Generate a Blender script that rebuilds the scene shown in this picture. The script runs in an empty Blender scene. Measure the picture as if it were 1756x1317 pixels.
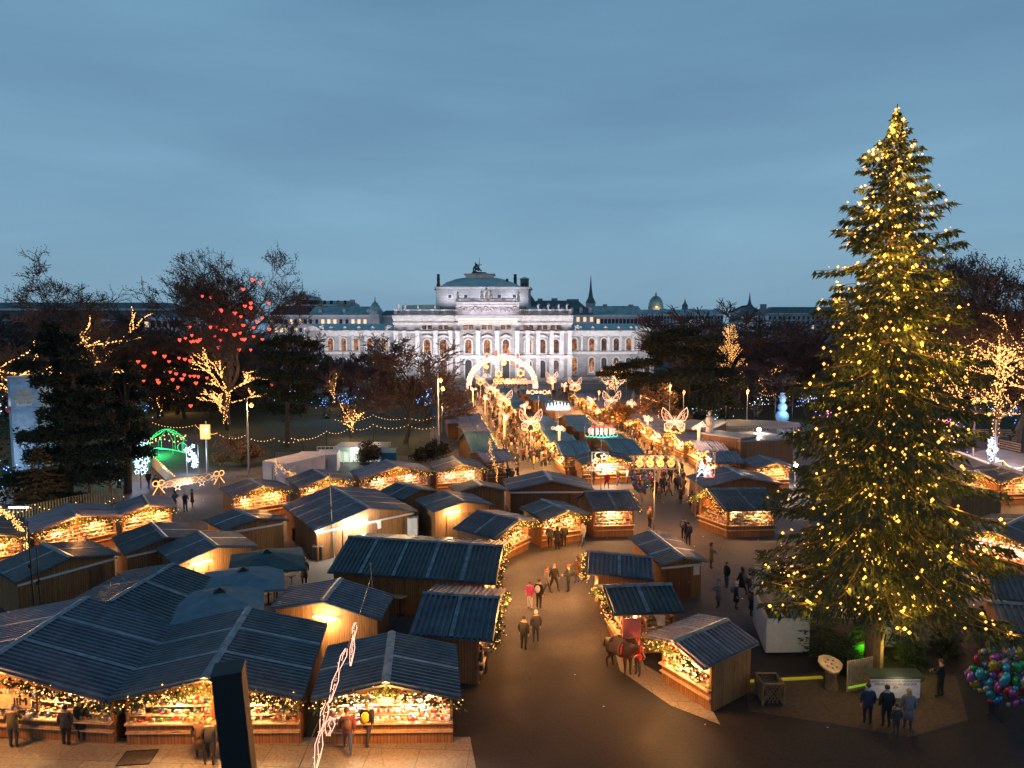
import bpy, math, random
from mathutils import Vector, Matrix, Quaternion
R_=random.Random
rnd=random.Random(7)
sc=bpy.context.scene
COL=sc.collection
PI=math.pi
# ------------------------------------------------------------------ camera
F=1171.0; CX=878.0; CY=658.5; HC=16.0; TH=math.atan(93.5/F)
cd=bpy.data.cameras.new('camera'); cam=bpy.data.objects.new('camera',cd); COL.objects.link(cam)
cam.location=(0,0,HC); cam.rotation_euler=(PI/2-TH,0,0)
cd.sensor_width=36; cd.lens=F/1756*36; cd.clip_end=3000; cd.clip_start=.1; cd.dof.use_dof=True; cd.dof.focus_distance=60; cd.dof.aperture_fstop=3.6
sc.camera=cam
def ray(px,py):
    x=(px-CX)/F; y=(py-CY)/F; c,s=math.cos(TH),math.sin(TH)
    return Vector((x,c-y*s,-(s+y*c)))
def G(px,py,z=0.0):
    "point of the photograph's picture element on the level plane z"
    d=ray(px,py); t=(z-HC)/d.z
    return Vector((d.x*t,d.y*t,z))
def W(px,py,Y):
    "point on the upright plane at distance Y"
    d=ray(px,py); t=Y/d.y
    return Vector((d.x*t,Y,HC+d.z*t))
# ------------------------------------------------------------------ objects
def tag(o,label=None,cat=None,group=None,kind=None):
    if label: o['label']=label
    if cat: o['category']=cat
    if group: o['group']=group
    if kind: o['kind']=kind
    return o
def thing(name,loc=(0,0,0),rz=0,label=None,cat=None,group=None):
    o=bpy.data.objects.new(name,None); COL.objects.link(o); o.empty_display_size=.3
    o.location=loc; o.rotation_euler=(0,0,rz)
    return tag(o,label,cat,group)
class MB:
    def __init__(s,xf=None,o=(0,0,0)):
        s.v=[];s.f=[];s.m=[];s.xf=xf;s.o=Vector(o);s.smooth=False
    def add(s,vs,fs,mi=0):
        n=len(s.v); s.v.extend([tuple(a) for a in vs]); s.f.extend([tuple(i+n for i in f) for f in fs]); s.m.extend([mi]*len(fs)); return s
    def box(s,c,d,mi=0,rz=0,M=None):
        x,y,z=d[0]/2,d[1]/2,d[2]/2
        vs=[Vector((i*x,j*y,k*z)) for i in(-1,1) for j in(-1,1) for k in(-1,1)]
        if rz: 
            ca,sa=math.cos(rz),math.sin(rz); vs=[Vector((v.x*ca-v.y*sa,v.x*sa+v.y*ca,v.z)) for v in vs]
        if M is not None: vs=[M@v for v in vs]
        c=Vector(c)
        return s.add([v+c for v in vs],[(0,1,3,2),(4,6,7,5),(0,4,5,1),(2,3,7,6),(0,2,6,4),(1,5,7,3)],mi)
    def bx(s,x0,x1,y0,y1,z0,z1,mi=0):
        return s.box(((x0+x1)/2,(y0+y1)/2,(z0+z1)/2),(x1-x0,y1-y0,z1-z0),mi)
    def prism(s,poly,h0,h1,axis='y',mi=0):
        "poly = list of 2d points; extruded along axis between h0 and h1"
        n=len(poly)
        def p(a,b,h): return {'y':(a,h,b),'z':(a,b,h),'x':(h,a,b)}[axis]
        vs=[p(a,b,h0) for a,b in poly]+[p(a,b,h1) for a,b in poly]
        fs=[tuple(range(n)),tuple(range(2*n-1,n-1,-1))]+[(i,(i+1)%n,n+(i+1)%n,n+i) for i in range(n)]
        return s.add(vs,fs,mi)
    def tube(s,pts,rad,n=6,mi=0,cap=True):
        pts=[Vector(p) for p in pts]
        if not hasattr(rad,'__len__'): rad=[rad]*len(pts)
        vs=[];up=Vector((.13,.21,1)).normalized();k=len(pts)
        for i,p in enumerate(pts):
            d=(pts[min(i+1,k-1)]-pts[max(i-1,0)])
            if d.length<1e-9: d=Vector((0,0,1))
            d.normalize()
            a=d.cross(up)
            if a.length<.05: a=d.cross(Vector((1,0,.1)))
            a.normalize(); b=d.cross(a)
            for j in range(n):
                t=2*PI*j/n; vs.append(p+(a*math.cos(t)+b*math.sin(t))*rad[i])
        fs=[(i*n+j,i*n+(j+1)%n,(i+1)*n+(j+1)%n,(i+1)*n+j) for i in range(k-1) for j in range(n)]
        if cap and n>2: fs+= [tuple(range(n)),tuple(range((k-1)*n,k*n))]
        return s.add(vs,fs,mi)
    def lathe(s,prof,c=(0,0,0),n=16,mi=0,sx=1,sy=1,a0=0):
        vs=[(c[0]+r*math.cos(a0+2*PI*j/n)*sx,c[1]+r*math.sin(a0+2*PI*j/n)*sy,c[2]+z) for r,z in prof for j in range(n)]
        k=len(prof)
        fs=[(i*n+j,i*n+(j+1)%n,(i+1)*n+(j+1)%n,(i+1)*n+j) for i in range(k-1) for j in range(n)]
        if prof[0][0]>1e-4: fs.append(tuple(range(n)))
        if prof[-1][0]>1e-4: fs.append(tuple(range((k-1)*n,k*n)))
        return s.add(vs,fs,mi)
    def ball(s,c,r,n=8,mi=0,sz=1.0,M=None):
        k=max(3,n//2); p=[(r*math.sin(PI*i/k),-r*math.cos(PI*i/k)*sz) for i in range(k+1)]
        p[0]=(0,p[0][1]); p[-1]=(0,p[-1][1])
        if M is None: return s.lathe(p,c,n,mi)
        t=MB(); t.lathe(p,(0,0,0),n); return s.add([M@Vector(v)+Vector(c) for v in t.v],t.f,mi)
    def octa(s,c,r,mi=0):
        x,y,z=c
        return s.add([(x+r,y,z),(x-r,y,z),(x,y+r,z),(x,y-r,z),(x,y,z+r),(x,y,z-r)],[(0,2,4),(2,1,4),(1,3,4),(3,0,4),(2,0,5),(1,2,5),(3,1,5),(0,3,5)],mi)
    def build(s,name,mats,parent=None,kind=None,label=None):
        me=bpy.data.meshes.new(name); v=s.v
        if s.xf: v=[s.xf(*p) for p in v]
        ox,oy,oz=s.o; v=[(p[0]-ox,p[1]-oy,p[2]-oz) for p in v]
        me.from_pydata(v,[],s.f)
        if not isinstance(mats,(list,tuple)): mats=[mats]
        for m in mats: me.materials.append(m)
        if len(mats)>1: me.polygons.foreach_set('material_index',s.m)
        if s.smooth: me.polygons.foreach_set('use_smooth',[True]*len(me.polygons))
        if s.xf:
            at=me.attributes.new('pu','FLOAT','POINT'); at.data.foreach_set('value',[p[0]+p[1] for p in s.v])
        me.update()
        o=bpy.data.objects.new(name,me); COL.objects.link(o)
        if parent: o.parent=parent
        else: o.location=s.o
        if kind: o['kind']=kind
        if label: o['label']=label
        return o
def copy_tree(o,parent=None):
    c=o.copy(); COL.objects.link(c); c.parent=parent
    for ch in list(o.children): copy_tree(ch,c)
    return c
# ------------------------------------------------------------------ materials
MATS={}
def node(nt,t,**k):
    n=nt.nodes.new(t)
    for a,b in k.items(): setattr(n,a,b)
    return n
def mat(name,col,rough=.7,metal=0,noise=0,nscale=4,bump=0,bscale=30,spec=.5,col2=None,detail=5,stretch=None):
    if name in MATS: return MATS[name]
    m=bpy.data.materials.new(name); m.use_nodes=True; nt=m.node_tree; b=nt.nodes['Principled BSDF']
    b.inputs['Base Color'].default_value=(*col,1); b.inputs['Roughness'].default_value=rough; b.inputs['Metallic'].default_value=metal
    b.inputs['Specular IOR Level'].default_value=spec
    if noise or col2:
        tc=node(nt,'ShaderNodeNewGeometry'); nz=node(nt,'ShaderNodeTexNoise'); nz.inputs['Scale'].default_value=nscale; nz.inputs['Detail'].default_value=detail
        if stretch:
            mp=node(nt,'ShaderNodeMapping'); mp.inputs['Scale'].default_value=stretch
            nt.links.new(tc.outputs['Position'],mp.inputs['Vector']); nt.links.new(mp.outputs[0],nz.inputs['Vector'])
        else: nt.links.new(tc.outputs['Position'],nz.inputs['Vector'])
        cr=node(nt,'ShaderNodeValToRGB'); cr.color_ramp.elements[0].position=.3; cr.color_ramp.elements[1].position=.7
        c2=col2 or tuple(min(1,c*(1+noise)) for c in col); c1=col if col2 else tuple(c*(1-noise) for c in col)
        cr.color_ramp.elements[0].color=(*c1,1); cr.color_ramp.elements[1].color=(*c2,1)
        nt.links.new(nz.outputs[0],cr.inputs[0]); nt.links.new(cr.outputs[0],b.inputs['Base Color'])
    if bump:
        tc=node(nt,'ShaderNodeNewGeometry'); nz=node(nt,'ShaderNodeTexNoise'); nz.inputs['Scale'].default_value=bscale; nz.inputs['Detail'].default_value=4
        nt.links.new(tc.outputs['Position'],nz.inputs['Vector']); bp=node(nt,'ShaderNodeBump'); bp.inputs['Strength'].default_value=bump; bp.inputs['Distance'].default_value=.02
        nt.links.new(nz.outputs[0],bp.inputs['Height']); nt.links.new(bp.outputs[0],b.inputs['Normal'])
    MATS[name]=m; return m
def emis(name,col,s):
    if name in MATS: return MATS[name]
    m=bpy.data.materials.new(name); m.use_nodes=True; nt=m.node_tree; b=nt.nodes['Principled BSDF']
    b.inputs['Base Color'].default_value=(*[min(1,c*.8) for c in col],1); b.inputs['Emission Color'].default_value=(*col,1); b.inputs['Emission Strength'].default_value=s
    m.cycles.emission_sampling='NONE'
    MATS[name]=m; return m
def planks(name,c1,c2,w=.13,groove=.12,rough=.75):
    "boards running along the wall; 'pu' is the distance along the wall"
    m=bpy.data.materials.new(name); m.use_nodes=True; nt=m.node_tree; b=nt.nodes['Principled BSDF']; L=nt.links.new
    at=node(nt,'ShaderNodeAttribute'); at.attribute_name='pu'
    dv=node(nt,'ShaderNodeMath',operation='DIVIDE'); L(at.outputs['Fac'],dv.inputs[0]); dv.inputs[1].default_value=w
    fl=node(nt,'ShaderNodeMath',operation='FLOOR'); L(dv.outputs[0],fl.inputs[0])
    fr=node(nt,'ShaderNodeMath',operation='FRACT'); L(dv.outputs[0],fr.inputs[0])
    wn=node(nt,'ShaderNodeTexWhiteNoise',noise_dimensions='1D'); L(fl.outputs[0],wn.inputs['W'])
    g=node(nt,'ShaderNodeNewGeometry'); mp=node(nt,'ShaderNodeMapping'); mp.inputs['Scale'].default_value=(7,7,.9); L(g.outputs['Position'],mp.inputs['Vector'])
    nz=node(nt,'ShaderNodeTexNoise'); nz.inputs['Scale'].default_value=2.2; nz.inputs['Detail'].default_value=6; L(mp.outputs[0],nz.inputs['Vector'])
    mx=node(nt,'ShaderNodeMix',data_type='RGBA'); mx.inputs['A'].default_value=(*c1,1); mx.inputs['B'].default_value=(*c2,1)
    ad=node(nt,'ShaderNodeMath',operation='MULTIPLY_ADD'); L(wn.outputs[0],ad.inputs[0]); ad.inputs[1].default_value=.55; 
    n2=node(nt,'ShaderNodeMath',operation='MULTIPLY_ADD'); L(nz.outputs[0],n2.inputs[0]); n2.inputs[1].default_value=1.6; n2.inputs[2].default_value=-.6
    L(n2.outputs[0],ad.inputs[2]); L(ad.outputs[0],mx.inputs['Factor'])
    lt=node(nt,'ShaderNodeMath',operation='LESS_THAN'); L(fr.outputs[0],lt.inputs[0]); lt.inputs[1].default_value=groove
    m2=node(nt,'ShaderNodeMix',data_type='RGBA',blend_type='MULTIPLY'); L(mx.outputs['Result'],m2.inputs['A']); m2.inputs['B'].default_value=(.3,.26,.22,1); L(lt.outputs[0],m2.inputs['Factor'])
    L(m2.outputs['Result'],b.inputs['Base Color']); b.inputs['Roughness'].default_value=rough
    MATS[name]=m; return m
def vary(m,lo,hi,tint=.12):
    "each object of this material gets its own shade and wear"
    nt=m.node_tree; b=nt.nodes['Principled BSDF']; L=nt.links.new; src=b.inputs['Base Color'].links[0].from_socket
    oi=node(nt,'ShaderNodeObjectInfo'); mr=node(nt,'ShaderNodeMapRange'); mr.inputs[3].default_value=lo; mr.inputs[4].default_value=hi; L(oi.outputs['Random'],mr.inputs[0])
    g=node(nt,'ShaderNodeNewGeometry'); nz=node(nt,'ShaderNodeTexNoise'); nz.inputs['Scale'].default_value=2.6; nz.inputs['Detail'].default_value=8; nz.inputs['Roughness'].default_value=.7; L(g.outputs['Position'],nz.inputs['Vector'])
    m2=node(nt,'ShaderNodeMapRange'); m2.inputs[1].default_value=.3; m2.inputs[2].default_value=.7; m2.inputs[3].default_value=.7; m2.inputs[4].default_value=1.25; L(nz.outputs[0],m2.inputs[0])
    mu=node(nt,'ShaderNodeMath',operation='MULTIPLY'); L(mr.outputs[0],mu.inputs[0]); L(m2.outputs[0],mu.inputs[1])
    mx=node(nt,'ShaderNodeMix',data_type='RGBA',blend_type='MULTIPLY'); mx.inputs['Factor'].default_value=1; L(src,mx.inputs['A']); L(mu.outputs[0],mx.inputs['B'])
    hs=node(nt,'ShaderNodeHueSaturation'); h=node(nt,'ShaderNodeMapRange'); h.inputs[3].default_value=.5-tint*.25; h.inputs[4].default_value=.5+tint*.25; L(oi.outputs['Random'],h.inputs[0]); L(h.outputs[0],hs.inputs['Hue']); L(mx.outputs['Result'],hs.inputs['Color']); L(hs.outputs[0],b.inputs['Base Color'])
    vo=node(nt,'ShaderNodeTexVoronoi'); vo.inputs['Scale'].default_value=1.7; L(g.outputs['Position'],vo.inputs['Vector']); lt=node(nt,'ShaderNodeMath',operation='LESS_THAN'); lt.inputs[1].default_value=.045; L(vo.outputs['Distance'],lt.inputs[0])
    m4=node(nt,'ShaderNodeMix',data_type='RGBA'); L(lt.outputs[0],m4.inputs['Factor']); L(hs.outputs[0],m4.inputs['A']); m4.inputs['B'].default_value=(.3,.24,.18,1); L(m4.outputs['Result'],b.inputs['Base Color'])
    return m
M_roof=mat('roof_metal',(.055,.075,.095),.45,.3,col2=(.10,.13,.155),nscale=.9,bump=.1,bscale=12,detail=8)
M_roof2=mat('roof_metal_warm',(.15,.14,.165),.45,.3,col2=(.24,.215,.24),nscale=.9,detail=8)
M_roof3=mat('roof_metal_teal',(.10,.21,.25),.42,.3,col2=(.17,.31,.35),nscale=.9,detail=8)
M_cap=mat('ridge_metal',(.17,.22,.26),.4,.5,noise=.4,nscale=3)
M_roof4=mat('roof_metal_mauve',(.24,.22,.27),.5,.15,col2=(.36,.33,.38),nscale=.9,detail=8)
for _m in (M_roof,M_roof2,M_roof3,M_roof4): vary(_m,.72,1.3)
M_wood=planks('wood_planks',(.34,.165,.06),(.17,.075,.028))
M_woodd=planks('wood_planks_dark',(.2,.095,.04),(.1,.045,.02))
M_board=mat('pale_board',(.5,.36,.22),.6,noise=.25,nscale=6)
M_white=mat('white_board',(.62,.62,.62),.55,noise=.08,nscale=5)
M_fasc=mat('fascia_wood',(.3,.15,.06),.7,noise=.3,nscale=5)
M_green=mat('fir_green',(.035,.06,.02),.8,noise=.5,nscale=20)
M_iron=mat('dark_iron',(.03,.032,.035),.5,.6)
M_steel=mat('grey_steel',(.3,.31,.33),.45,.6,noise=.15,nscale=3)
E_bulb=emis('warm_bulb',(1,.50,.13),3.4)
E_tube=emis('lamp_tube',(1,.8,.5),10)
E_cool=emis('cool_bulb',(.75,.85,1),12)
CG=[(.75,.72,.65),(.7,.08,.06),(.6,.42,.2),(.8,.6,.25),(.12,.3,.1),(.85,.83,.8),(.5,.25,.12),(.1,.15,.35),(.75,.35,.35),(.3,.18,.1)]
M_goods=[mat('goods_%s'%n,c,.5) for n,c in zip('ivory red tan gold green white brown blue rose cocoa'.split(),CG)]
def lamp(name,loc,power,col=(1,.58,.24),r=.15,parent=None,typ='POINT',rot=None,size=None,spot=None):
    l=bpy.data.lights.new(name,typ); l.energy=power; l.color=col
    if typ=='AREA':
        l.shape='RECTANGLE'; l.size=size[0]; l.size_y=size[1]
    else: l.shadow_soft_size=r
    if spot: l.spot_size=spot; l.spot_blend=.6
    o=bpy.data.objects.new(name,l); COL.objects.link(o); o.location=loc
    if rot: o.rotation_euler=rot
    return o
# ------------------------------------------------------------------ world
w=bpy.data.worlds.new('World'); sc.world=w; w.use_nodes=True; nt=w.node_tree; L=nt.links.new
bg=nt.nodes['Background']
tc=node(nt,'ShaderNodeTexCoord'); sp=node(nt,'ShaderNodeSeparateXYZ'); L(tc.outputs['Generated'],sp.inputs[0])
cr=node(nt,'ShaderNodeValToRGB'); L(sp.outputs['Z'],cr.inputs[0]); e=cr.color_ramp.elements
e[0].position=0; e[0].color=(.165,.33,.475,1); e[1].position=1; e[1].color=(.03,.09,.16,1)
for p,c in ((.06,(.185,.345,.49)),(.16,(.175,.345,.51)),(.30,(.15,.305,.465)),(.46,(.122,.265,.418)),(.62,(.06,.165,.28))):
    x=e.new(p); x.color=(*c,1)
mp=node(nt,'ShaderNodeMapping'); mp.inputs['Scale'].default_value=(1.1,1.1,5.5); mp.inputs['Rotation'].default_value=(.05,.09,0); L(tc.outputs['Generated'],mp.inputs['Vector'])
nz=node(nt,'ShaderNodeTexNoise'); nz.inputs['Scale'].default_value=1.5; nz.inputs['Detail'].default_value=7; nz.inputs['Roughness'].default_value=.5; nz.inputs['Distortion'].default_value=.3; L(mp.outputs[0],nz.inputs['Vector'])
c2=node(nt,'ShaderNodeValToRGB'); c2.color_ramp.elements[0].position=.32; c2.color_ramp.elements[0].color=(.84,.85,.87,1); c2.color_ramp.elements[1].position=.7; c2.color_ramp.elements[1].color=(1.16,1.13,1.09,1); L(nz.outputs[0],c2.inputs[0])
mx=node(nt,'ShaderNodeMix',data_type='RGBA',blend_type='MULTIPLY'); mx.inputs['Factor'].default_value=1; L(cr.outputs[0],mx.inputs['A']); L(c2.outputs[0],mx.inputs['B'])
sky=node(nt,'ShaderNodeTexSky',sky_type='NISHITA'); sky.sun_disc=False; sky.sun_elevation=math.radians(1.5); sky.sun_rotation=math.radians(250)
ad=node(nt,'ShaderNodeMix',data_type='RGBA',blend_type='ADD'); ad.inputs['Factor'].default_value=.015; L(mx.outputs['Result'],ad.inputs['A']); L(sky.outputs[0],ad.inputs['B'])
L(ad.outputs['Result'],bg.inputs[0]); bg.inputs[1].default_value=1.0
sl=bpy.data.lights.new('sun','SUN'); sl.energy=.04; sl.angle=math.radians(30); sl.color=(.8,.88,1); so=bpy.data.objects.new('sun',sl); COL.objects.link(so); so.rotation_euler=(math.radians(50),0,math.radians(60))
sc.view_settings.view_transform='Standard'; sc.view_settings.look='None'; sc.view_settings.exposure=0; sc.view_settings.gamma=1
cy=sc.cycles
cy.use_denoising=True; cy.sample_clamp_indirect=2.5; cy.sample_clamp_direct=0; cy.max_bounces=4; cy.diffuse_bounces=2; cy.glossy_bounces=2; cy.transmission_bounces=3; cy.transparent_max_bounces=6
cy.caustics_reflective=False; cy.caustics_refractive=False; cy.use_light_tree=True
try: cy.denoiser='OPENIMAGEDENOISE'; cy.denoising_input_passes='RGB_ALBEDO_NORMAL'
except Exception: pass
# ------------------------------------------------------------------ ground
def sheet(name,pts,z,m,kind='structure',th=0):
    me=bpy.data.meshes.new(name); me.from_pydata([(p[0],p[1],z) for p in pts],[],[tuple(range(len(pts)))]); me.materials.append(m)
    o=bpy.data.objects.new(name,me); COL.objects.link(o); o['kind']=kind; return o
def ground_mat(name,c1,c2,rough,cracks=True,sc1=.25):
    m=bpy.data.materials.new(name); m.use_nodes=True; nt=m.node_tree; b=nt.nodes['Principled BSDF']; L=nt.links.new; b.inputs['Specular IOR Level'].default_value=.22
    g=node(nt,'ShaderNodeNewGeometry')
    n1=node(nt,'ShaderNodeTexNoise'); n1.inputs['Scale'].default_value=sc1; n1.inputs['Detail'].default_value=9; n1.inputs['Roughness'].default_value=.62; L(g.outputs['Position'],n1.inputs['Vector'])
    cr=node(nt,'ShaderNodeValToRGB'); cr.color_ramp.elements[0].position=.35; cr.color_ramp.elements[0].color=(*c1,1); cr.color_ramp.elements[1].position=.68; cr.color_ramp.elements[1].color=(*c2,1); L(n1.outputs[0],cr.inputs[0])
    n2=node(nt,'ShaderNodeTexNoise'); n2.inputs['Scale'].default_value=9; n2.inputs['Detail'].default_value=5; L(g.outputs['Position'],n2.inputs['Vector'])
    mr=node(nt,'ShaderNodeMapRange'); mr.inputs[1].default_value=.3; mr.inputs[2].default_value=.7; mr.inputs[3].default_value=.75; mr.inputs[4].default_value=1.25; L(n2.outputs[0],mr.inputs[0])
    mu=node(nt,'ShaderNodeMix',data_type='RGBA',blend_type='MULTIPLY'); mu.inputs['Factor'].default_value=1; L(cr.outputs[0],mu.inputs['A']); L(mr.outputs[0],mu.inputs['B'])
    # flecks of litter and chewing gum
    vo=node(nt,'ShaderNodeTexVoronoi'); vo.inputs['Scale'].default_value=.85; L(g.outputs['Position'],vo.inputs['Vector'])
    lt=node(nt,'ShaderNodeMath',operation='LESS_THAN'); lt.inputs[1].default_value=.035; L(vo.outputs['Distance'],lt.inputs[0])
    m3=node(nt,'ShaderNodeMix',data_type='RGBA'); L(lt.outputs[0],m3.inputs['Factor']); L(mu.outputs['Result'],m3.inputs['A']); m3.inputs['B'].default_value=(.45,.42,.4,1)
    ve=node(nt,'ShaderNodeTexVoronoi',feature='DISTANCE_TO_EDGE'); ve.inputs['Scale'].default_value=.22; wv=node(nt,'ShaderNodeMix',data_type='RGBA',blend_type='ADD'); wv.inputs['Factor'].default_value=1.5; L(g.outputs['Position'],wv.inputs['A']); L(n1.outputs['Color'],wv.inputs['B']); L(wv.outputs['Result'],ve.inputs['Vector'])
    l2=node(nt,'ShaderNodeMath',operation='LESS_THAN'); l2.inputs[1].default_value=.0022; L(ve.outputs['Distance'],l2.inputs[0])
    m5=node(nt,'ShaderNodeMix',data_type='RGBA',blend_type='MULTIPLY'); L(l2.outputs[0],m5.inputs['Factor']); L(m3.outputs['Result'],m5.inputs['A']); m5.inputs['B'].default_value=(.6,.6,.6,1); L(m5.outputs['Result'],b.inputs['Base Color'])
    r=node(nt,'ShaderNodeMapRange'); r.inputs[1].default_value=.35; r.inputs[2].default_value=.65; r.inputs[3].default_value=rough-.18; r.inputs[4].default_value=rough+.15; L(n1.outputs[0],r.inputs[0]); L(r.outputs[0],b.inputs['Roughness'])
    bp=node(nt,'ShaderNodeBump'); bp.inputs['Strength'].default_value=.35; bp.inputs['Distance'].default_value=.02; L(n2.outputs[0],bp.inputs['Height']); L(bp.outputs[0],b.inputs['Normal'])
    MATS[name]=m; return m
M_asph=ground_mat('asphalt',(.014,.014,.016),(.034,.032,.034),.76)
def lit_zone(m):
    "lamp light painted into the colour: paler from the square onwards"
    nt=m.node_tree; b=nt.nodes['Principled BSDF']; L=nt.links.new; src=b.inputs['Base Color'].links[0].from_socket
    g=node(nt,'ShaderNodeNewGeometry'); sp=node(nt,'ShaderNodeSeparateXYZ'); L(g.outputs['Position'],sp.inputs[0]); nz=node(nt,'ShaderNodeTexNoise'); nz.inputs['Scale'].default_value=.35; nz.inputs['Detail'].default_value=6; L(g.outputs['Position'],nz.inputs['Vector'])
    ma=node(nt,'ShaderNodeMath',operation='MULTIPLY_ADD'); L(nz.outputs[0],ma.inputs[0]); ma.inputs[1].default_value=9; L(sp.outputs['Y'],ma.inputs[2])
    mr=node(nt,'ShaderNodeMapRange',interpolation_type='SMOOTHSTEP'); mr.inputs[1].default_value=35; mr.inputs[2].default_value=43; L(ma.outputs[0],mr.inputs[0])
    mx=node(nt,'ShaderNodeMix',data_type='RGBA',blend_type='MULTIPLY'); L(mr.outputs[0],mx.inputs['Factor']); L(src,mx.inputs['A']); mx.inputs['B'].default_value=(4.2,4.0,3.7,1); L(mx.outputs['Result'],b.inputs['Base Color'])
lit_zone(M_asph)  # lit square brightened through the asphalt colour, foreground kept dark
M_sq=ground_mat('worn_paving',(.075,.068,.06),(.13,.118,.10),.6)
M_pave=ground_mat('pale_paving',(.2,.18,.15),(.32,.29,.24),.6)
def slabs(m,bw,bh,rot):
    nt=m.node_tree; b=nt.nodes['Principled BSDF']; L=nt.links.new; src=b.inputs['Base Color'].links[0].from_socket; g=node(nt,'ShaderNodeNewGeometry'); mp=node(nt,'ShaderNodeMapping'); mp.inputs['Rotation'].default_value=(0,0,rot); L(g.outputs['Position'],mp.inputs['Vector'])
    br=node(nt,'ShaderNodeTexBrick'); br.inputs['Scale'].default_value=1; br.inputs['Brick Width'].default_value=bw; br.inputs['Row Height'].default_value=bh; br.inputs['Mortar Size'].default_value=.014; br.inputs['Color1'].default_value=(1,1,1,1); br.inputs['Color2'].default_value=(.82,.82,.84,1); br.inputs['Mortar'].default_value=(.4,.38,.36,1); L(mp.outputs[0],br.inputs['Vector'])
    mx=node(nt,'ShaderNodeMix',data_type='RGBA',blend_type='MULTIPLY'); mx.inputs['Factor'].default_value=1; L(src,mx.inputs['A']); L(br.outputs[0],mx.inputs['B']); L(mx.outputs['Result'],b.inputs['Base Color'])
slabs(M_pave,1.9,1.3,.05); slabs(M_sq,1.0,1.0,.1)
M_grass=mat('lawn_grass',(.018,.032,.01),.9,col2=(.05,.06,.02),nscale=1.2,bump=.5,bscale=25,detail=9)
M_gravel=mat('brown_gravel',(.04,.028,.02),.9,col2=(.085,.055,.033),nscale=5,bump=.6,bscale=40,detail=9)
M_road=mat('ring_road',(.07,.068,.07),.6,noise=.25,nscale=.4)
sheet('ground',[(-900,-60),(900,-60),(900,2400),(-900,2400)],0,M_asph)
def gp(pts,z): return [G(x,y,0) for x,y in pts]
sheet('lawn',gp([(-400,800),(195,858),(240,800),(225,760),(300,742),(345,745),(352,800),(470,800),(470,775),(735,783),(742,690),(745,678),(-900,678),(-900,760)],0),.02,M_grass)
sheet('park_lawn',[G(x,y,0) for x,y in [(1080,668),(1120,700),(1175,722),(1290,725),(1400,745),(1900,745),(2400,690),(1500,668)]],.02,M_grass)
sheet('pavement',gp([(-300,1268),(-300,1500),(850,1500),(806,1264)],0),.012,M_pave)
sheet('pavement',gp([(1040,1060),(1063,1150),(1150,1210),(1235,1243),(1215,1205),(1105,1140),(1070,1070)],0),.012,M_pave)
#A
sheet('avenue_paving',gp([(835,850),(900,860),(960,800),(945,760),(905,700),(880,668),(800,668),(812,700),(845,745),(880,790)],0),.008,M_sq)
sheet('avenue_paving',gp([(1090,860),(1200,860),(1190,800),(1110,735),(1010,690),(985,668),(925,668),(960,688),(1040,735),(1100,790)],0),.009,M_sq)
sheet('gravel_bed',gp([(1275,1170),(1285,1220),(1420,1240),(1560,1265),(1660,1235),(1640,1160),(1420,1150)],0),.012,M_gravel)
sheet('ring_road',[(-400,196),(400,196),(400,181),(-400,181)],.02,M_road)
sheet('terrace',[(-70,222),(70,222),(70,199),(-70,199)],.03,M_pave)
M_ice=mat('ice_rink',(.55,.52,.52),.25,noise=.12,nscale=.6)
sheet('ice_rink',gp([(1640,785),(1700,768),(1900,800),(1900,850),(1756,815),(1660,792)],0),.03,M_ice)
# ------------------------------------------------------------------ market huts
def leafy(mb,path,n,r,rr,mi=0,size=.16):
    "spray of small leaf faces around a path of points"
    seg=[(path[i],path[i+1]) for i in range(len(path)-1)]
    ln=[(Vector(b)-Vector(a)).length for a,b in seg]; T=sum(ln)
    for k in range(n):
        t=rr.random()*T; i=0
        while i<len(ln)-1 and t>ln[i]: t-=ln[i]; i+=1
        a,b=Vector(seg[i][0]),Vector(seg[i][1]); p=a.lerp(b,min(1,t/max(ln[i],1e-6)))
        p=p+Vector((rr.gauss(0,r*.5),rr.gauss(0,r*.5),rr.gauss(0,r*.6)-r*.2))
        d=Vector((rr.uniform(-1,1),rr.uniform(-1,1),rr.uniform(-1,.6))).normalized()*size*rr.uniform(.6,1.3)
        e=d.cross(Vector((rr.uniform(-1,1),rr.uniform(-1,1),rr.uniform(-1,1)))).normalized()*size*.28
        mb.add([p-e,p+e,p+d],[(0,1,2)],mi)
def bulbs_on(mb,path,step,r,rr,jit=.12,mi=0):
    for i in range(len(path)-1):
        a,b=Vector(path[i]),Vector(path[i+1]); n=max(1,int((b-a).length/step))
        for k in range(n):
            p=a.lerp(b,(k+rr.random())/n)+Vector((rr.gauss(0,jit),rr.gauss(0,jit),rr.gauss(0,jit)-jit*.4))
            mb.octa(p,r*rr.uniform(.7,1.35),mi)
HUTS={}
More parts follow.
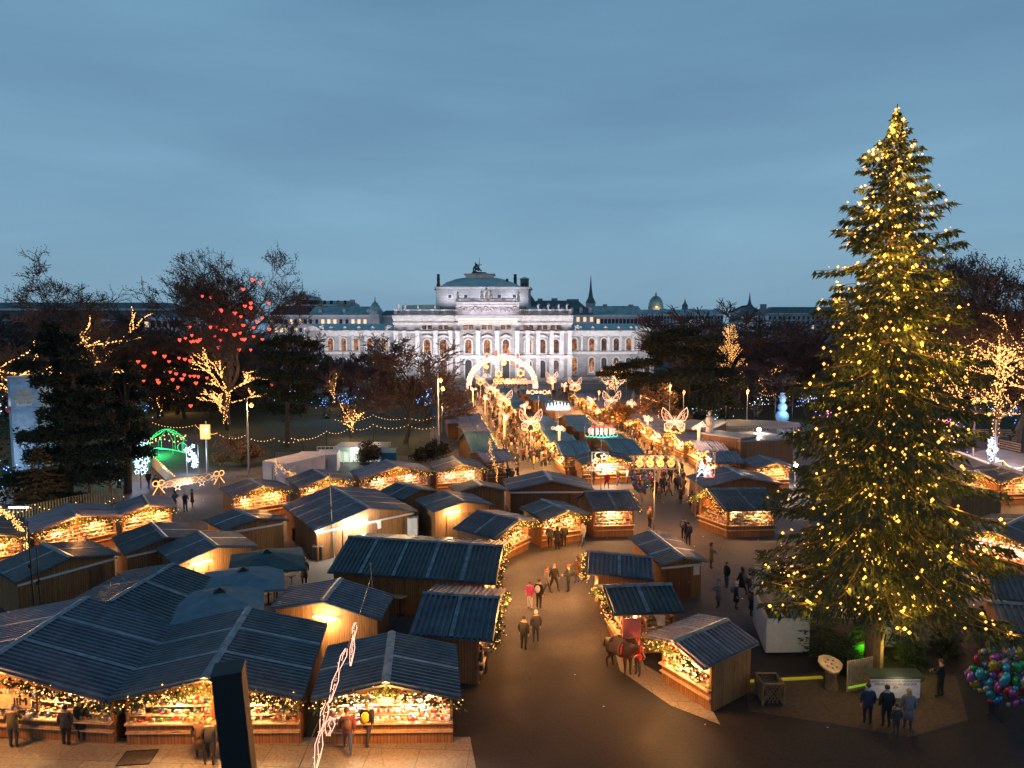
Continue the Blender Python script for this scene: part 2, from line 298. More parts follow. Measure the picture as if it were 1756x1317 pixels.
def hut(key,b,c,a=None,d=None,label='',ridge='v',m=.22,ez=2.2,open_='',gar='',r=None,hd=1.9,roof=None,wood=None,lod=0,power=55,gut=False,door='',tubes='',lampcol=(1,.56,.21),cat='market stall',group=None,name='market_stall',goods=True,step=.13):
    power*=13
    rr=random.Random(sum(ord(x)*31**i for i,x in enumerate(key))%9973)
    B=G(*b,ez); C=G(*c,ez); U=C-B
    if r is not None:
        n=Vector((-U.y,U.x,0)).normalized(); n=n if n.y>0 else -n
        q0=B+n*hd; T=W(r[0],r[1],q0.y); rs=min(max(T.z-ez,.35),1.35 if lod==0 else 2.0); m=rs/hd
        V=n*hd; V=V+U.normalized()*max(-.45*hd,min(.45*hd,(T-q0).dot(U.normalized()))); V=V*2; V.z=0
    elif a is not None: V=G(*a,ez)-B
    else: V=G(*d,ez)-C
    Uh=U.normalized(); sh=V.dot(Uh)
    if r is None and abs(sh)/V.length>.16: V=V-Uh*sh*.6
    w=U.length; Ln=V.length; Vh=V.normalized(); B0=B.copy(); B0.z=0
    ctr=B0+U*.5+V*.5
    P=lambda s,t,z: B0+Uh*s+Vh*t+Vector((0,0,z))
    wood=wood or M_wood; roof=roof or M_roof
    root=thing(name,ctr,0,label,cat,group)
    mb=lambda: MB(P,ctr)
    # roof: corrugated sheets on two slopes
    W_,D_=(w,Ln) if ridge=='v' else (Ln,w)   # span across slopes, run along ridge
    def q(x,y,z): return (x,y,z) if ridge=='v' else (y,x,z)
    rise=m*W_/2; per=.25 if lod==0 else .34
    R=mb(); n=max(3,int(D_/per)); th=.07
    for side in (0,1):
        x0=-.02 if side==0 else W_+.02; x1=W_/2
        vs=[]; 
        for i in range(n):
            y=D_*i/n; p=D_/n
            for fy,h in ((0,0),(.42,0),(.55,.075),(.87,.075)):
                vs+= [q(x0,y+fy*p,ez+th+h),q(x1,y+fy*p,ez+rise+th+h)]
        vs+=[q(x0,D_,ez+th),q(x1,D_,ez+rise+th)]
        k=len(vs)//2
        R.add(vs,[(2*i,2*i+1,2*i+3,2*i+2) for i in range(k-1)])
        # underside and rim
        R.add([q(x0,0,ez),q(x1,0,ez+rise),q(x1,D_,ez+rise),q(x0,D_,ez)],[(0,1,2,3)])
        R.add([q(x0,0,ez),q(x0,D_,ez),q(x0,D_,ez+th),q(x0,0,ez+th)],[(0,1,2,3)])
    for y in (0,D_):
        R.add([q(0,y,ez),q(W_/2,y,ez+rise),q(W_,y,ez),q(W_,y,ez+th),q(W_/2,y,ez+rise+th),q(0,y,ez+th)],[(0,1,4,5),(1,2,3,4)])
    ro=R.build('roof',roof,root)
    cp=mb()
    cw=.17; cz=ez+rise+th+.085
    cp.add([q(W_/2-cw,-.01,cz-m*cw),q(W_/2,-.01,cz+.03),q(W_/2+cw,-.01,cz-m*cw),q(W_/2-cw,D_+.01,cz-m*cw),q(W_/2,D_+.01,cz+.03),q(W_/2+cw,D_+.01,cz-m*cw)],[(0,1,4,3),(1,2,5,4),(0,2,1)])
    nj=max(1,round(D_/2.1))
    for j in range(1,nj):
        y=D_*j/nj; jw=.1
        for x0 in (0,W_):
            z0=ez+th+.085
            cp.add([q(x0,y-jw,z0),q(x0,y+jw,z0),q(W_/2,y+jw,z0+rise),q(W_/2,y-jw,z0+rise)],[(0,1,2,3)])
    cp.build('ridge_cap',M_cap,ro)
    # walls
    si=.28; s0,s1,t0,t1=si,w-si,(.95 if 'F' in open_ and ridge=='v' else .6 if 'F' in open_ else .4),Ln-.25
    if 'L' in open_: s0=.75
    if 'R' in open_: s1=w-.75
    def zr(s,t):  # roof height above a point
        x=s if ridge=='v' else t
        return ez+rise*(1-abs(x-W_/2)/(W_/2))-.02
    sides={'F':((s0,t0),(s1,t0),(0,-1)),'R':((s1,t0),(s1,t1),(1,0)),'B':((s1,t1),(s0,t1),(0,1)),'L':((s0,t1),(s0,t0),(-1,0))}
    WL=mb(); CT=mb(); GB=mb(); PO=[]; GD=MB(P,ctr); TW=.08
    def slab(p,q_,z0,z1f):
        # thin vertical panel between two plan points, top following the roof
        (x0,y0),(x1,y1)=p,q_; L_=math.hypot(x1-x0,y1-y0)
        if L_<.02: return
        nx,ny=(y1-y0)/L_*TW/2,-(x1-x0)/L_*TW/2
        pts=[(x0,y0),((x0+x1)/2,(y0+y1)/2),(x1,y1)] 
        vs=[];
        for o in (1,-1):
            for (x,y) in pts:
                vs+=[(x+nx*o,y+ny*o,z0),(x+nx*o,y+ny*o,z1f(x,y) if callable(z1f) else z1f)]
        fs=[(0,2,3,1),(2,4,5,3),(6,7,9,8),(8,9,11,10),(1,3,9,7),(3,5,11,9),(0,1,7,6),(4,10,11,5)]
        WL.add(vs,fs)
    for k,(p0,p1,nn) in sides.items():
        L_=math.hypot(p1[0]-p0[0],p1[1]-p0[1]); ux,uy=(p1[0]-p0[0])/L_,(p1[1]-p0[1])/L_
        at=lambda u,o=0,p0=p0,ux=ux,uy=uy,nn=nn: (p0[0]+ux*u+nn[0]*o,p0[1]+uy*u+nn[1]*o)
        if k in open_:
            slab(p0,p1,0,.9); slab(p0,p1,2.0,zr)
            # counter board and a second, lower ledge
            for z,o0,o1 in ((.93,-.35,.28),(.55,.03,.2)):
                A_,B_=at(0,o0),at(L_,o1); 
                CT.bx(min(A_[0],B_[0]),max(A_[0],B_[0]),min(A_[1],B_[1]),max(A_[1],B_[1]),z-.03,z+.03)
            np_=max(2,int(L_/2.6)+1)
            for i in range(np_):
                u=.06+(L_-.12)*i/(np_-1); PO.append((*at(u),.1))
            if goods:
                nb=int((150 if key in('H3','H34') else 70 if lod==0 else 12)*L_)
                for i in range(nb):
                    lv=rr.randrange(5); u=rr.uniform(.12,L_-.12); dz=(-.05,.12,.32,.52,.74)[lv]; o=-(.0,.3,.6,.85,1.05)[lv]-rr.uniform(0,.22)
                    x,y=at(u,o+.15); sx,sz=rr.uniform(.02,.075),rr.uniform(.04,.15); 
                    if lod: sx*=1.6; sz*=1.3
                    GD.bx(x-sx,x+sx,y-sx*.8,y+sx*.8,1.02+dz,1.02+dz+sz,(rr.choice((0,5,5,1,5,0,1,3)) if key in('H3','H34') else rr.randrange(10)))
                for i in range(int(L_*(20 if lod==0 else 4))):  # hanging wares
                    u=rr.uniform(.1,L_-.1); x,y=at(u,-rr.uniform(.05,.5)); h=rr.uniform(.1,.3); z=1.98-rr.uniform(0,.12)
                    GD.lathe([(0,z-h),(.06,z-h*.8),(.07,z-h*.4),(.01,z)],(x,y,0),5,rr.randrange(10))
                for i,z in enumerate((.12,.32,.52,.74)):  # stepped display
                    o=-(.3,.6,.85,1.05)[i]; A_,B_=at(.1,o-.12+.15),at(L_-.1,o+.12+.15)
                    CT.bx(min(A_[0],B_[0]),max(A_[0],B_[0]),min(A_[1],B_[1]),max(A_[1],B_[1]),1.0+z-.02,1.0+z)
            A_,B_=at(.08,-1.15),at(L_-.08,-1.22); GB.bx(min(A_[0],B_[0]),max(A_[0],B_[0]),min(A_[1],B_[1]),max(A_[1],B_[1]),1.0,2.05)
        else: slab(p0,p1,0,zr)
    WL.build('wall',wood,root)
    if CT.v: CT.build('counter',M_board,root)
    if GB.v: GB.build('display_back',M_board,root)
    for (x,y,tw) in PO:
        p=mb(); p.bx(x-tw/2,x+tw/2,y-tw/2,y+tw/2,.9,2.02); p.build('post',M_fasc,root)
    if GD.v:
        g=GD.build('stall_goods',M_goods,None); g['kind']='stuff'
        tag(g,'small bright wares heaped on the counter of the '+label,'goods',None)
        if len(g['label'].split())>16: g['label']=' '.join(('wares heaped inside the '+label).split()[:16])
    # floor inside
    fl=mb(); fl.bx(s0,s1,t0,t1,.0,.06); fl.build('floor_board',M_board,root)
    def facade(k):
        p0,p1,nn=sides[k]; L_=math.hypot(p1[0]-p0[0],p1[1]-p0[1]); ux,uy=(p1[0]-p0[0])/L_,(p1[1]-p0[1])/L_
        return lambda u,o: (p0[0]+ux*u*L_+nn[0]*o,p0[1]+uy*u*L_+nn[1]*o), L_
    # rake / eave line for garlands, in front of the roof edge
    for k in gar:
        lines={'F':[(0,-.06),(w/2,-.06),(w,-.06)],'B':[(0,Ln+.06),(w/2,Ln+.06),(w,Ln+.06)],'L':[(-.06,0),(-.06,Ln/2),(-.06,Ln)],'R':[(w+.06,0),(w+.06,Ln/2),(w+.06,Ln)]}[k]
        path=[]
        for i in range(9):
            f=i/8*2; j=min(1,int(f)); f-=j; x=lines[j][0]*(1-f)+lines[j+1][0]*f; y=lines[j][1]*(1-f)+lines[j+1][1]*f
            path.append((x,y,zr(min(max(x,0),w),min(max(y,0),Ln))-.12-(.05 if i%2 else 0)))
        L_=w if k in 'FB' else Ln
        g=mb(); leafy(g,path,int(L_*(75 if lod==0 else 22)),.19,rr,size=.2 if lod==0 else .3)
        go=g.build('garland',M_green,root)
        q2=mb(); bulbs_on(q2,path,step*.42 if lod==0 else .16,.027 if lod==0 else .05,rr,.13 if lod==0 else .1)
        q2.build('fairy_lights',E_bulb,go,kind='stuff')
        x,y,z=path[4]; n2={'F':(0,-1),'B':(0,1),'L':(-1,0),'R':(1,0)}[k]
        lamp('fairy_glow',P(x+n2[0]*.75,y+n2[1]*.75,z-.2),power*.75,(1,.38,.08),.35)
    if open_:
        cx,cyy={'F':(w/2,t0+.55),'L':(s0+.55,Ln/2),'R':(s1-.55,Ln/2),'B':(w/2,t1-.55)}[open_[0]]
        hor=open_[0] in 'FB'; LL=(w if hor else Ln)
        lb=mb(); lx,ly=(LL*.3,.05) if hor else (.05,LL*.3)
        lb.bx(cx-lx,cx+lx,cyy-ly,cyy+ly,2.06,2.12); lb.build('ceiling_lamp',E_tube,root)
        o=lamp('stall_light',P(cx,cyy,2.0),power*(1 if lod else 1.5),lampcol,.25)
        if LL>3.8 and lod==0:
            o.location=P(cx-(LL*.22 if hor else 0),cyy-(0 if hor else LL*.22),2.0); o.data.energy*=.6
            lamp('stall_light',P(cx+(LL*.22 if hor else 0),cyy+(0 if hor else LL*.22),2.0),o.data.energy,lampcol,.25)
    if gut:
        g=mb(); at,L_=facade('F'); 
        g.bx(s0-.1,s1+.1,t0-.16,t0-.06,1.98,2.1); g.build('gutter_board',M_white,root)
    for ch in door:   # doors on closed front
        u={'1':.3,'2':.55,'3':.8}[ch]; dd=mb(); x,y=sides['F'][0][0]+u*(s1-s0),t0
        dd.bx(x-.42,x+.42,y-.1,y-.045,.05,1.85); do=dd.build('door',M_woodd,root)
        h=mb(); h.bx(x+.3,x+.34,y-.15,y-.1,.95,1.1); h.build('handle',M_steel,do)
    for ch in tubes:  # strip lamp on closed front
        u={'1':.3,'2':.5,'3':.7}[ch]; x=s0+u*(s1-s0); tt=mb(); tt.bx(x-.6,x+.6,t0-.2,t0-.12,2.0,2.07); tt.build('strip_lamp',emis('strip_lamp',(1,.72,.38),18),root)
        lamp('strip_light',P(x,t0-.5,1.95),power*.8,(1,.66,.3),.3)
    HUTS[key]=dict(P=P,w=w,L=Ln,ez=ez,root=root,sides=sides,zr=zr)
    return root
A='avenue stalls'; 
def H(*a,**k): return hut(*a,**k)
# the near stalls
H('R1',(-235,1182),(180,1205),d=(288,1072),label='large open food stall at the lower left edge, sign board over its counter',open_='F',gar='F',power=65)
H('R0',(95,1048),(286,1073),d=(350,997),label='closed wooden stall with a row of orange bulbs beside the dark parasols',ez=2.4)
H('H2',(183,1206),(518,1203),d=(561,1073),label='wide open stall with bread shelves behind the black post, fir garland on its gable',open_='F',gar='F',power=70)
H('H3',(533,1205),(790,1202),d=(782,1110),label='open stall packed with white and red sweets, oval sign at its gable',open_='F',gar='F',power=75,lampcol=(1,.78,.55))
H('H4',(459,1048),(653,1066),d=(653,1022),label='closed back stall with a strip lamp, behind the sweets stall',tubes='2',door='1')
H('H5',(701,1091),(846,1102),a=(725,1004),ridge='u',m=.24,label='short stall with its ridge across, hats hung at its lit avenue end',open_='R',gar='R')
H('H6',(561,983),(851,1004),a=(603,915),ridge='u',m=.24,label='very long blue roofed stall in the middle, garland down its right end',open_='R',gar='R',power=60)
H('H7',(540,913),(716,877),a=(484,869),label='broad closed stall with two white floodlights on its gable wall',door='12',gut=True)
H('H8',(690,859),(752,843),a=(659,843),label='small closed stall squeezed behind the broad floodlit stall')
H('H9',(743,880),(847,868),a=(711,860),label='closed brown stall with a strip lamp over its double doors',door='12',tubes='1')
H('H10',(783,846),(872,843),a=(753,836),label='closed stall with a pale ridge cap behind the strip lamp stall')
H('H11',(872,843),(1020,842),a=(853,824),label='wide dark closed stall with a shuttered wall behind the lit corner stalls',door='3',gut=True,wood=M_woodd)
H('H12',(851,927),(927,893),a=(785,905),label='open stall with garlands leading up to the group of three at the corner',open_='F',gar='F')
H('H13',(935,895),(1013,883),a=(891,873),label='open stall where three visitors in black stand at the counter',open_='F',gar='F')
H('H14',(1017,877),(1098,875),r=(1001,845),ridge='u',m=.4,label='single corner stall with one square glowing window above a plank front',open_='F',gar='R',power=60)
H('H15',(1133,973),(1214,965),a=(1077,924),label='closed stall with double doors and a white notice, nearest the white boarding',door='12',gut=True)
H('H16',(1004,985),(1122,997),r=(1006,949),ridge='u',m=.4,label='flat looking blue roofed stall with baskets hung at its left end',open_='L',gar='L')
H('H17',(1050,1057),(1175,1052),r=(1033,1009),ridge='u',m=.4,label='stall with a red and white pricing board by the dark horse',open_='LF',gar='L',power=60)
H('H18',(1105,1093),(1206,1150),d=(1284,1097),label='small corner stall with a menu board standing alone before the big tree',open_='F',gar='F',power=70,roof=M_roof2,wood=M_wood)
# left field
H('H19',(54,917),(209,887),a=(41,893),label='open stall with red cloths at the upper left by the paling fence',open_='F',gar='F',roof=M_roof2)
H('H20',(203,887),(304,871),a=(195,868),label='open stall with a small green board below the star gate',open_='F',gar='F',roof=M_roof2)
H('H21',(-70,936),(45,921),a=(-62,903),label='open stall cut by the left edge, gold curtain of bulbs at its corner',open_='F',gar='F')
H('H22',(27,1003),(208,953),a=(0,970),label='closed stall with a long white gutter board at the left edge',door='3',gut=True)
H('H23',(213,954),(352,925),a=(192,925),label='closed stall between the gutter stall and the lamp lit stall',gut=True)
H('H24',(298,973),(442,939),a=(268,943),label='closed stall lit by a slanting strip lamp above its plain door',door='1',tubes='1')
H('H25',(386,913),(496,894),a=(348,895),label='closed stall with a white gutter board left of the broad floodlit stall',gut=True)
H('H26',(398,855),(503,840),a=(375,840),label='open stall leftmost in the glowing row below the white containers',open_='F',gar='F',roof=M_roof2)
H('H27',(514,839),(608,824),a=(490,823),label='open stall second from left in the glowing row below the containers',open_='F',gar='F')
H('H28',(618,824),(743,810),a=(600,810),label='widest open stall of the glowing row, hung with scarves',open_='F',gar='F',roof=M_roof2,lampcol=(1,.72,.48))
H('H29',(748,811),(836,805),a=(733,796),label='open stall at the right end of the glowing row beside the avenue mouth',open_='F',gar='F',roof=M_roof2,lampcol=(1,.72,.48))
# right
H('H30',(1206,838),(1345,833),a=(1187,818),label='closed wide stall behind the lattice planter on the right square',wood=M_woodd)
H('H31',(1242,877),(1345,875),r=(1211,842),ridge='u',m=.4,label='open stall on the right square with toys in its window and a lit left end',open_='FL',gar='L',power=50)
H('H32',(1297,805),(1365,803),a=(1280,790),label='glowing open stall half hidden behind the left side of the big spruce',open_='F',gar='F',roof=M_roof2)
H('H33',(1632,858),(1727,854),a=(1608,828),label='closed stall with a pale orange ridge cap right of the big spruce')
H('H34',(1635,912),(1775,944),a=(1681,880),label='open stall crowded with white toys at the right edge, roof falling left',open_='F',gar='F',power=60,lampcol=(1,.8,.66))
H('H35',(1648,812),(1712,826),a=(1668,799),label='lit stall in front of the skating rink wall, left one of two',open_='F',gar='F')
H('H36',(1716,828),(1795,826),a=(1702,805),label='lit stall in front of the skating rink wall, cut by the right edge',open_='F',gar='F')
H('H37',(1706,1030),(1800,1036),r=(1690,985),ridge='u',m=.4,label='dark unlit stall at the right edge, the farther of two')
H('H38',(1720,1085),(1805,1092),r=(1700,1035),ridge='u',m=.4,label='dark unlit stall above the balloons at the right edge')
H('H39',(1395,905),(1505,912),a=(1378,885),label='open stall with pink goods shining through the branches of the big spruce',open_='F',gar='F',lampcol=(1,.7,.6))
H('C0',(998,797),(1092,793),a=(982,784),label='brightly white lit snack stall under the candle sign in the avenue',open_='F',gar='F',lod=1,power=160,lampcol=(1,.86,.74))
# rows along the avenue: (r, b, c)
rows={'left row':[((816,775),(831,794),(886,791)),((795,743),(808,774),(855,773)),((790,734),(797,746),(843,745)),((786,727),(792,736),(838,735)),((763,711),(765,727),(828,726)),((759,693),(760,708),(814,707)),((768,685),(770,692),(809,691.5)),((769,680),(770,685),(806,684.7)),((770,675),(771,680),(803,679.5)),((771,668),(772,675),(799,674.6))],
'middle row':[((951,759),(961,783),(1017,781)),((935,749),(942,759),(990,758)),((926,737),(934,749),(976,748)),((923,726),(929,737),(962,736)),((917,715),(924,725),(950,724)),((874,691),(880,702),(905,701)),((868,684),(872,690.5),(897,690)),((863,676),(867,683),(890,682.5)),((850,667),(856,675),(884,674.5))],
'second middle row':[((1035,756),(1053,780),(1107,780)),((1019,747),(1030,757),(1078,756)),((980,730),(992,741),(1034,740)),((965,714),(976,729),(1016,728)),((927,688),(937,698),(960,697)),((906,678),(914,688),(945,687)),((890,669),(895,677),(925,676.5))],
'right row':[((1210,776),(1222,795),(1277,795)),((1184,758),(1198,775),(1252,774)),((1150,744),(1166,757),(1230,756)),((1112,733),(1128,744),(1172,743)),((1095,719),(1106,732),(1145,731)),((1070,711),(1078,720),(1114,719)),((1040,700),(1049,710),(1098,709)),((1018,690),(1028,701),(1064,700)),((1000,683),(1007,690.5),(1042,690)),((985,676),(991,683),(1024,682.5))]}
ordn=['nearest','second','third','fourth','fifth','sixth','seventh','eighth','ninth','farthest']
for rn,lst in rows.items():
    opn={'left row':'R','middle row':'L','second middle row':'R','right row':'L'}[rn]
    for i,(r,b,c) in enumerate(lst):
        o_=ordn[i] if i<len(lst)-1 else 'farthest'
        hue={'left row':(M_roof4 if i!=1 else M_roof3),'middle row':M_roof3,'second middle row':M_roof3,'right row':M_roof4}[rn]
        H(rn+str(i),b,c,r=r,ridge='u',m=.42,hd=3.7 if rn=='left row' and i else 2.9,label='%s%s stall of the %s along the avenue, %s roof'%(o_,'' if o_ in('nearest','farthest') else ' nearest',rn,'teal' if hue is M_roof3 else 'reddish grey'),open_=opn+('F' if i==0 else ''),gar=opn,lod=1,roof=hue,group=A,power=125)
# ------------------------------------------------------------------ the white theatre across the ring road
def stone_mat(name,c1,c2,bw=1.6,bh=.5,bs=.25):
    m=bpy.data.materials.new(name); m.use_nodes=True; nt=m.node_tree; b=nt.nodes['Principled BSDF']; L=nt.links.new
    g=node(nt,'ShaderNodeNewGeometry'); mp=node(nt,'ShaderNodeMapping'); mp.inputs['Rotation'].default_value=(-PI/2,0,0); L(g.outputs['Position'],mp.inputs['Vector'])
    br=node(nt,'ShaderNodeTexBrick'); br.inputs['Scale'].default_value=1; br.inputs['Brick Width'].default_value=bw; br.inputs['Row Height'].default_value=bh; br.inputs['Mortar Size'].default_value=.035
    br.inputs['Color1'].default_value=(*c1,1); br.inputs['Color2'].default_value=(*c2,1); br.inputs['Mortar'].default_value=(*[x*.5 for x in c1],1); L(mp.outputs[0],br.inputs['Vector'])
    nz=node(nt,'ShaderNodeTexNoise'); nz.inputs['Scale'].default_value=.35; nz.inputs['Detail'].default_value=9; L(g.outputs['Position'],nz.inputs['Vector'])
    mr=node(nt,'ShaderNodeMapRange'); mr.inputs[1].default_value=.3; mr.inputs[2].default_value=.7; mr.inputs[3].default_value=.72; mr.inputs[4].default_value=1.15; L(nz.outputs[0],mr.inputs[0])
    mu=node(nt,'ShaderNodeMix',data_type='RGBA',blend_type='MULTIPLY'); mu.inputs['Factor'].default_value=1; L(br.outputs[0],mu.inputs['A']); L(mr.outputs[0],mu.inputs['B'])
    L(mu.outputs['Result'],b.inputs['Base Color']); b.inputs['Roughness'].default_value=.8
    MATS[name]=m; return m
M_stone=stone_mat('theatre_stone',(.44,.42,.42),(.36,.345,.345))
M_trim=mat('theatre_trim',(.6,.57,.56),.75,noise=.2,nscale=.8,detail=8)
M_copper=mat('copper_roof',(.32,.52,.54),.6,col2=(.46,.66,.66),nscale=.5,detail=8)
M_slate=mat('slate_roof',(.07,.10,.115),.6,col2=(.14,.18,.19),nscale=.6,detail=8)
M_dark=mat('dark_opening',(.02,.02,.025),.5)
M_statue=mat('statue_stone',(.3,.29,.28),.8,noise=.4,nscale=3)
M_bronze=mat('dark_bronze',(.04,.055,.05),.6,.3)
def pane_mat(name,c1,c2,s,sc_=.9):
    m=emis(name,c1,s); nt=m.node_tree; b=nt.nodes['Principled BSDF']; g=node(nt,'ShaderNodeNewGeometry'); nz=node(nt,'ShaderNodeTexNoise'); nz.inputs['Scale'].default_value=sc_; nz.inputs['Detail'].default_value=3; nt.links.new(g.outputs['Position'],nz.inputs['Vector'])
    cr=node(nt,'ShaderNodeValToRGB'); cr.color_ramp.elements[0].position=.42; cr.color_ramp.elements[0].color=(*c2,1); cr.color_ramp.elements[1].position=.6; cr.color_ramp.elements[1].color=(*c1,1); nt.links.new(nz.outputs[0],cr.inputs[0]); nt.links.new(cr.outputs[0],b.inputs['Emission Color']); b.inputs['Base Color'].default_value=(.03,.02,.02,1); b.inputs['Roughness'].default_value=.2
    return m
E_win=pane_mat('lit_window',(1,.42,.12),(.25,.06,.03),.62)
E_win2=pane_mat('dim_window',(1,.4,.2),(.1,.06,.06),.2)
E_corn=emis('cornice_lamp',(1,.66,.42),1.6)
YT=209.0
def tx(px,Y=YT): return W(px,560,Y).x
def tz(py,Y=YT): return W(878,py,Y).z
th=thing('theatre',(tx(831),YT,0),0,'long white floodlit theatre with a shallow domed roof and arched windows','theatre')
O=(tx(831),YT,0)
def TB(): return MB(None,O)
yc=YT; yw=YT+4
ax0,ax1=tx(676),tx(980); 
wall=TB(); wall.bx(ax0,ax1,yc,yc+34,0,tz(541)); 
wall.bx(tx(520),ax0,yw,yw+24,0,tz(567)); wall.bx(ax1,tx(1124),yw,yw+24,0,tz(567))
wall.bx(tx(784),tx(890),yc-1.6,yc,0,tz(541)); 
for a,b in ((518,545),(1098,1126)): wall.bx(tx(a),tx(b),yw-1.2,yw,0,tz(565))
wo=wall.build('wall',M_stone,th)
corn=TB()
for (x0,x1,y,z,d,h) in ((ax0,ax1,yc,tz(541),1.1,1.0),(tx(784),tx(890),yc-1.6,tz(541),1.1,1.0),(ax0,ax1,yc,tz(553),.5,.4),(ax0,ax1,yc,tz(568),.4,.35),(ax0,ax1,yc,tz(609),.7,.6),(tx(784),tx(890),yc-1.6,tz(553),.5,.4),(tx(784),tx(890),yc-1.6,tz(609),.6,.6),(tx(518),ax0,yw,tz(567),.9,.8),(ax1,tx(1126),yw,tz(567),.9,.8),(tx(518),ax0,yw,tz(603),.6,.5),(ax1,tx(1126),yw,tz(603),.6,.5),(tx(518),ax0,yw,tz(574),.3,.3),(ax1,tx(1126),yw,tz(574),.3,.3),(tx(518),ax0,yw,tz(648),.8,1.0),(ax1,tx(1126),yw,tz(648),.8,1.0),(ax0,ax1,yc,tz(648),.8,1.2)):
    corn.bx(x0-.4,x1+.4,y-d,y-.003,z-h,z)
    corn.bx(x0-.2,x1+.2,y-d*.5,y-.003,z-h*1.7,z-h-.003)
for i in range(150):  # small consoles under the main cornice
    x=ax0+(ax1-ax0)*(i+.5)/150; corn.bx(x-.09,x+.09,yc-.62,yc-.55,tz(541)-2.0,tz(541)-1.72)
corn.build('cornice',M_trim,wo)
def balustrade(x0,x1,y,z0,z1,posts):
    b=TB(); b.bx(x0,x1,y-.25,y+.25,z0,z0+.3); b.bx(x0,x1,y-.25,y+.25,z1-.25,z1)
    n=int((x1-x0)/.5)
    for i in range(n+1):
        x=x0+(x1-x0)*i/n; b.bx(x-.1,x+.1,y-.12,y+.12,z0+.3,z1-.25)
    for i in range(posts+1):
        x=x0+(x1-x0)*i/posts; b.bx(x-.45,x+.45,y-.35,y+.35,z0,z1+.1)
    return b.build('balustrade',M_trim,th)
balustrade(ax0+.5,tx(783),yc+.2,tz(540),tz(531),5); balustrade(tx(891),ax1-.5,yc+.2,tz(540),tz(531),5)
at=TB(); at.bx(tx(784),tx(890),yc-1.2,yc+6,tz(541),tz(519.5)); at.bx(tx(783)-.2,tx(891)+.2,yc-1.7,yc+6,tz(519.5),tz(518)); at.bx(tx(786),tx(888),yc-1.32,yc-1.2,tz(537),tz(535.8)); at.bx(tx(786),tx(888),yc-1.32,yc-1.2,tz(523.5),tz(522.5))
rr=R_(5)
for i in range(150):  # carved frieze figures
    x=tx(788)+(tx(886)-tx(788))*rr.random(); z=tz(535)+rr.random()*1.4; at.ball((x,yc-1.25,z),rr.uniform(.12,.34),6)
at.build('attic',M_trim,th)
balustrade(tx(784),tx(890),yc-.6,tz(518),tz(511.5),4)
# pilasters and columns
for px in (679,694,716,747,773,785.5,820,853,887,905,923,946,963,977):
    y=yc-1.6 if 784<px<890 else yc; cen=784<px<890
    p=TB(); x=tx(px); wd=.62
    p.bx(x-wd,x+wd,y-.85,y-.003,tz(605),tz(571)); p.bx(x-wd-.15,x+wd+.15,y-1.0,y-.003,tz(571),tz(567)); p.bx(x-wd-.12,x+wd+.12,y-.66,y-.003,tz(608),tz(605))
    p.bx(x-wd-.08,x+wd+.08,y-.6,y-.003,tz(648),tz(612)); p.build('pilaster',M_trim,th)
for px in [545,552,577.5,599.5,622,648,663, 974,1000,1025.5,1047,1068,1090,1097,1122]:
    p=TB(); x=tx(px); p.bx(x-.35,x+.35,yw-.3,yw-.003,tz(602),tz(572)); p.bx(x-.45,x+.45,yw-.4,yw-.003,tz(572),tz(569.5)); p.build('pilaster',M_trim,th)
def arch_win(px,py0,py1,wd,y,lit=E_win,hood=True,door=False):
    x=tx(px,y); z0,z1=tz(py1,y),tz(py0,y); r=wd/2; zc=z1-r
    pts=[(x-r,z0),(x+r,z0)]+[(x+r*math.cos(PI*i/10),zc+r*math.sin(PI*i/10)) for i in range(11)]
    fr=TB()
    # moulded surround, proud of the wall
    ro=r+.38
    op=[(x-ro,z0-.2),(x-ro,zc)]+[(x-ro*math.cos(PI*i/12),zc+ro*math.sin(PI*i/12)) for i in range(1,12)]+[(x+ro,zc),(x+ro,z0-.2)]
    ip=[(x-r,z0-.2),(x-r,zc)]+[(x-r*math.cos(PI*i/12),zc+r*math.sin(PI*i/12)) for i in range(1,12)]+[(x+r,zc),(x+r,z0-.2)]
    n=len(op); vs=[(a,y-.42,b) for a,b in op]+[(a,y-.42,b) for a,b in ip]+[(a,y-.003,b) for a,b in op]+[(a,y-.003,b) for a,b in ip]
    fs=[]
    for i in range(n-1): fs+=[(i,i+1,n+i+1,n+i),(i,i+1,2*n+i+1,2*n+i),(n+i,n+i+1,3*n+i+1,3*n+i)]
    fr.add(vs,fs); fr.bx(x-ro-.15,x+ro+.15,y-.6,y-.003,z0-.5,z0-.2)
    if hood:
        fr.prism([(x-ro-.3,zc+r+.8),(x,zc+r+1.5),(x+ro+.3,zc+r+.8),(x+ro+.3,zc+r+.55),(x-ro-.3,zc+r+.55)],y-.6,y-.003)
    fo=fr.build('window',M_trim,th)
    pn=TB(); pn.prism(pts,y-.06,y-.004); pn.build('pane',lit,fo)
    br=TB(); 
    for dx in (-r*.33,r*.33): br.bx(x+dx-.05,x+dx+.05,y-.12,y-.06,z0,zc+r*.85)
    for f in (.33,.62,.8): br.bx(x-r,x+r,y-.13,y-.065,z0+(z1-z0)*f*.85-.05,z0+(z1-z0)*f*.85+.05)
    br.build('glazing_bar',M_iron,fo)
for i,px in enumerate((732.5,760.5,803,835.5,867.5,906,930,953)):
    y=yc-1.6 if 790<px<880 else yc
    arch_win(px,582,605,1.95,y,E_win if px not in(930,953) else E_win2)
    arch_win(px,617 if px<890 else 618,648,2.0,y,E_win2 if i%2 else M_dark,hood=False)
    for dx in (-.85,.85):   # mezzanine lights above
        q=TB(); x=tx(px,y)+dx; q.bx(x-.6,x+.6,y-.2,y-.003,tz(565),tz(558.5)); w_=q.build('window',M_iron,th)
        q=TB(); q.bx(x-.45,x+.45,y-.22,y-.201,tz(564.5),tz(559)); q.build('pane',E_win if 790<px<880 else E_win2,w_)
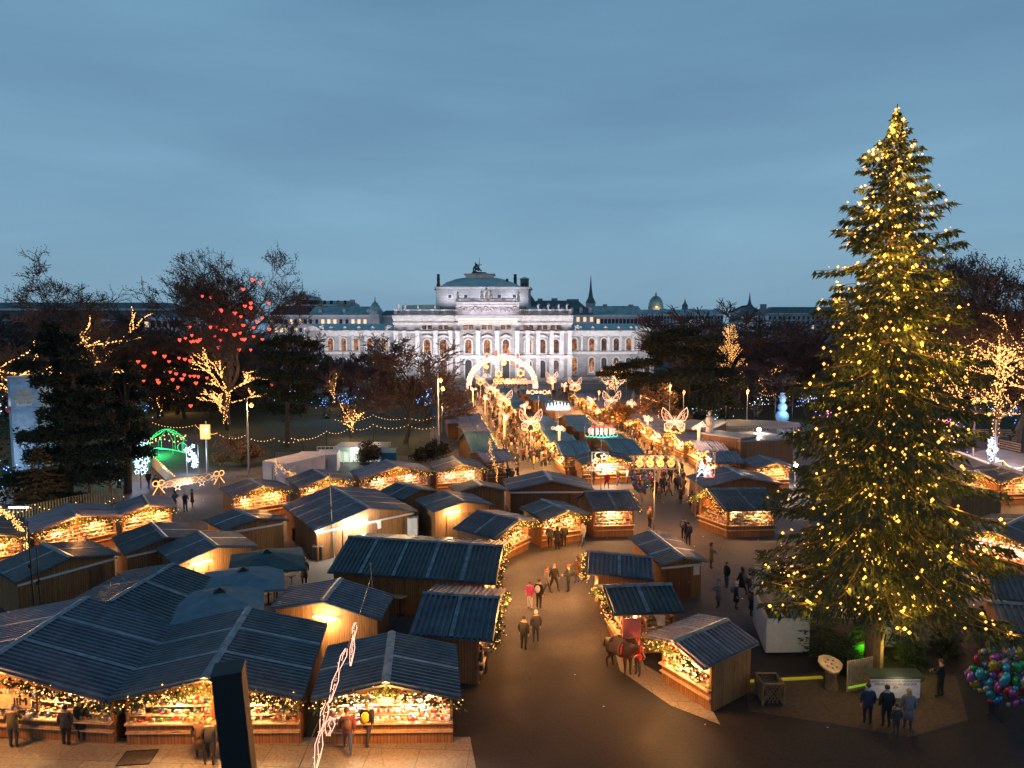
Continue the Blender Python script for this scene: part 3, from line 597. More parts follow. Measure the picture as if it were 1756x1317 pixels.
for i,px in enumerate((535,566.6,588.6,610,634,657,985,1014.7,1036,1057,1078.4,1110)):
    y=yw-1.2 if px<546 or px>1097 else yw
    arch_win(px,580,600.5,1.65,y,E_win if i not in(8,9,11) else E_win2,hood=False)
    arch_win(px,613,640,1.65,y,E_win if i in(0,6,7) else E_win2 if i%2 else M_dark,hood=False)
# wing roofs, dormers and crowning ornaments
for a,b in ((520,676),(982,1124)):
    x0,x1=tx(a),tx(b); z0,z1=tz(566.5),tz(554.5)
    r=TB(); r.add([(x0,yw,z0),(x1,yw,z0),(x1,yw+6,z1),(x0,yw+6,z1),(x0,yw+20,z1),(x1,yw+20,z1),(x0,yw+24,z0),(x1,yw+24,z0)],[(0,1,2,3),(3,2,5,4),(4,5,7,6),(0,3,4,6),(1,2,5,7)])
    ro=r.build('roof',M_copper,th)
    for i in range(6):
        x=x0+(x1-x0)*(i+.7)/6.4; d=TB(); d.bx(x-.5,x+.5,yw+.1,yw+1.4,z0,z0+.8); d.prism([(x-.65,z0+.8),(x,z0+1.3),(x+.65,z0+.8)],yw,yw+1.5); d.build('dormer',M_trim,ro)
for px in (531,1112,546,664,990,1098):
    g=TB(); x=tx(px); z=tz(566.5); big=px in(531,1112)
    if big: g.prism([(x-2.6,z),(x-1.6,z+.9),(x,z+1.5),(x+1.6,z+.9),(x+2.6,z)],yw-1.6,yw-.4)
    for i in range(14): g.ball((x+rr.uniform(-1,1)*(1.7 if big else .8),yw-1+rr.uniform(-.3,.3),z+rr.uniform(.3,2.0)*(1 if big else .8)),rr.uniform(.2,.42),6)
    g.build('ornament',M_trim,th)
def figure(x,y,z,h,m,par,name='statue',lean=0):
    g=TB() if par is th else MB(None,par.location); 
    g.lathe([(h*.16,0),(h*.17,h*.1),(h*.12,h*.45),(h*.15,h*.68),(h*.06,h*.8),(h*.075,h*.9),(.01,h)],(x,y,z),8)
    g.tube([(x-h*.12,y,z+h*.68),(x-h*.24,y-.1,z+h*.5),(x-h*.14,y-.2,z+h*.4)],h*.04,5); g.tube([(x+h*.12,y,z+h*.68),(x+h*.22,y,z+h*.85+lean)],h*.04,5)
    return g.build(name,m,par)
for px in (684,695,717,746,783,923,940,958,972): figure(tx(px),yc+.3,tz(531),1.9 if px>900 or px<700 else 1.5,M_trim,th)
figure(tx(786),yc-.6,tz(511.5),2.3,M_statue,th); figure(tx(889),yc-.6,tz(511.5),2.3,M_statue,th)
g=TB()
for i,(dx,h) in enumerate(((-1.5,2.4),(0,3.7),(1.3,2.7))):
    g.lathe([(.5,0),(.55,.4),(.35,h*.5),(.45,h*.7),(.2,h*.82),(.25,h*.92),(.02,h)],(tx(835)+dx,yc-.9,tz(511.5)),8)
g.tube([(tx(835)-1.3,yc-.9,tz(511.5)+1.8),(tx(835),yc-1.1,tz(511.5)+2.5),(tx(835)+1.4,yc-.9,tz(511.5)+1.6)],.16,5)
g.build('statue_group',M_statue,th)
# drum with shallow dome behind the front
YD=YT+15
def dx_(px): return tx(px,YD)
def dz_(py): return tz(py,YD)
dr=TB(); xa,xb=dx_(749),dx_(906); dr.prism([(xa,YD),(xb,YD),(xb+1,YD+8),(xb,YD+17),(xa,YD+17),(xa-1,YD+8)],dz_(541)-1,dz_(493.5),axis='z')
do=dr.build('drum',M_stone,th)
t_=TB(); t_.prism([(xa-.6,YD-.6),(xb+.6,YD-.6),(xb+1.6,YD+8),(xb+.6,YD+17.6),(xa-.6,YD+17.6),(xa-1.6,YD+8)],dz_(495),dz_(492),axis='z'); t_.build('cornice',M_trim,do)
for px in (772,799,827,856,882):
    q=TB(); x=dx_(px); q.bx(x-.75,x+.75,YD-.12,YD-.003,dz_(511.5),dz_(505)); wq=q.build('window',M_trim,do)
    q=TB(); q.bx(x-.55,x+.55,YD-.14,YD-.121,dz_(511),dz_(505.6)); q.build('pane',M_dark,wq)
rf=TB(); 
def ring_(px0,px1,y0,y1,py): z=dz_(py); return [(dx_(px0),y0,z),(dx_(px1),y0,z),(dx_(px1)+1,(y0+y1)/2,z),(dx_(px1),y1,z),(dx_(px0),y1,z),(dx_(px0)-1,(y0+y1)/2,z)]
rs=[ring_(755,893,YD,YD+17,492),ring_(766,879,YD+1.5,YD+15.5,484.5),ring_(780,863,YD+3.5,YD+13.5,478),ring_(795,849,YD+5,YD+12,475)]
vs=[v for r in rs for v in r]; rf.add(vs,[(i*6+j,i*6+(j+1)%6,(i+1)*6+(j+1)%6,(i+1)*6+j) for i in range(3) for j in range(6)]+[tuple(range(18,24))])
for i in range(26):
    f=i/25; a=[dx_(755+138*f),dx_(766+113*f),dx_(780+83*f),dx_(795+54*f)]
    rf.tube([(a[0],YD,dz_(492)+.1),(a[1],YD+1.5,dz_(484.5)+.1),(a[2],YD+3.5,dz_(478)+.1),(a[3],YD+5,dz_(475)+.1)],.07,3)
rf.build('roof',M_copper,do)
ln=TB(); ln.bx(dx_(797),dx_(846),YD+5,YD+12,dz_(475),dz_(468.5)); ln.bx(dx_(796)-.3,dx_(847)+.3,YD+4.6,YD+12.4,dz_(468.5),dz_(467)); lo=ln.build('lantern',M_trim,do)
g=TB(); cxs=dx_(820)
g.prism([(cxs-2.6,dz_(467)),(cxs+3,dz_(467)),(cxs+2.4,dz_(464.5)),(cxs-2,dz_(463))],YD+5.5,YD+9)
for i in range(22): 
    f=rr.random(); g.ball((cxs-.8+rr.uniform(-1,1)*2*(1-f),YD+7+rr.uniform(-1,1),dz_(464)+f*2.6),rr.uniform(.22,.45),6)
g.tube([(cxs-.1,YD+7,dz_(462)),(cxs+.2,YD+7,dz_(437))],[.2,.03],5); g.tube([(cxs-1,YD+7,dz_(460)),(cxs-1.3,YD+7,dz_(446))],[.3,.15],5); g.tube([(cxs-.6,YD+7,dz_(452)),(cxs+1,YD+7,dz_(450))],.12,5)
g.build('sculpture',M_bronze,do)
for px,t0,t1,w_ in ((751,469,492,.55),(883.5,469,490,.6),(869.5,477,484,.5),(766,482.5,488,.25)):
    g=TB(); x=dx_(px); z0,z1=dz_(t1)-.5,dz_(t0); g.bx(x-w_,x+w_,YD+2,YD+2+2*w_,z0,z0+(z1-z0)*.35); g.lathe([(w_*.8,0),(w_*.95,(z1-z0)*.35),(w_*.75,(z1-z0)*.5),(w_,(z1-z0)*.62),(w_*.5,(z1-z0)*.65)],(x,YD+2+w_,z0+(z1-z0)*.35),8); g.build('chimney',M_bronze,th)
g=TB(); g.bx(dx_(893),dx_(908),YD+10,YD+14,dz_(520),dz_(474)); tw=g.build('tower',M_slate,th)
g=TB(); g.prism([(dx_(892),dz_(474)),(dx_(900.5),dz_(470.5)),(dx_(909),dz_(474))],YD+9.6,YD+14.4); g.build('roof',M_copper,tw)
for x in (897,903): g=TB(); g.bx(dx_(x)-.3,dx_(x)+.3,YD+9.93,YD+9.997,dz_(492),dz_(482)); g.build('window',M_dark,tw)
g=TB(); g.prism([(dx_(890),dz_(520)),(dx_(908),dz_(496)),(dx_(925),dz_(520))],YD+14.1,YD+18); g.build('roof',M_slate,th)
g=TB(); g.prism([(tx(684),tz(531)-1),(tx(684),tz(522)),(tx(746),tz(521)),(tx(746),tz(531)-1)],yc+6,yc+16); g.prism([(tx(912),tz(531)-1),(tx(903),tz(524)),(tx(975),tz(531)-1)],yc+8,yc+16); g.build('roof',M_copper,th)
cb=TB()
for i in range(46): 
    x=tx(789)+(tx(885)-tx(789))*i/45; cb.bx(x-.16,x+.16,yc-2.25,yc-2.1,tz(548),tz(546.2))
cb.build('cornice_lamps',E_corn,th,kind='stuff')
cb=TB(); cb.bx(tx(787),tx(887),yc-2.05,yc-1.75,tz(552.5),tz(551)); cb.build('light_ledge',E_corn,th)
lamp('cornice_glow',(tx(837),yc-2.6,tz(549)),900,(1,.66,.4),parent=None,typ='AREA',size=(18,.5),rot=(-PI/2-.3,0,0))
# floodlights in front of the theatre
for i,px in enumerate((545,620,700,770,835,900,970,1040,1100)):
    x=tx(px); y=YT-14
    f=thing('floodlight',(x,y,0),0,'low white floodlight on the ground before the theatre','floodlight','theatre floodlights')
    b=MB(None,(x,y,0)); b.bx(x-.4,x+.4,y-.2,y+.2,.1,.7); b.build('housing',M_iron,f)
    b=MB(None,(x,y,0)); b.bx(x-.35,x+.35,y+.21,y+.25,.2,.65); b.build('lens',emis('flood_lens',(.9,.93,1),6),f)
    fl_=lamp('flood_beam',(x,y,.8),2050 if 690<px<980 else 1800,(.95,.94,1),typ='AREA',size=(6,1),rot=(PI/2+math.radians(60),0,0)); fl_.data.spread=math.radians(125)
for px,y,z,p,sx in ((837,yc-1.35,tz(540)+.15,340,16),(715,yc+8,tz(531),0,6)):
    if p: lamp('attic_flood',(tx(px),y-1.6,z-.2),p,(.9,.82,1),typ='AREA',size=(sx,.4),rot=(PI-.35,0,0))
for px in (775,827,880): lamp('drum_flood',(dx_(px),YD-3.2,dz_(519)+.2),560,(.86,.86,1),typ='AREA',size=(7,.5),rot=(PI-.5,0,0))
for px in (724,): lamp('statue_light',(tx(px),yc+1,tz(516)),60,(1,.7,.4),.3)
# ------------------------------------------------------------------ city behind
def city(label,px0,px1,py_eave,py_ridge,Y,wallm,roofm,wins=(),dep=14,hip=2,litw=(),dorm=0,chim=(),cat='building',name='town_house',wz=(1.1,1.7)):
    x0,x1=W(px0,560,Y).x,W(px1,560,Y).x; ze=W(878,py_eave,Y).z; zr_=W(878,py_ridge,Y).z; o=((x0+x1)/2,Y,0)
    t=thing(name,o,0,label,cat); b=MB(None,o); b.bx(x0,x1,Y,Y+dep,0,ze); wl=b.build('wall',wallm,t)
    b=MB(None,o); b.bx(x0-.3,x1+.3,Y-.5,Y-.003,ze-.7,ze); b.bx(x0-.1,x1+.1,Y-.25,Y-.003,ze-4.2,ze-3.9); b.build('cornice',M_trim,wl)
    b=MB(None,o); h=hip; b.add([(x0,Y-.3,ze),(x1,Y-.3,ze),(x1,Y+dep,ze),(x0,Y+dep,ze),(x0+h,Y+4,zr_),(x1-h,Y+4,zr_),(x1-h,Y+dep-4,zr_),(x0+h,Y+dep-4,zr_)],[(0,1,5,4),(1,2,6,5),(2,3,7,6),(3,0,4,7),(4,5,6,7)]); r=b.build('roof',roofm,t)
    for (wy,n) in wins:
        for i in range(n):
            x=x0+(x1-x0)*(i+.5)/n; z=W(878,wy,Y).z; b=MB(None,o); ww,wh=wz
            b.bx(x-ww/2,x+ww/2,Y-.1,Y-.004,z-wh/2,z+wh/2); b.build('window',E_win3 if rr.random()<litw[0] else M_dark,t)
    for i in range(dorm):
        x=x0+(x1-x0)*(i+.5)/dorm; z=ze+(zr_-ze)*.25; b=MB(None,o); b.bx(x-.6,x+.6,Y+.3,Y+3,z-.8,z+1); b.prism([(x-.8,z+1),(x,z+1.5),(x+.8,z+1)],Y+.2,Y+3); b.build('dormer',M_trim if dorm>4 else roofm,r)
    for (cx,cy,cw) in chim:
        x=W(cx,560,Y).x; z=W(878,cy,Y).z; b=MB(None,o); b.bx(x-cw,x+cw,Y+4,Y+6,ze,z); b.build('chimney',M_statue,r)
    return t
E_win3=emis('far_window',(1,.68,.4),.9)
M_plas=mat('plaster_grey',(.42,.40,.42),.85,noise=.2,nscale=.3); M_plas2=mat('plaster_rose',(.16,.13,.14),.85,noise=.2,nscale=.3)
M_maroon=mat('maroon_roof',(.07,.045,.05),.7,noise=.3,nscale=.5); M_teal=mat('teal_sheet_roof',(.3,.4,.41),.6,noise=.35,nscale=.4,detail=8)
city('pale office house with a maroon roof left of the theatre wing',462,528,540,524,262,M_plas,M_maroon,((551.5,8),(566,8),(580,8)),litw=(.45,))
city('long pale house with a teal roof and glass penthouse left of the theatre',528,652,540,525,264,M_plas,M_teal,((551.5,12),(566,12)),litw=(.6,),dorm=3,chim=((580,517,1.2),(600,513,.8)))
t=city('flat glazed penthouse block rising above the teal roofed house',505,610,522,515,272,M_teal,M_teal,((519,9),),litw=(.1,),dep=8)
x,z=W(516,500,274).x,W(516,500,274).z; b=MB(None,t.location); b.lathe([(8,-5),(7,-3.6),(1.5,-2.7),(1.2,-1.5),(.2,-1.2),(.05,4)],(x,276,z+1.5),12); b.tube([(W(476,500,274).x,274,z-6),(W(476,500,274).x,274,W(476,491,274).z)],.12,5); b.build('antenna_roof',M_teal,t)
t=thing('corner_turret',(W(642,560,262).x,262,0),0,'small helmet shaped turret with an arched opening on the house corner','turret')
b=MB(None,t.location); b.bx(t.location.x-1.9,t.location.x+1.9,262,266,0,W(642,538,262).z); b.build('shaft',M_plas,t)
b=MB(None,t.location); z=W(642,538,262).z; b.lathe([(2.2,0),(2.3,1),(1.9,2.6),(1.1,4),(.3,4.7),(.1,6.5)],(t.location.x,264,z),12); b.build('helmet_roof',M_teal,t)
city('low dark roofed house in the gap beside the theatre',650,690,541,532,268,M_plas,M_slate,(),dep=10)
city('long house with a high slate roof and lit windows right of the theatre attic',893,1020,540,514.5,255,M_plas,M_slate,((547.7,11),),litw=(.6,),hip=6,dorm=8,chim=((927,511,.9),(952,510.5,1.1),(980,512,1.4),(990,512,.9)))
t=city('grey house with skylights in its teal roof and a row of dark windows',1016,1106,540,524,258,M_plas,M_teal,((551,14),),litw=(.03,),chim=((1040,521,.7),(1085,521.5,.8)))
b=MB(None,t.location)
for px in (1031,1044,1054,1075): 
    x=W(px,530,258).x; b.add([(x-1.6,258.3,W(878,538,258).z),(x+.3,258.3,W(878,538,258).z),(x-1.4,262.2,W(878,530,262).z),(x-2.6,262.2,W(878,530,262).z)],[(0,1,2,3)])
b.build('skylight',mat('skylight_glass',(.35,.45,.5),.15),t)
for (px,pt,pb,Y,w_,lab) in ((1013,472,520,420,3.3,'tall needle shaped dark church spire'),(1286,501,526,430,2.6,'thin spire on the ridge of the far hipped roof')):
    x=W(px,500,Y).x; t=thing('church_spire',(x,Y,0),0,lab,'spire'); z0,z1=W(px,pb,Y).z,W(px,pt,Y).z
    b=MB(None,t.location); b.bx(x-w_*.8,x+w_*.8,Y-w_*.8,Y+w_*.8,0,z0); b.build('tower',M_plas,t)
    b=MB(None,t.location); b.lathe([(w_,0),(w_*.45,(z1-z0)*.22),(w_*.22,(z1-z0)*.5),(.08,z1-z0)],(x,Y,z0),8); b.build('roof',M_slate,t)
t=thing('domed_palace_roof',(W(1125,500,390).x,390,0),0,'pale green palace dome with gilded band and small lantern','dome')
x=t.location.x; zb=W(878,532,390).z; z0=W(878,526.5,390).z; z1=W(878,507,390).z; r=4.15
b=MB(None,t.location); b.lathe([(r*1.12,-zb),(r*1.12,0),(r*1.02,.1),(r*1.02,z0-zb)],(x,390,zb),20); b.build('drum',M_plas,t)
b=MB(None,t.location); b.lathe([(r*math.cos(a)*1.0,(z1-z0)*math.sin(a)) for a in [PI/2*i/9 for i in range(9)]]+[(.5,z1-z0)],(x,390,z0),24)
b.smooth=True; do=b.build('dome',mat('patina_gilt',(.25,.36,.34),.4,.3,noise=.25,nscale=.3),t)
b=MB(None,t.location); b.lathe([(r*1.04,0),(r*1.06,.5),(r*1.0,.9)],(x,390,z0-.3),24); b.build('gilded_band',mat('gilding',(.8,.5,.2),.35,.7),do)
b=MB(None,t.location); b.lathe([(.7,0),(.6,1),(.8,1.1),(.2,1.7),(.05,3)],(x,390,z1-.2),8); b.build('lantern',mat('gilding',(.8,.5,.2),.35,.7),do)
lamp('dome_glow',(x,382,z0-1),700,(1,.75,.45),.6)
t=thing('domed_turret',(W(1175,500,385).x,385,0),0,'small dark bulbous turret right of the palace dome','turret'); x=t.location.x; z=W(878,533,385).z
b=MB(None,t.location); b.bx(x-2,x+2,383,387,0,z-2); b.build('shaft',M_plas,t); b=MB(None,t.location); b.lathe([(2.6,-2),(2.4,0),(1.6,1.5),(1.7,3),(.6,4.6),(.4,5.4),(.05,7)],(x,385,z),10); b.build('roof',M_slate,t)
city('long low palace wing with pale chimneys under the dome',1100,1240,539,530.5,372,M_plas,M_teal,((545,26),(552,26),(560,26)),litw=(.05,),chim=((1140,529,1.6),(1150,530,1.4),(1190,529,1.7),(1212,530,1.2),(1233,528.5,1.4)))
city('grey corner house with a dark dormered roof behind the lit cone tree',1268,1320,552,533,300,M_plas,M_slate,((562,7),(572,7)),litw=(.05,),dorm=6,hip=3)
city('hipped roof crowned by the thin spire',1266,1306,533.5,523,405,M_plas,M_slate,(),hip=8,dep=16,name='museum_roof')
city('broad dark block with a flat slate roof right of the spire',1316,1480,537,526,380,M_plas,M_slate,((545,20),(553,20),(561,20)),litw=(.04,),hip=4,chim=((1313.5,521,1.5),))
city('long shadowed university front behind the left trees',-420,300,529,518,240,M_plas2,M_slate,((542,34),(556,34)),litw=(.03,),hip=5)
city('rose lit house front showing through the left trees',214,310,545,538,200,mat('rose_stone',(.5,.36,.36),.85,noise=.2,nscale=.4),M_slate,((556,9),(572,9)),litw=(.1,),dep=10)
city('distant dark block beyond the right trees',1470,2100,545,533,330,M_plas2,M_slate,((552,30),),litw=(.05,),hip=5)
for px,Y,p in ((495,248,900),(560,250,1300),(620,250,1100),(1000,246,500),(1060,248,700),(1292,288,900),(1180,360,400)): lamp('street_glow',(W(px,560,Y).x,Y,6),p,(.9,.88,1),typ='AREA',size=(12,1),rot=(PI/2+.35,0,0))
lamp('facade_light',(W(250,560,186).x,190,3),500,(1,.75,.72),typ='AREA',size=(10,1),rot=(PI/2+.4,0,0))
# ------------------------------------------------------------------ trees
M_bark=mat('bark',(.045,.033,.028),.9,noise=.4,nscale=5,bump=.5,bscale=14)
M_bark2=mat('plane_bark',(.09,.075,.06),.9,noise=.4,nscale=3)
M_twig=mat('twigs',(.085,.06,.058),.9,noise=.3,nscale=2)
M_leafd=mat('withered_leaves',(.05,.035,.022),.9,col2=(.10,.06,.03),nscale=1.5)
M_leafo=mat('orange_leaves',(.22,.11,.03),.85,col2=(.12,.07,.03),nscale=1.5)
M_pine=mat('pine_needles',(.010,.016,.010),.9,col2=(.026,.036,.018),nscale=.8)
M_spruce=mat('spruce_needles',(.02,.036,.016),.85,col2=(.05,.078,.032),nscale=1.3)
def skeleton(seed,h,spread,trunk_h=.3,lv=4,kids=(7,6,5,5),up=.45,wig=.16):
    rr=R_(seed); segs=[]
    def grow(p,d,ln,r,level):
        n=5 if level<2 else 3; pts=[p.copy()]; 
        for i in range(n):
            d=(d+Vector((rr.gauss(0,wig),rr.gauss(0,wig),rr.gauss(0,wig)+(.05*up if level else 0)))).normalized(); p=p+d*ln/n; pts.append(p.copy())
        segs.append((pts,r,r*(.45 if level<lv else .3),level))
        if level>=lv: return
        k=kids[min(level,len(kids)-1)]
        for j in range(k):
            f=rr.uniform(trunk_h,1) if level==0 else rr.uniform(.25,1)
            if level==0: f=trunk_h+(1-trunk_h)*(j+.5)/k
            q=pts[0].lerp(pts[-1],0); x=f*n; i=min(n-1,int(x)); q=pts[i].lerp(pts[i+1],x-i)
            ax=d.cross(Vector((rr.gauss(0,1),rr.gauss(0,1),rr.gauss(0,1)))).normalized()
            ang=rr.uniform(.5,1.05)*(1.15 if level==0 else 1); nd=(Quaternion(ax,ang)@d).normalized(); nd.z=abs(nd.z)*.6+nd.z*.4+up*.15; nd.normalize()
            grow(q,nd,ln*rr.uniform(.5,.75)*(1.05-.25*f if level else 1),r*(1-.5*f)*.55,level+1)
    grow(Vector((0,0,0)),Vector((0,0,1)),h*.62,h*.022,0)
    top_=[p for s in segs if s[3]>=2 for p in s[0]]; mx,my,mz=[sum(p[k] for p in top_)/len(top_) for k in (0,1,2)]
    for s_ in segs:
        for p in s_[0]: f=max(0,p.z)/mz; p.x-=mx*f; p.y-=my*f
    zs=max(p.z for s in segs for p in s[0]); xs=sorted(math.hypot(p.x,p.y) for s in segs for p in s[0]); xm=xs[int(len(xs)*.985)]
    fz,fx=h/zs,spread/xm
    return [([Vector((p.x*(fx if p.z>0 else 1),p.y*fx,p.z*fz)) for p in pts],r0,r1,l) for pts,r0,r1,l in segs]
def tree_from(name,sk,label,cat='tree',group=None,leaves=0,leafm=None,lights=None,lcol=None,lv_l=2,lstep=.3,lr=.06,bark=None,loc=(0,0,0),leafsz=.28,seed=1,zmin=0,wrapr=1.0,tmin=.035):
    rr=R_(seed); t=thing(name,loc,0,label,cat,group)
    a=MB();b=MB();L=MB()
    for pts,r0,r1,l in sk:
        n=len(pts); rad=[max(tmin,r0+(r1-r0)*i/(n-1)) for i in range(n)]
        (a if l<2 else b).tube(pts,rad,6 if l==0 else 4 if l<2 else 3,cap=False)
        if leaves and l>=3:
            for k in range(leaves):
                p=pts[rr.randrange(1,n)]+Vector((rr.gauss(0,.25),rr.gauss(0,.25),rr.gauss(0,.25)))
                d=Vector((rr.gauss(0,1),rr.gauss(0,1),rr.gauss(0,1))).normalized()*leafsz; e=d.cross(Vector((rr.gauss(0,1),rr.gauss(0,1),rr.gauss(0,1)))).normalized()*leafsz*.45
                L.add([p-d*.5,p+e,p+d*.5,p-e],[(0,1,2,3)])
    a.build('trunk',bark or M_bark,t); b.build('crown',M_twig,t)
    if leaves: L.build('leaves',leafm or M_leafd,t,kind='stuff')
    if lights:
        q=MB()
        for pts,r0,r1,l in sk:
            if l>lv_l: continue
            for i in range(len(pts)-1):
                p0,p1=pts[i],pts[i+1]; d=(p1-p0).length; rw=max(.05,r0+(r1-r0)*i/len(pts))*wrapr+.03
                for k in range(max(1,int(d/lstep))):
                    p=p0.lerp(p1,rr.random()); 
                    if p.z<zmin: continue
                    q.octa(p+Vector((rr.gauss(0,1),rr.gauss(0,1),rr.gauss(0,.4))).normalized()*rw,lr*rr.uniform(.7,1.3))
        q.build('wrapped_lights',lights,t,kind='stuff'); hh=max(p.z for s_ in sk for p in s_[0])
        for fz in (.3,.55,.8): lamp('wrap_glow',Vector(loc)+Vector((rr.uniform(-1,1),-1.5,hh*fz)),230,(1,.5,.2),1)
    return t
E_wrap=emis('wrap_bulb',(1,.46,.13),5); E_wrapc=emis('wrap_bulb_pale',(1,.58,.3),4)
def top(px,py,Y): return W(px,py,Y)
def place(px,Y): return Vector((W(px,600,Y).x,Y,0))
# large half-bare plane trees
def turned(sk,h,spread):
    "turn the tree so that its crown shows its fullest side"
    best=None
    for k in range(18):
        a=k*PI/9; c,s=math.cos(a),math.sin(a); n=0; hist=[0]*8
        for pts,_,_,l in sk:
            if l<4: continue
            p=pts[-1]; x=p.x*c-p.y*s
            if p.z>.68*h: hist[max(0,min(7,int((x/spread+1)*4)))]+=1
        sc_=min(hist[1:7])*3+min(hist[2:6])*4+min(hist[3:5])*5
        if best is None or sc_>best[0]: best=(sc_,c,s)
    _,c,s=best
    return [([Vector((p.x*c-p.y*s,p.x*s+p.y*c,p.z)) for p in pts],a,b,l) for pts,a,b,l in sk]
sk=skeleton(11,28,16,.28,5,(9,7,6,4,3),up=.6); sk=turned(sk,28,16)
tree_from('plane_tree',sk,'broad plane tree with thin withered foliage behind the left spruces','tree',leaves=4,loc=place(160,112),leafsz=.2,bark=M_bark2,seed=3)
sk=skeleton(23,30.5,14.5,.3,5,(9,7,6,4,3),up=1.0); sk=turned(sk,30.5,14.5)
tree_from('plane_tree',sk,'tallest plane tree on the left, red heart lights hung in its lower crown','tree',leaves=4,loc=place(385,113),leafsz=.2,bark=M_bark2,seed=4)
sk=skeleton(37,30,13,.25,5,(9,7,6,4,3),up=.7); sk=turned(sk,30,13)
tree_from('plane_tree',sk,'tall dark broadleaf tree rising behind the right side of the big spruce','tree',leaves=4,loc=place(1655,92),leafsz=.22,bark=M_bark2,seed=5)
sk=skeleton(41,26,11,.25,5,(7,6,5,4,3),up=.6)
tree_from('plane_tree',sk,'lower dark broadleaf tree cut by the right edge','tree',leaves=4,loc=place(1760,88),leafsz=.22,bark=M_bark2,seed=6)
sk=skeleton(52,15.8,9.6,.12,5,(10,7,6,5,3),up=.4)
tree_from('bare_tree',sk,'round dense leafless tree standing before the left half of the theatre','tree',loc=place(693,95),seed=7)
sk=skeleton(53,10,5,.15,4,(8,7,6,5),up=.4)
tree_from('bare_tree',sk,'smaller leafless tree at the right foot of the dense round tree','tree',loc=place(728,116),seed=7)
# bare park trees, copies of three
base=[]
for i,(sd,h,s) in enumerate(((61,16,8),(62,14,7.5),(63,18,9))):
    base.append(tree_from('park_tree',skeleton(sd,h,s,.12,4,(10,7,6,6)),'leafless park tree','tree','bare trees of the park',loc=(0,0,0),seed=i,tmin=.06))
spots=[(-30,140,0),(20,150,2),(60,165,0),(95,140,1),(130,170,2),(215,150,0),(255,135,1),(285,160,2),(330,150,1),(420,150,0),(452,165,2),(300,128,1),(245,170,0),(560,150,1),(520,170,0),(600,165,1),(640,150,1),(1180,150,2),(1215,170,0),(1345,135,2),(1400,140,0),(1300,165,1),(1330,180,2),(1440,150,1),(1490,165,0),(1540,140,2),(1590,160,0),(1640,150,1),(1700,165,2),(1750,145,0),(1800,150,2),(180,130,1),(350,175,0),(1262,190,1)]
hints=['far left edge','far left edge, taller','behind the banner pillar','behind the left spruce','between the spruce and plane tree','behind the plane tree','left of the heart lights','behind the heart lights','under the tall plane tree','between the plane tree and dark pine','behind the dark pine','in front of the rose house','far back by the rose house','behind the blue path lights','left of the theatre wing','before the theatre wing','beside the dense round tree','behind the spreading pine','right of the palace dome','left of the big spruce','close left of the big spruce','behind the cone of lights','behind the snowman','behind the spruce crown, left','behind the spruce trunk','behind the spruce crown, right','right of the spruce crown','behind the wrapped right trees','behind the right lamp post','at the right edge','beyond the right edge','under the broad plane tree','far behind the tall plane tree','before the dormered corner house']
for i,(px,Y,k) in enumerate(spots):
    o=base[k] if i<3 and False else copy_tree(base[k])
    o.location=place(px,Y); o.rotation_euler.z=i*1.7; s=(.9+.25*((i*37)%10)/10)*(1.25 if px<480 or px>1150 else 1); o.scale=(s,s,s*(.86+.02*(i%5)))
    o['label']='leafless dark park tree '+hints[i]
for i in range(26):
    px=(-60+i*26) if i<20 else 1290+(i-20)*90; o=copy_tree(base[i%3]); o.location=place(px+((i*31)%17),122+(i*13)%26); o.rotation_euler.z=i*2.1; s=.62+.05*(i%4); o.scale=(s*1.25,s*1.25,s)
    o['label']='low bushy leafless tree filling the dark park behind the market stalls'; o['group']='low bare trees filling the park'
for b_ in base:
    for ch in list(b_.children): bpy.data.objects.remove(ch)
    bpy.data.objects.remove(b_)
# trees wrapped in warm bulbs
def wrapped(px,Y,h,s,seed,label,kids=(6,5,4,3),lv=3,lvl=2,step=.22,lr=.08,th_=.3,up=.8,lights=None,zmin=.8,lev=4):
    return tree_from('wrapped_tree',skeleton(seed,h,s,th_,lev,kids,up=up),label,'tree',loc=place(px,Y),lights=lights or E_wrap,lv_l=lvl,lstep=step,lr=lr,seed=seed,zmin=zmin)
wrapped(385,108,13.8,6.4,71,'tree with trunk and boughs wholly wrapped in warm bulbs near the orange lamp',lvl=3,step=.12,lr=.06,kids=(6,4,3,2))
wrapped(40,95,20,14,72,'wrapped tree with long lit boughs above the left spruce',lvl=2,step=.13,lr=.07,kids=(6,4,4,2))
wrapped(180,118,21,11,73,'wrapped tree glowing between the two left spruces',lvl=2,step=.13,lr=.07,kids=(7,4,4,2))
wrapped(275,125,11.5,7.5,74,'small wrapped tree under the red heart lights',lvl=2,step=.25)
wrapped(303,130,7.5,4,75,'low forked tree with lit boughs below the heart lights',lvl=2,step=.25)
wrapped(1318,150,9.5,5,76,'loosely lit tree right of the cone of lights',lvl=3,step=.9,lr=.08)
wrapped(1600,84,17,10,77,'wrapped tree with a thick slanting lit bough behind the spruce',lvl=3,step=.15,lr=.06,kids=(6,4,3,2))
wrapped(1712,82,18.5,12.5,78,'widest wrapped tree at the right edge above the skating rink',lvl=3,step=.14,lr=.06,kids=(7,5,3,2))
wrapped(1665,100,16,9,79,'wrapped tree behind the right lamp post',lvl=3,step=.3,lr=.05)
wrapped(1055,152,9.5,4.6,80,'small tree densely lit before the right theatre wing',lvl=3,step=.2,lr=.06,kids=(8,6,4,3),lights=E_wrapc)
wrapped(568,140,9,2.6,81,'slim lit tree before the left theatre wing',lvl=1,step=.3)
wrapped(600,100,6,2.6,82,'low lit tree above the underground entrance',lvl=2,step=.3)
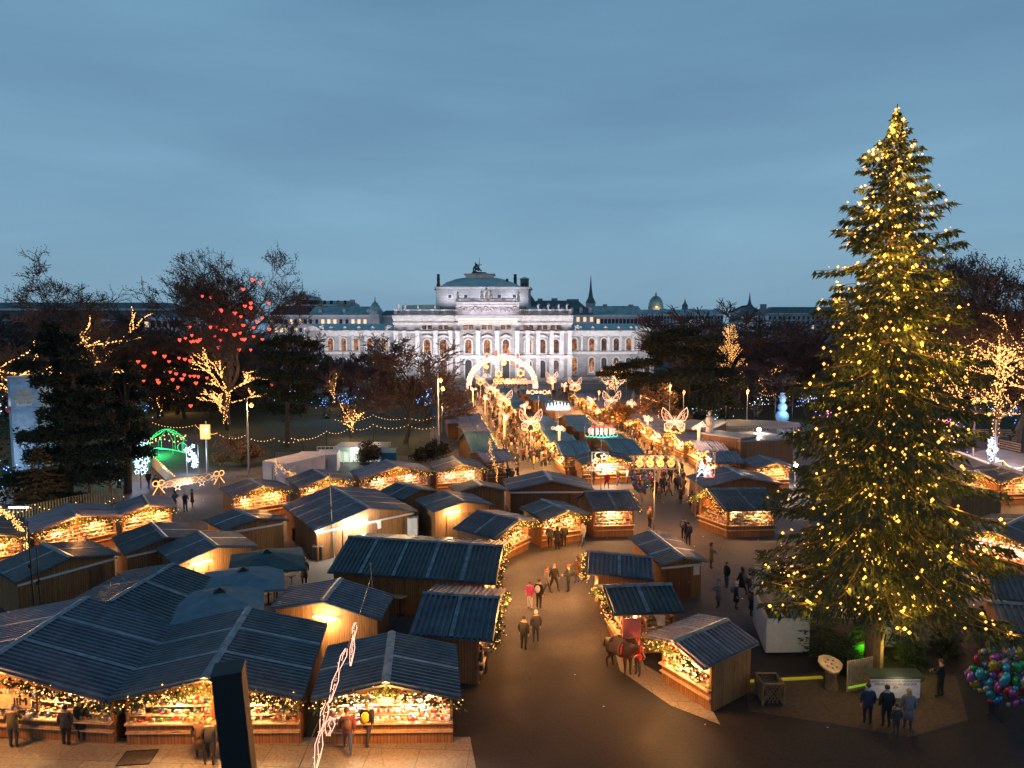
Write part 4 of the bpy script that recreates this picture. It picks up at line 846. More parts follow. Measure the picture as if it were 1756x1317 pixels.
# the cone-shaped light tree: straight rods of bulbs
t=thing('cone_light_tree',place(1255,140),0,'tall cone of slanting bulb covered branches above the pine','tree')
rr=R_(83); h=W(1252,540,140).z; q=MB(None,t.location); b=MB(None,t.location); p0=Vector(t.location)
b.tube([p0,p0+Vector((-.6,0,h*.97))],[.25,.05],6)
for i in range(130):
    f=rr.uniform(.16,.93); a=rr.uniform(0,2*PI); s=p0+Vector((-.6*f,0,h*f*.92)); ln=(1-f)*6+1.2; ln=min(ln,5.6)
    d=Vector((math.cos(a)*.62,math.sin(a)*.62,.78)).normalized(); e=s+d*ln
    b.tube([s,e],[.05,.015],3)
    for k in range(int(ln/.3)): q.octa(s+d*(k*.3+rr.random()*.2)+Vector((rr.gauss(0,.03),0,0)),.055)
b.build('crown',M_twig,t); q.build('wrapped_lights',E_wrap,t,kind='stuff')
# dark conifers
def conifer(name,loc,h,r,seed,label,m,n=150,spr=26,z0=.06,shape=.85,sz=.5,droop=.25,group=None,jag=.35,trunkm=None,hang=0,fp=1,base_=.25):
    rr=R_(seed); t=thing(name,loc,0,label,'tree',group); o=Vector(loc)
    a=MB(None,loc); a.tube([o,o+Vector((0,0,h*.5)),o+Vector((0,0,h))],[h*.016,h*.009,.02],8); 
    c=MB(None,loc); tips=[]
    for i in range(n):
        f=z0+(1-z0)*((i+rr.random())/n)**fp; f=min(f,.985 if h>20 else .993); ang=i*2.399+rr.uniform(-.3,.3); ln=r*(1-f)**shape*rr.uniform(1-jag,1.08)*(min(1,(1-f)/.075) if h>20 else 1)+base_
        rise=(.35 if f>.75 else .05)*(.5 if h>20 else 1)-droop*(1-f); d=Vector((math.cos(ang),math.sin(ang),rise)).normalized()
        s=o+Vector((0,0,h*f)); pts=[s]; dd=d.copy(); q=s.copy(); k=5
        for j in range(k):
            dd=(dd+Vector((0,0,-.05 if j<3 else .10))).normalized(); dd.z=max(dd.z,.02) if h>20 and q.z<3.9 else dd.z; q=q+dd*ln/k; pts.append(q.copy())
        c_=a if ln>1 else c; a.tube(pts,[max(.012,ln*.012*(1-j/k)+.01) for j in range(k+1)],3,cap=False)
        ns=int(spr*(.06+1.15*ln/r))
        side=d.cross(Vector((0,0,1))).normalized()
        for j in range(ns):
            u=(rr.random()**.75)*k; i0=min(k-1,int(u)); p=pts[i0].lerp(pts[i0+1],u-i0)
            w_=(1-u/k)*.5+.18; off=side*rr.uniform(-1,1)*ln*.42*w_*1.4
            p=p+off+Vector((0,0,-abs(off.length)*.25-rr.random()*.12))
            dirv=(dd*.8+side*(1 if off.dot(side)>0 else -1)*.5+Vector((rr.gauss(0,.25),rr.gauss(0,.25),rr.gauss(0,.2)-.15-hang*rr.random()))).normalized()*sz*min(1,.45+ln/r)*rr.uniform(.6,1.25)
            e=dirv.cross(Vector((rr.gauss(0,1),rr.gauss(0,1),rr.gauss(0,1)))).normalized()*sz*.17
            if p.z+dirv.z>2.7+rr.random()*.5 or h<20: c.add([p-e,p+e,p+dirv],[(0,1,2)])
        tips.append((pts,ln,side,f))
    a.build('trunk',trunkm or M_bark,t); c.build('crown',m,t)
    return t,tips
conifer('rust_conifer',place(55,60),5.5,3.2,94,'low rust tinted conifer at the foot of the broad dark one',M_leafo,n=90,spr=50,sz=.4,z0=.02)
def pine(loc,h,pads,seed,label,m=M_pine,sz=.55):
    rr=R_(seed); t=thing('dark_pine',loc,0,label,'tree'); o=Vector(loc); a=MB(None,loc); c=MB(None,loc)
    a.tube([o,o+Vector((.3,0,h*.5)),o+Vector((.1,0,h*.92))],[.38,.25,.08],8)
    for (x,z,rx,rz,dy) in pads:
        e=o+Vector((x,dy,z)); s=o+Vector((.2,0,max(1.5,z*.75))); a.tube([s,s.lerp(e,.5)+Vector((0,0,.4)),e],[.14,.09,.04],4,cap=False)
        n=int(720*rx*max(rz,.8))
        for i in range(n):
            u=rr.uniform(0,2*PI); q=rr.random()**.5; p=e+Vector((math.cos(u)*q*rx,math.sin(u)*q*rx*.8,rr.gauss(0,rz*.42)))
            d=Vector((rr.gauss(0,1),rr.gauss(0,1),rr.gauss(.2,.7))).normalized()*sz*rr.uniform(.5,1.2); f=d.cross(Vector((rr.gauss(0,1),rr.gauss(0,1),rr.gauss(0,1)))).normalized()*sz*.16
            c.add([p-f,p+f,p+d],[(0,1,2)])
    a.build('trunk',M_bark,t); c.build('crown',m,t); return t
def pads_(pxs,px0,Y,rr,n):
    out=[]
    for (x,y,rx,rz) in pxs:
        p=W(x,y,Y); o=place(px0,Y); sc_=Y/F
        out.append((p.x-o.x,p.z,rx*sc_,rz*sc_,rr.uniform(-2,2)))
    return out
pr=R_(3)
pine(place(105,62),16.3,pads_([(102,560,13,8),(88,578,22,9),(120,580,18,9),(72,600,22,10),(110,602,30,12),(142,606,16,9),(70,625,20,10),(105,628,36,13),(146,630,20,10),(100,652,30,14),(140,655,28,12),(112,682,36,15),(152,684,26,12),(112,712,42,16),(165,712,24,12),(78,745,30,12),(105,745,50,16),(165,745,34,13),(80,780,38,16),(125,780,50,18),(182,782,34,14),(66,815,38,16),(115,818,50,18),(170,815,40,14),(75,848,36,12),(130,850,34,12)],105,62,pr,0),91,'broad almost black conifer hiding the left banner pillar')
pine(place(208,66),12.3,pads_([(204,628,10,8),(192,648,18,9),(218,650,18,9),(200,672,28,12),(232,680,16,9),(185,702,24,12),(222,710,28,12),(203,738,34,14),(240,748,18,10),(188,770,28,12),(226,780,24,12),(205,800,24,8)],208,66,pr,0),92,'narrower almost black conifer to the right of the broad one')
pine(place(488,92),16,pads_([(500,582,26,8),(470,590,22,8),(520,590,20,6),(480,612,34,10),(515,618,22,8),(462,640,24,9),(500,645,34,11),(528,650,14,6),(470,670,28,10),(505,680,30,10),(450,700,20,8),(490,705,30,10),(520,665,20,7),(440,660,14,7)],488,92,pr,0),101,'dark layered pine between the lit tree and the round bare tree')
pine(place(1180,112),17,pads_([(1150,578,34,9),(1175,570,30,8),(1130,592,26,8),(1205,585,34,10),(1160,605,46,13),(1215,615,40,12),(1240,640,30,11),(1110,622,28,9),(1080,628,24,6),(1055,632,22,5),(1040,642,16,4),(1085,645,30,7),(1120,650,40,11),(1170,645,50,14),(1225,665,36,13),(1150,675,34,10),(1195,690,44,13),(1250,690,24,11),(1090,660,16,6),(1260,655,16,8),(1215,712,34,12)],1180,112,pr,0),102,'huge spreading dark pine right of the avenue')
tree_from('golden_tree',skeleton(111,8,4.2,.35,4,(7,6,5,4),up=.2),'small tree turned gold by the street lamp beside it','tree',leaves=2,leafm=M_leafo,loc=place(1140,102),seed=8,leafsz=.25,bark=M_bark2)
tree_from('golden_tree',skeleton(112,5,2.8,.3,4,(7,6,5,4),up=.2),'bushy orange tree left under the spreading pine','tree',leaves=2,leafm=M_leafo,loc=place(1068,106),seed=9,leafsz=.25)
tree_from('shrub',skeleton(113,3.6,3.0,.05,4,(9,7,5,4),up=.3),'rust coloured bush left of the white containers','shrub',leaves=2,leafm=M_leafo,loc=G(415,800),seed=10,leafsz=.2)
tree_from('shrub',skeleton(114,2.6,2.2,.05,4,(9,7,5,4),up=.3),'brown bush in front of the underground entrance','shrub',leaves=2,leafm=M_leafd,loc=G(632,797),seed=11,leafsz=.2)
tree_from('shrub',skeleton(115,2.4,2.6,.05,4,(9,7,5,4),up=.3),'dark bush at the foot of the tall lamp mast','shrub',leaves=3,leafm=M_pine,loc=G(742,790),seed=12,leafsz=.2)
# ------------------------------------------------------------------ the great spruce
bx_=G(1497,1150); HT=W(1529,178,bx_.y).z
xt,tips=conifer('christmas_tree',tuple(bx_),HT,6.7,201,'giant spruce covered in golden bulbs on the square',M_spruce,n=410,spr=215,z0=.15,shape=.62,sz=.38,droop=.34,jag=.6,fp=1.15,base_=.06,trunkm=mat('spruce_bark',(.17,.10,.05),.9,noise=.3,nscale=6),hang=1.5)
rr=R_(77); q=MB(None,bx_); gl=[]
for pts,ln,side,f in tips:
    k=rr.choice((3,4,4,5,6)) if ln>1.2 else rr.choice((0,1,1,2))
    for j in range(k):
        u=rr.uniform(.3,1)*5; i0=min(4,int(u)); p=pts[i0].lerp(pts[i0+1],u-i0)+side*rr.uniform(-.35,.35)*ln*(1.1-u/5)+Vector((0,0,rr.uniform(-.05,.18)))
        q.octa(p,rr.choice((.03,.04,.055,.07,.09))); gl.append(p)
for i in range(110): 
    z=rr.uniform(.12,.97); p=Vector(bx_)+Vector((rr.gauss(0,.12),-.35*(1-z)-.05,HT*z)); q.octa(p,.05)
c=MB(None,bx_)
for i in range(60):
    z=HT*(.955+.04*rr.random()); p=Vector((bx_.x,bx_.y,z)); a=rr.uniform(0,2*PI); d=Vector((math.cos(a),math.sin(a),rr.uniform(-.2,.6)))*.26*(1.03-z/HT)/.05; e=d.cross(Vector((0,0,1))).normalized()*.03; c.add([p-e,p+e,p+d],[(0,1,2)])
c.build('leader_needles',M_spruce,xt,kind='stuff')
q.build('bulb_chain',emis('tree_bulb',(1,.52,.13),1.9),xt,kind='stuff')
rr.shuffle(gl)
for p in gl[:300]: lamp('bulb_glow',p+Vector((0,-.1,.04)),26,(1,.47,.05),.06)
for z in (.15,.3,.45,.6,.75,.88): lamp('trunk_glow',Vector(bx_)+Vector((.2,-1.0*(1-z)-.2,HT*z)),40,(1,.46,.08),.15)
for i,(px,py,h) in enumerate(((1405,1125,3.0),(1518,1110,3.2),(1448,1150,1.6),(1478,1128,2.0),(1560,1135,1.5),(1620,1120,1.7))):
    conifer('young_spruce',tuple(G(px,py)),h,h*.42,210+i,'young spruce '+['left of the white box corner','in front of the pale panel','beside the wood slice table','over the green lit patch','right behind the greeting board','at the dark right side of the tree'][i],M_spruce,n=60,spr=22,sz=.22,z0=.05,droop=.0,group='young spruces round the tree')

ub=MB(); rr=R_(55)
for reg in (((-60,640),(760,640),(745,690),(-80,700)),((1060,660),(1240,660),(1500,690),(1160,712))):
    for i in range(2600):
        u,v=rr.random(),rr.random(); x=(reg[0][0]*(1-u)+reg[1][0]*u)*(1-v)+(reg[3][0]*(1-u)+reg[2][0]*u)*v; y=(reg[0][1]*(1-u)+reg[1][1]*u)*(1-v)+(reg[3][1]*(1-u)+reg[2][1]*u)*v
        if 545<x<670 and y<668: continue
        p=G(x,y); p.z=rr.random()**1.5*2.6
        for k in range(5):
            d=Vector((rr.gauss(0,1),rr.gauss(0,1),rr.gauss(.5,.7))).normalized()*rr.uniform(.4,1.1); e=d.cross(Vector((rr.gauss(0,1),rr.gauss(0,1),rr.gauss(0,1)))).normalized()*.14; ub.add([p-e,p+e,p+d],[(0,1,2)])
o=ub.build('undergrowth',M_twig,None,kind='stuff'); tag(o,'dark tangled undergrowth below the bare park trees','undergrowth')
_lamp=lamp
def lamp(name,loc,power,*a,**k): return _lamp(name,loc,power*2.2,*a,**k)
# ------------------------------------------------------------------ light figures and street furniture
E_neonw=emis('neon_warm_white',(1,.66,.46),1.0); E_neonc=emis('neon_cool',(.62,.82,1),1.8); E_gold=emis('neon_gold',(1,.46,.13),2); E_green=emis('neon_green',(.1,1,.35),2); E_red=emis('neon_red',(1,.10,.06),1.8)
E_blue=emis('neon_blue',(.2,.4,1),3); E_sod=emis('sodium_lamp',(1,.40,.07),3.2); E_mint=emis('neon_mint',(.12,.8,.6),1.3); E_pink=emis('neon_pink',(1,.3,.8),3)
def pl(mb,pts,o,s=1,r=.05,mi=0,rz=0,close=False,tilt=0):
    c,sn=math.cos(rz),math.sin(rz)
    P=[Vector((o[0]+x*s*c,o[1]+x*s*sn,o[2]+z*s)) for x,z in pts]
    if close: P.append(P[0])
    for i in range(len(P)-1): mb.tube([P[i],P[i+1]],r,4,mi,cap=False)
def pole(o,h,r,parent,name='pole',m=None,base=(0,0)):
    b=MB(None,parent.location); b.tube([(o[0],o[1],0),(o[0],o[1],h)],[r*1.2,r*.8],8); return b.build(name,m or M_steel,parent)
def circ(cx,cz,r,n=12,a0=0,a1=2*PI): return [(cx+r*math.cos(a0+(a1-a0)*i/n),cz+r*math.sin(a0+(a1-a0)*i/n)) for i in range(n+1)]
def star(cx,cz,r,n=5,k=.45,a0=PI/2): return [(cx+(r if i%2==0 else r*k)*math.cos(a0+PI*i/n),cz+(r if i%2==0 else r*k)*math.sin(a0+PI*i/n)) for i in range(2*n)]
UW=[(.05,.0),(.3,.42),(.7,.95),(1.2,1.38),(1.32,1.0),(1.28,.5),(1.05,.08),(.5,-.1)]
LW=[(.08,-.12),(.7,-.12),(1.02,-.3),(1.0,-.8),(.75,-1.05),(.45,-.85),(.15,-.35)]
def butterfly(px,py,hw,label,z=5.0):
    o=G(px,py,z); t=thing('butterfly_light',(o.x,o.y,0),0,label,'light figure','butterfly lights over the avenue')
    pole(o,z-hw,.06,t); f=MB(None,t.location); rr=R_(int(px)); hw*=.8
    for s in (-1,1):
        for w_,r in ((UW,.034),(LW,.03)):
            q=[(x*s,y) for x,y in w_]; pl(f,q,o,hw,r,close=True)
            m=[(x*.62+.16*s,y*.62+.04) for x,y in q]; pl(f,m,o,hw,.016,close=True)
            for i in range(0,len(q),1): pl(f,[q[i],m[i]],o,hw,.013)
            m2=[(x*.36+.3*s,y*.36+.1) for x,y in q]; pl(f,m2,o,hw,.012,close=True)
            for i in range(len(q)): pl(f,[m[i],m2[(i+1)%len(q)]],o,hw,.009)
            for i in range(18): 
                a=rr.choice(q);b=rr.choice(m); k=rr.random(); f.octa((o.x+(a[0]*k+b[0]*(1-k))*hw,o.y-.05,o.z+(a[1]*k+b[1]*(1-k))*hw),.03)
    pl(f,[(0,-.4),(0,.3)],o,hw,.06); pl(f,[(0,.3),(-.15,.55)],o,hw,.02); pl(f,[(0,.3),(.15,.55)],o,hw,.02)
    f.build('wings',E_neonw,t)
    g=MB(None,t.location); 
    for i in range(46): 
        x=rr.uniform(-1,1); g.octa((o.x+x*hw*1.05,o.y-.1+rr.gauss(0,.12),o.z-hw*(1.15-.35*x*x)+rr.gauss(0,.09)),.055)
    g.build('bulb_swag',E_gold,t,kind='stuff')
    g=MB(None,t.location); pth=[(o.x-hw*1.1,o.y,o.z-hw*.95),(o.x,o.y,o.z-hw*1.25),(o.x+hw*1.1,o.y,o.z-hw*.95)]; leafy(g,pth,60,.2,rr,size=.25); g.build('garland',M_green,t)
    lamp('figure_glow',(o.x,o.y-.6,o.z-1),110,(1,.66,.38),.5)
for px,py,hw,lb in ((910,722,1.32,'largest butterfly light on a pole in the middle of the near avenue'),(864,684,1.3,'butterfly light second up the left lane, wings tinged cool'),(841,664,1.3,'butterfly light just inside the big arch, third up the lane'),(824,650,1.2,'smallest butterfly light at the left foot of the arch'),(946,648,1.3,'butterfly light right of the arch foot'),(986,659,1.3,'butterfly light before the right theatre wing'),(1049,686,1.35,'butterfly light left of the glowing square gateway'),(1157,722,1.5,'butterfly light in front of the grey flat roofed boxes')):
    butterfly(px,py,hw,lb)
def flowerpost(px,py,h,label,z0=0,flip=1):
    o=G(px,py,z0); t=thing('flower_post_light',(o.x,o.y,z0),0,label,'light figure','flower posts along the avenue'); rr=R_(int(px*7+py))
    b=MB(None,t.location); b.bx(o.x-.13,o.x+.13,o.y-.13,o.y+.13,z0,z0+h); b.build('post',emis('post_glow',(1,.58,.36),.5),t)
    f=MB(None,t.location)
    for i in range(7):
        a=rr.uniform(-.2,1)*PI; r=rr.uniform(.3,1.0); x,z=o.x+math.cos(a)*r*flip*.8,z0+h-.1+abs(math.sin(a))*r*.9-.3
        f.tube([(o.x,o.y,z0+h-.5),(x,o.y,z)],.02,3); pl(f,star(0,0,.24,6,.5),(x,o.y-.02,z),1,.02,close=True)
    f.build('blossoms',E_neonw,t); lamp('figure_glow',(o.x,o.y-.5,z0+h),40,(1,.66,.38),.3)
for px,py,h,lb,z in ((865,764,4.0,'forked post of star blossoms in the left lane by the crowd',0),(832,712,3.4,'star blossom post beside the left row',0),(811,692,3.2,'star blossom post halfway up the left row',0),(900,712,1.6,'star blossom post behind the largest butterfly',2.6),(959,759,1.9,'star blossom post on the nearest teal roof',2.7),(1013,704,1.9,'bright star blossom post in the right lane, upper',2.6),(1083,711,1.8,'star blossom post right of the upper right lane',2.6),(1110,757,3.4,'white star blossom post where the right lane bends',0),(1198,757,2.0,'star blossom post before the stone monument',2.6),(948,668,1.8,'star blossom post below the right butterfly lights',2.6),(968,672,1.6,'small star blossom post below the theatre corner',2.6),(849,681,1.6,'star blossom post behind the second butterfly',2.6)):
    flowerpost(px,py,h,lb,z,-1 if px in(959,1198,1083) else 1)
def hangsign(px0,px1,py0,py1,z,label,draw,frame=True,poles=True):
    c=G((px0+px1)/2,(py0+py1)/2,z); sc_=c.y/F*1.01; wd,hh=(px1-px0)*sc_,(py1-py0)*sc_*1.0; t=thing('light_sign',(c.x,c.y,0),0,label,'light sign')
    f=MB(None,t.location)
    if frame: pl(f,[(-wd/2,-hh/2),(wd/2,-hh/2),(wd/2,hh/2),(-wd/2,hh/2)],c,1,.035,close=True)
    if frame: f.build('frame',M_steel,t)
    if poles: pole((c.x-wd/2 if poles=='L' else c.x,c.y+.05),c.z-hh/2,.05,t)
    draw(t,c,wd,hh)
    lamp('sign_glow',(c.x,c.y-.5,c.z),50,(1,.75,.55),.4); return t
def d_candles(t,c,w_,h):
    f=MB(None,t.location); g=MB(None,t.location); r=MB(None,t.location)
    for i in range(5):
        x=(-.36+.18*i)*w_*.75; f.bx(c.x+x-.12,c.x+x+.12,c.y-.04,c.y+.04,c.z-h*.25,c.z+h*.22); pl(r,circ(x,h*.32,.13,8),c,1,.03)
    for s in (-1,1):
        for i in range(7): pl(f,star(s*w_*(.33+.02*(i%3)),h*(-.1+.06*i)-.1,.14,6,.5),c,1,.025,close=True)
    for i in range(9): pl(g,circ((-.42+.105*i)*w_,-h*.33+.02*abs(i-4)*1.2,.2,8,PI,2*PI),c,1,.04)
    f.build('candles',emis('candle_glow',(1,.75,.7),.55),t); g.build('garland_tubes',E_mint,t); r.build('flames',E_red,t)
hangsign(1003,1060,728,751,6,'framed light sign of candles over a mint green garland',d_candles)
def d_crown(t,c,w_,h):
    f=MB(None,t.location); rr=R_(4)
    for i in range(7):
        x=(-.4+.133*i)*w_; hh=h*(.25+.16*(3-abs(i-3))/3); pl(f,[(x-.2,-h*.25),(x,hh),(x+.2,-h*.25)],c,1,.05,close=True); pl(f,circ(x,-h*.2,.16,8),c,1,.04); f.ball((c.x+x,c.y,c.z+hh),.09,6)
    pl(f,[(-w_*.45,-h*.3),(w_*.45,-h*.3)],c,1,.06); f.build('crown_tubes',E_neonc,t)
hangsign(936,979,688,706,6.5,'framed white light sign shaped like a row of little crowns',d_crown)
def d_spiral(t,c,w_,h):
    f=MB(None,t.location)
    for i in range(4):
        x=(-.36+.24*i)*w_; n=26; pl(f,[(x+(.06+.3*k/n)*math.cos(k*.62)*h*.9,-h*.12+(.06+.3*k/n)*math.sin(k*.62)*h*.9) for k in range(n)],c,1,.03)
        pl(f,circ(x+.1,h*.34,.13,8),c,1,.028); pl(f,[(x-.2,h*.42),(x,h*.2),(x+.3,h*.4)],c,1,.025)
    f.build('spirals',E_gold,t)
hangsign(1086,1161,781,804,5.6,'framed light sign of four golden spirals over the right lane',d_spiral)
def d_rings(t,c,w_,h):
    f=MB(None,t.location)
    for i in range(6):
        x=(-.42+.168*i)*w_; pl(f,circ(x,0,h*(.3 if i in(1,4) else .18),12),c,1,.06)
    pl(f,[(-w_*.5,-h*.3),(-w_*.46,h*.35),(-w_*.38,-h*.3)],c,1,.06); pl(f,[(w_*.5,-h*.3),(w_*.46,h*.35),(w_*.38,-h*.3)],c,1,.06); f.build('rings',E_neonw,t)
hangsign(903,944,667,678,6.5,'light sign of pale rings hung right of the arch',d_rings,frame=False)
def d_moons(t,c,w_,h):
    f=MB(None,t.location); g=MB(None,t.location)
    pl(g,circ(-w_*.1,h*.2,.28,9,PI*.4,PI*1.6),c,1,.04); pl(f,star(w_*.25,h*.1,.3,5),c,1,.035,close=True); pl(f,star(-w_*.3,-h*.3,.26,5),c,1,.035,close=True); f.build('stars',E_neonw,t); g.build('moon',E_gold,t)
hangsign(1015,1043,775,795,5.2,'framed sign with a small moon and stars above the snack stall',d_moons,poles='L')
def d_trees(t,c,w_,h):
    f=MB(None,t.location); g=MB(None,t.location); k=MB(None,t.location); m=MB(None,t.location)
    for x,s in ((-w_*.22,.55),(w_*.12,.42)):
        for j in range(3): pl(f,[(x-s*(.75-.17*j),-h*.5+s*.75*j),(x,-h*.5+s*(.9+.75*j)),(x+s*(.75-.17*j),-h*.5+s*.75*j)],c,1,.05)
    pl(k,[(-.1,-h*.5),(w_*.42,-h*.5),(w_*.45,-h*.4)],c,1,.06); pl(k,[(0,-h*.42),(w_*.3,-h*.42),(w_*.36,-h*.28),(.05,-h*.32)],c,1,.05,close=True)
    pl(m,circ(w_*.1,h*.42,.24,9,PI*.4,PI*1.6),c,1,.05); pl(f,star(w_*.15,h*.2,.24,5),c,1,.035,close=True)
    f.build('tree_tubes',E_neonc,t); k.build('sleigh_tubes',E_red,t); m.build('moon',E_gold,t)
hangsign(1195,1226,775,818,4.6,'tall framed sign of two light trees with a red sleigh',d_trees,poles='L')
# arch
ya=185.0; ca=W(861,668,ya).x; t=thing('light_arch',(ca,ya,0),0,'great glowing arch with red candles spanning the far end of the avenue','arch')
b=MB(None,t.location); ra=(W(922,660,ya).x-W(800,660,ya).x)/2-.6; ha=W(861,613,ya).z; n=36
b.tube([(ca+ra*math.cos(PI*i/n),ya,max(0,(ha)*math.sin(PI*i/n)**.85)) for i in range(n+1)],.62,10); b.build('arch_tube',emis('arch_skin',(1,.62,.48),.8),t)
q=MB(None,t.location); rr=R_(9)
for i in range(700):
    a=rr.random()*PI; u=rr.uniform(0,2*PI); rad=.68; x=ca+(ra+rad*math.cos(u))*math.cos(a); z=max(.1,(ha+rad*math.cos(u))*math.sin(a)**.85); q.octa((x,ya-abs(math.sin(u))*rad,z),.1)
q.build('bulbs',emis('arch_bulb',(1,.75,.5),2.5),t,kind='stuff')
for px,py in ((835,613),(851,606),(872,605),(888,611)):
    b=MB(None,t.location); c=W(px,py,ya); b.lathe([(.32,-.7),(.3,.8)],(c.x,ya,c.z),8); k=b.build('candle',E_red,t); b=MB(None,t.location); b.lathe([(.05,0),(.16,.25),(.02,.6)],(c.x,ya,c.z+.8),6); b.build('flame',E_gold,k)
for px,py,r,m in ((834,629,.62,E_gold),(848,621,.55,E_neonc),(864,622,.75,E_gold),(878,622,.5,E_red),(887,628,.5,E_red),(894,626,.55,E_neonc)):
    b=MB(None,t.location); c=W(px,py,ya); b.ball((c.x,ya,c.z),r,10); b.tube([(c.x,ya,c.z+r),(c.x,ya,c.z+r+1.0)],.03,3); b.build('ornament',m,t)
lamp('arch_glow',(ca,ya-3,5),1500,(1,.72,.55),2)
# glowing star sign at the road with gold scrollwork
ys=178.0; t=thing('scroll_sign',(W(872,660,ys).x,ys,0),0,'golden scrollwork sign with two stars standing under the arch','light sign'); f=MB(None,t.location)
for px,py in ((855,641),(893,640)): c=W(px,py,ys); pl(f,star(0,0,1.0,6,.6),c,1,.16,close=True)
for i in range(22):
    c=W(849+2.6*i,654+(1.5 if i%2 else -1.5),ys); pl(f,circ(0,0,.42,7,rr.random()*2,rr.random()*2+4.5),c,1,.12)
f.build('scrolls',E_gold,t); f=MB(None,t.location)
for i in range(24):
    c=W(866+2.2*i,655,ys-.5); pl(f,circ(0,0,.36,6),c,1,.12)
f.build('bulb_row',emis('rose_bulb',(1,.42,.3),1.2),t)
b=MB(None,t.location); 
for px in (850,905): c=W(px,660,ys); b.tube([(c.x,ys,0),(c.x,ys,3)],.12,6)
b.build('legs_frame',M_steel,t); lamp('scroll_glow',(t.location.x,ys-2,3),500,(1,.55,.25),1)
# gateway of bulbs
c0,c1=G(1098,708),G(1129,716); t=thing('light_gateway',(c0.x,c0.y,0),0,'square gateway outlined in orange bulbs by the stone figure','gateway'); f=MB(None,t.location)
c0.z=0;c1.z=0; hz=W(1098,679,c0.y).z
for a,b_ in ((c0,c0+Vector((0,0,hz))),(c0+Vector((0,0,hz)),c1+Vector((0,0,hz-.4))),(c1,c1+Vector((0,0,hz-.4)))): f.tube([a,b_],.11,5)
f.build('tube_frame',emis('orange_rope',(1,.5,.2),2.2),t); lamp('gate_glow',(c0+c1)/2+Vector((0,-1,2)),160,(1,.5,.2),.5)
# lamps on masts
def mast(px,py,pt,label,heads,Y=None,r=.09,m=None,col=(1,.5,.14),pw=500,E=None,hw=.9,name='street_lamp',cat='street lamp'):
    o=G(px,py) if Y is None else place(px,Y); h=W(px,pt,o.y).z; t=thing(name,(o.x,o.y,0),0,label,cat); pole(o,h,r,t,'mast',m)
    for (dx,dpy) in heads:
        z=W(px,dpy,o.y).z; e=Vector((o.x+dx,o.y-.1,z)); b=MB(None,t.location); b.tube([(o.x,o.y,z-.3),(o.x+dx*.6,o.y,z),(e.x,e.y,z)],.04,5); b.box((e.x,e.y,z+.05),(.5,.25,.12)); k=b.build('lamp_arm',M_iron,t)
        b=MB(None,t.location); b.ball((e.x,e.y,z-.09),.24,10); b.build('lamp_glass',E or E_sod,k); lamp('street_light',(e.x,e.y,z-.35),pw,col,.2)
    return t
mast(427,817,683,'two tone mast with an orange lamp beside the wrapped tree',[(.55,693)],m=M_steel,pw=1100)
mast(752,792,640,'tall slim mast with three orange lamps at the avenue mouth',[(.35,650),(.6,665)],r=.12,pw=900)
mast(758,742,650,'second mast with one orange lamp behind the tall slim one',[(.9,696)],r=.09,pw=800)
mast(1150,712,655,'lamp mast lighting the golden tree',[(0,660)],Y=101,pw=900)
mast(1174,716,668,'lamp mast in front of the spreading pine',[(0,671)],Y=104,pw=150)
mast(1284,745,664,'orange lamp left of the snowman lights',[(0,669)],Y=108,pw=700)
mast(1667,800,672,'two tone mast with an orange lamp before the skating rink',[(1.0,686)],m=M_steel,pw=500)
mast(1704,802,720,'short steel post beside the star column at the rink',[],m=M_steel)
mast(1298,790,733,'mast with a bright warm flood lamp beside the flat roofed boxes',[(.1,735)],pw=900,col=(1,.7,.45),E=emis('halogen_lamp',(1,.8,.6),40))
mast(1363,836,795,'mast with a dazzling white flood lamp in front of the spruce',[(0,797)],pw=350,col=(.95,.97,1),E=emis('white_flood',(.95,.97,1),60),name='flood_lamp')
mast(588,640,580,'globe lamp before the left theatre wing',[],Y=150)
for i,(px,py,Y) in enumerate(((588,652,170),(540,627,190),(1028,675,125),(1075,640,160),(1380,600,150))): mast(px,py,py-6,'small orange street lamp '+['before the left theatre wing','at the left theatre corner','left under the pine','before the right theatre wing','left of the spruce crown'][i],[(0,py-4)],Y=Y,pw=160)
# mast with a picture box
o=G(356,812); t=thing('picture_lantern',(o.x,o.y,0),0,'grey mast carrying a glowing picture box on the left','lantern'); h=W(352,722,o.y).z; pole(o,h,.11,t,'mast')
b=MB(None,t.location); b.box((o.x-.1,o.y,h-1.2),(1.0,.3,1.6)); b.build('picture_box',emis('picture_glow',(1,.45,.15),1.0),t); lamp('box_glow',(o.x,o.y-.5,h-1),60,(1,.5,.2))
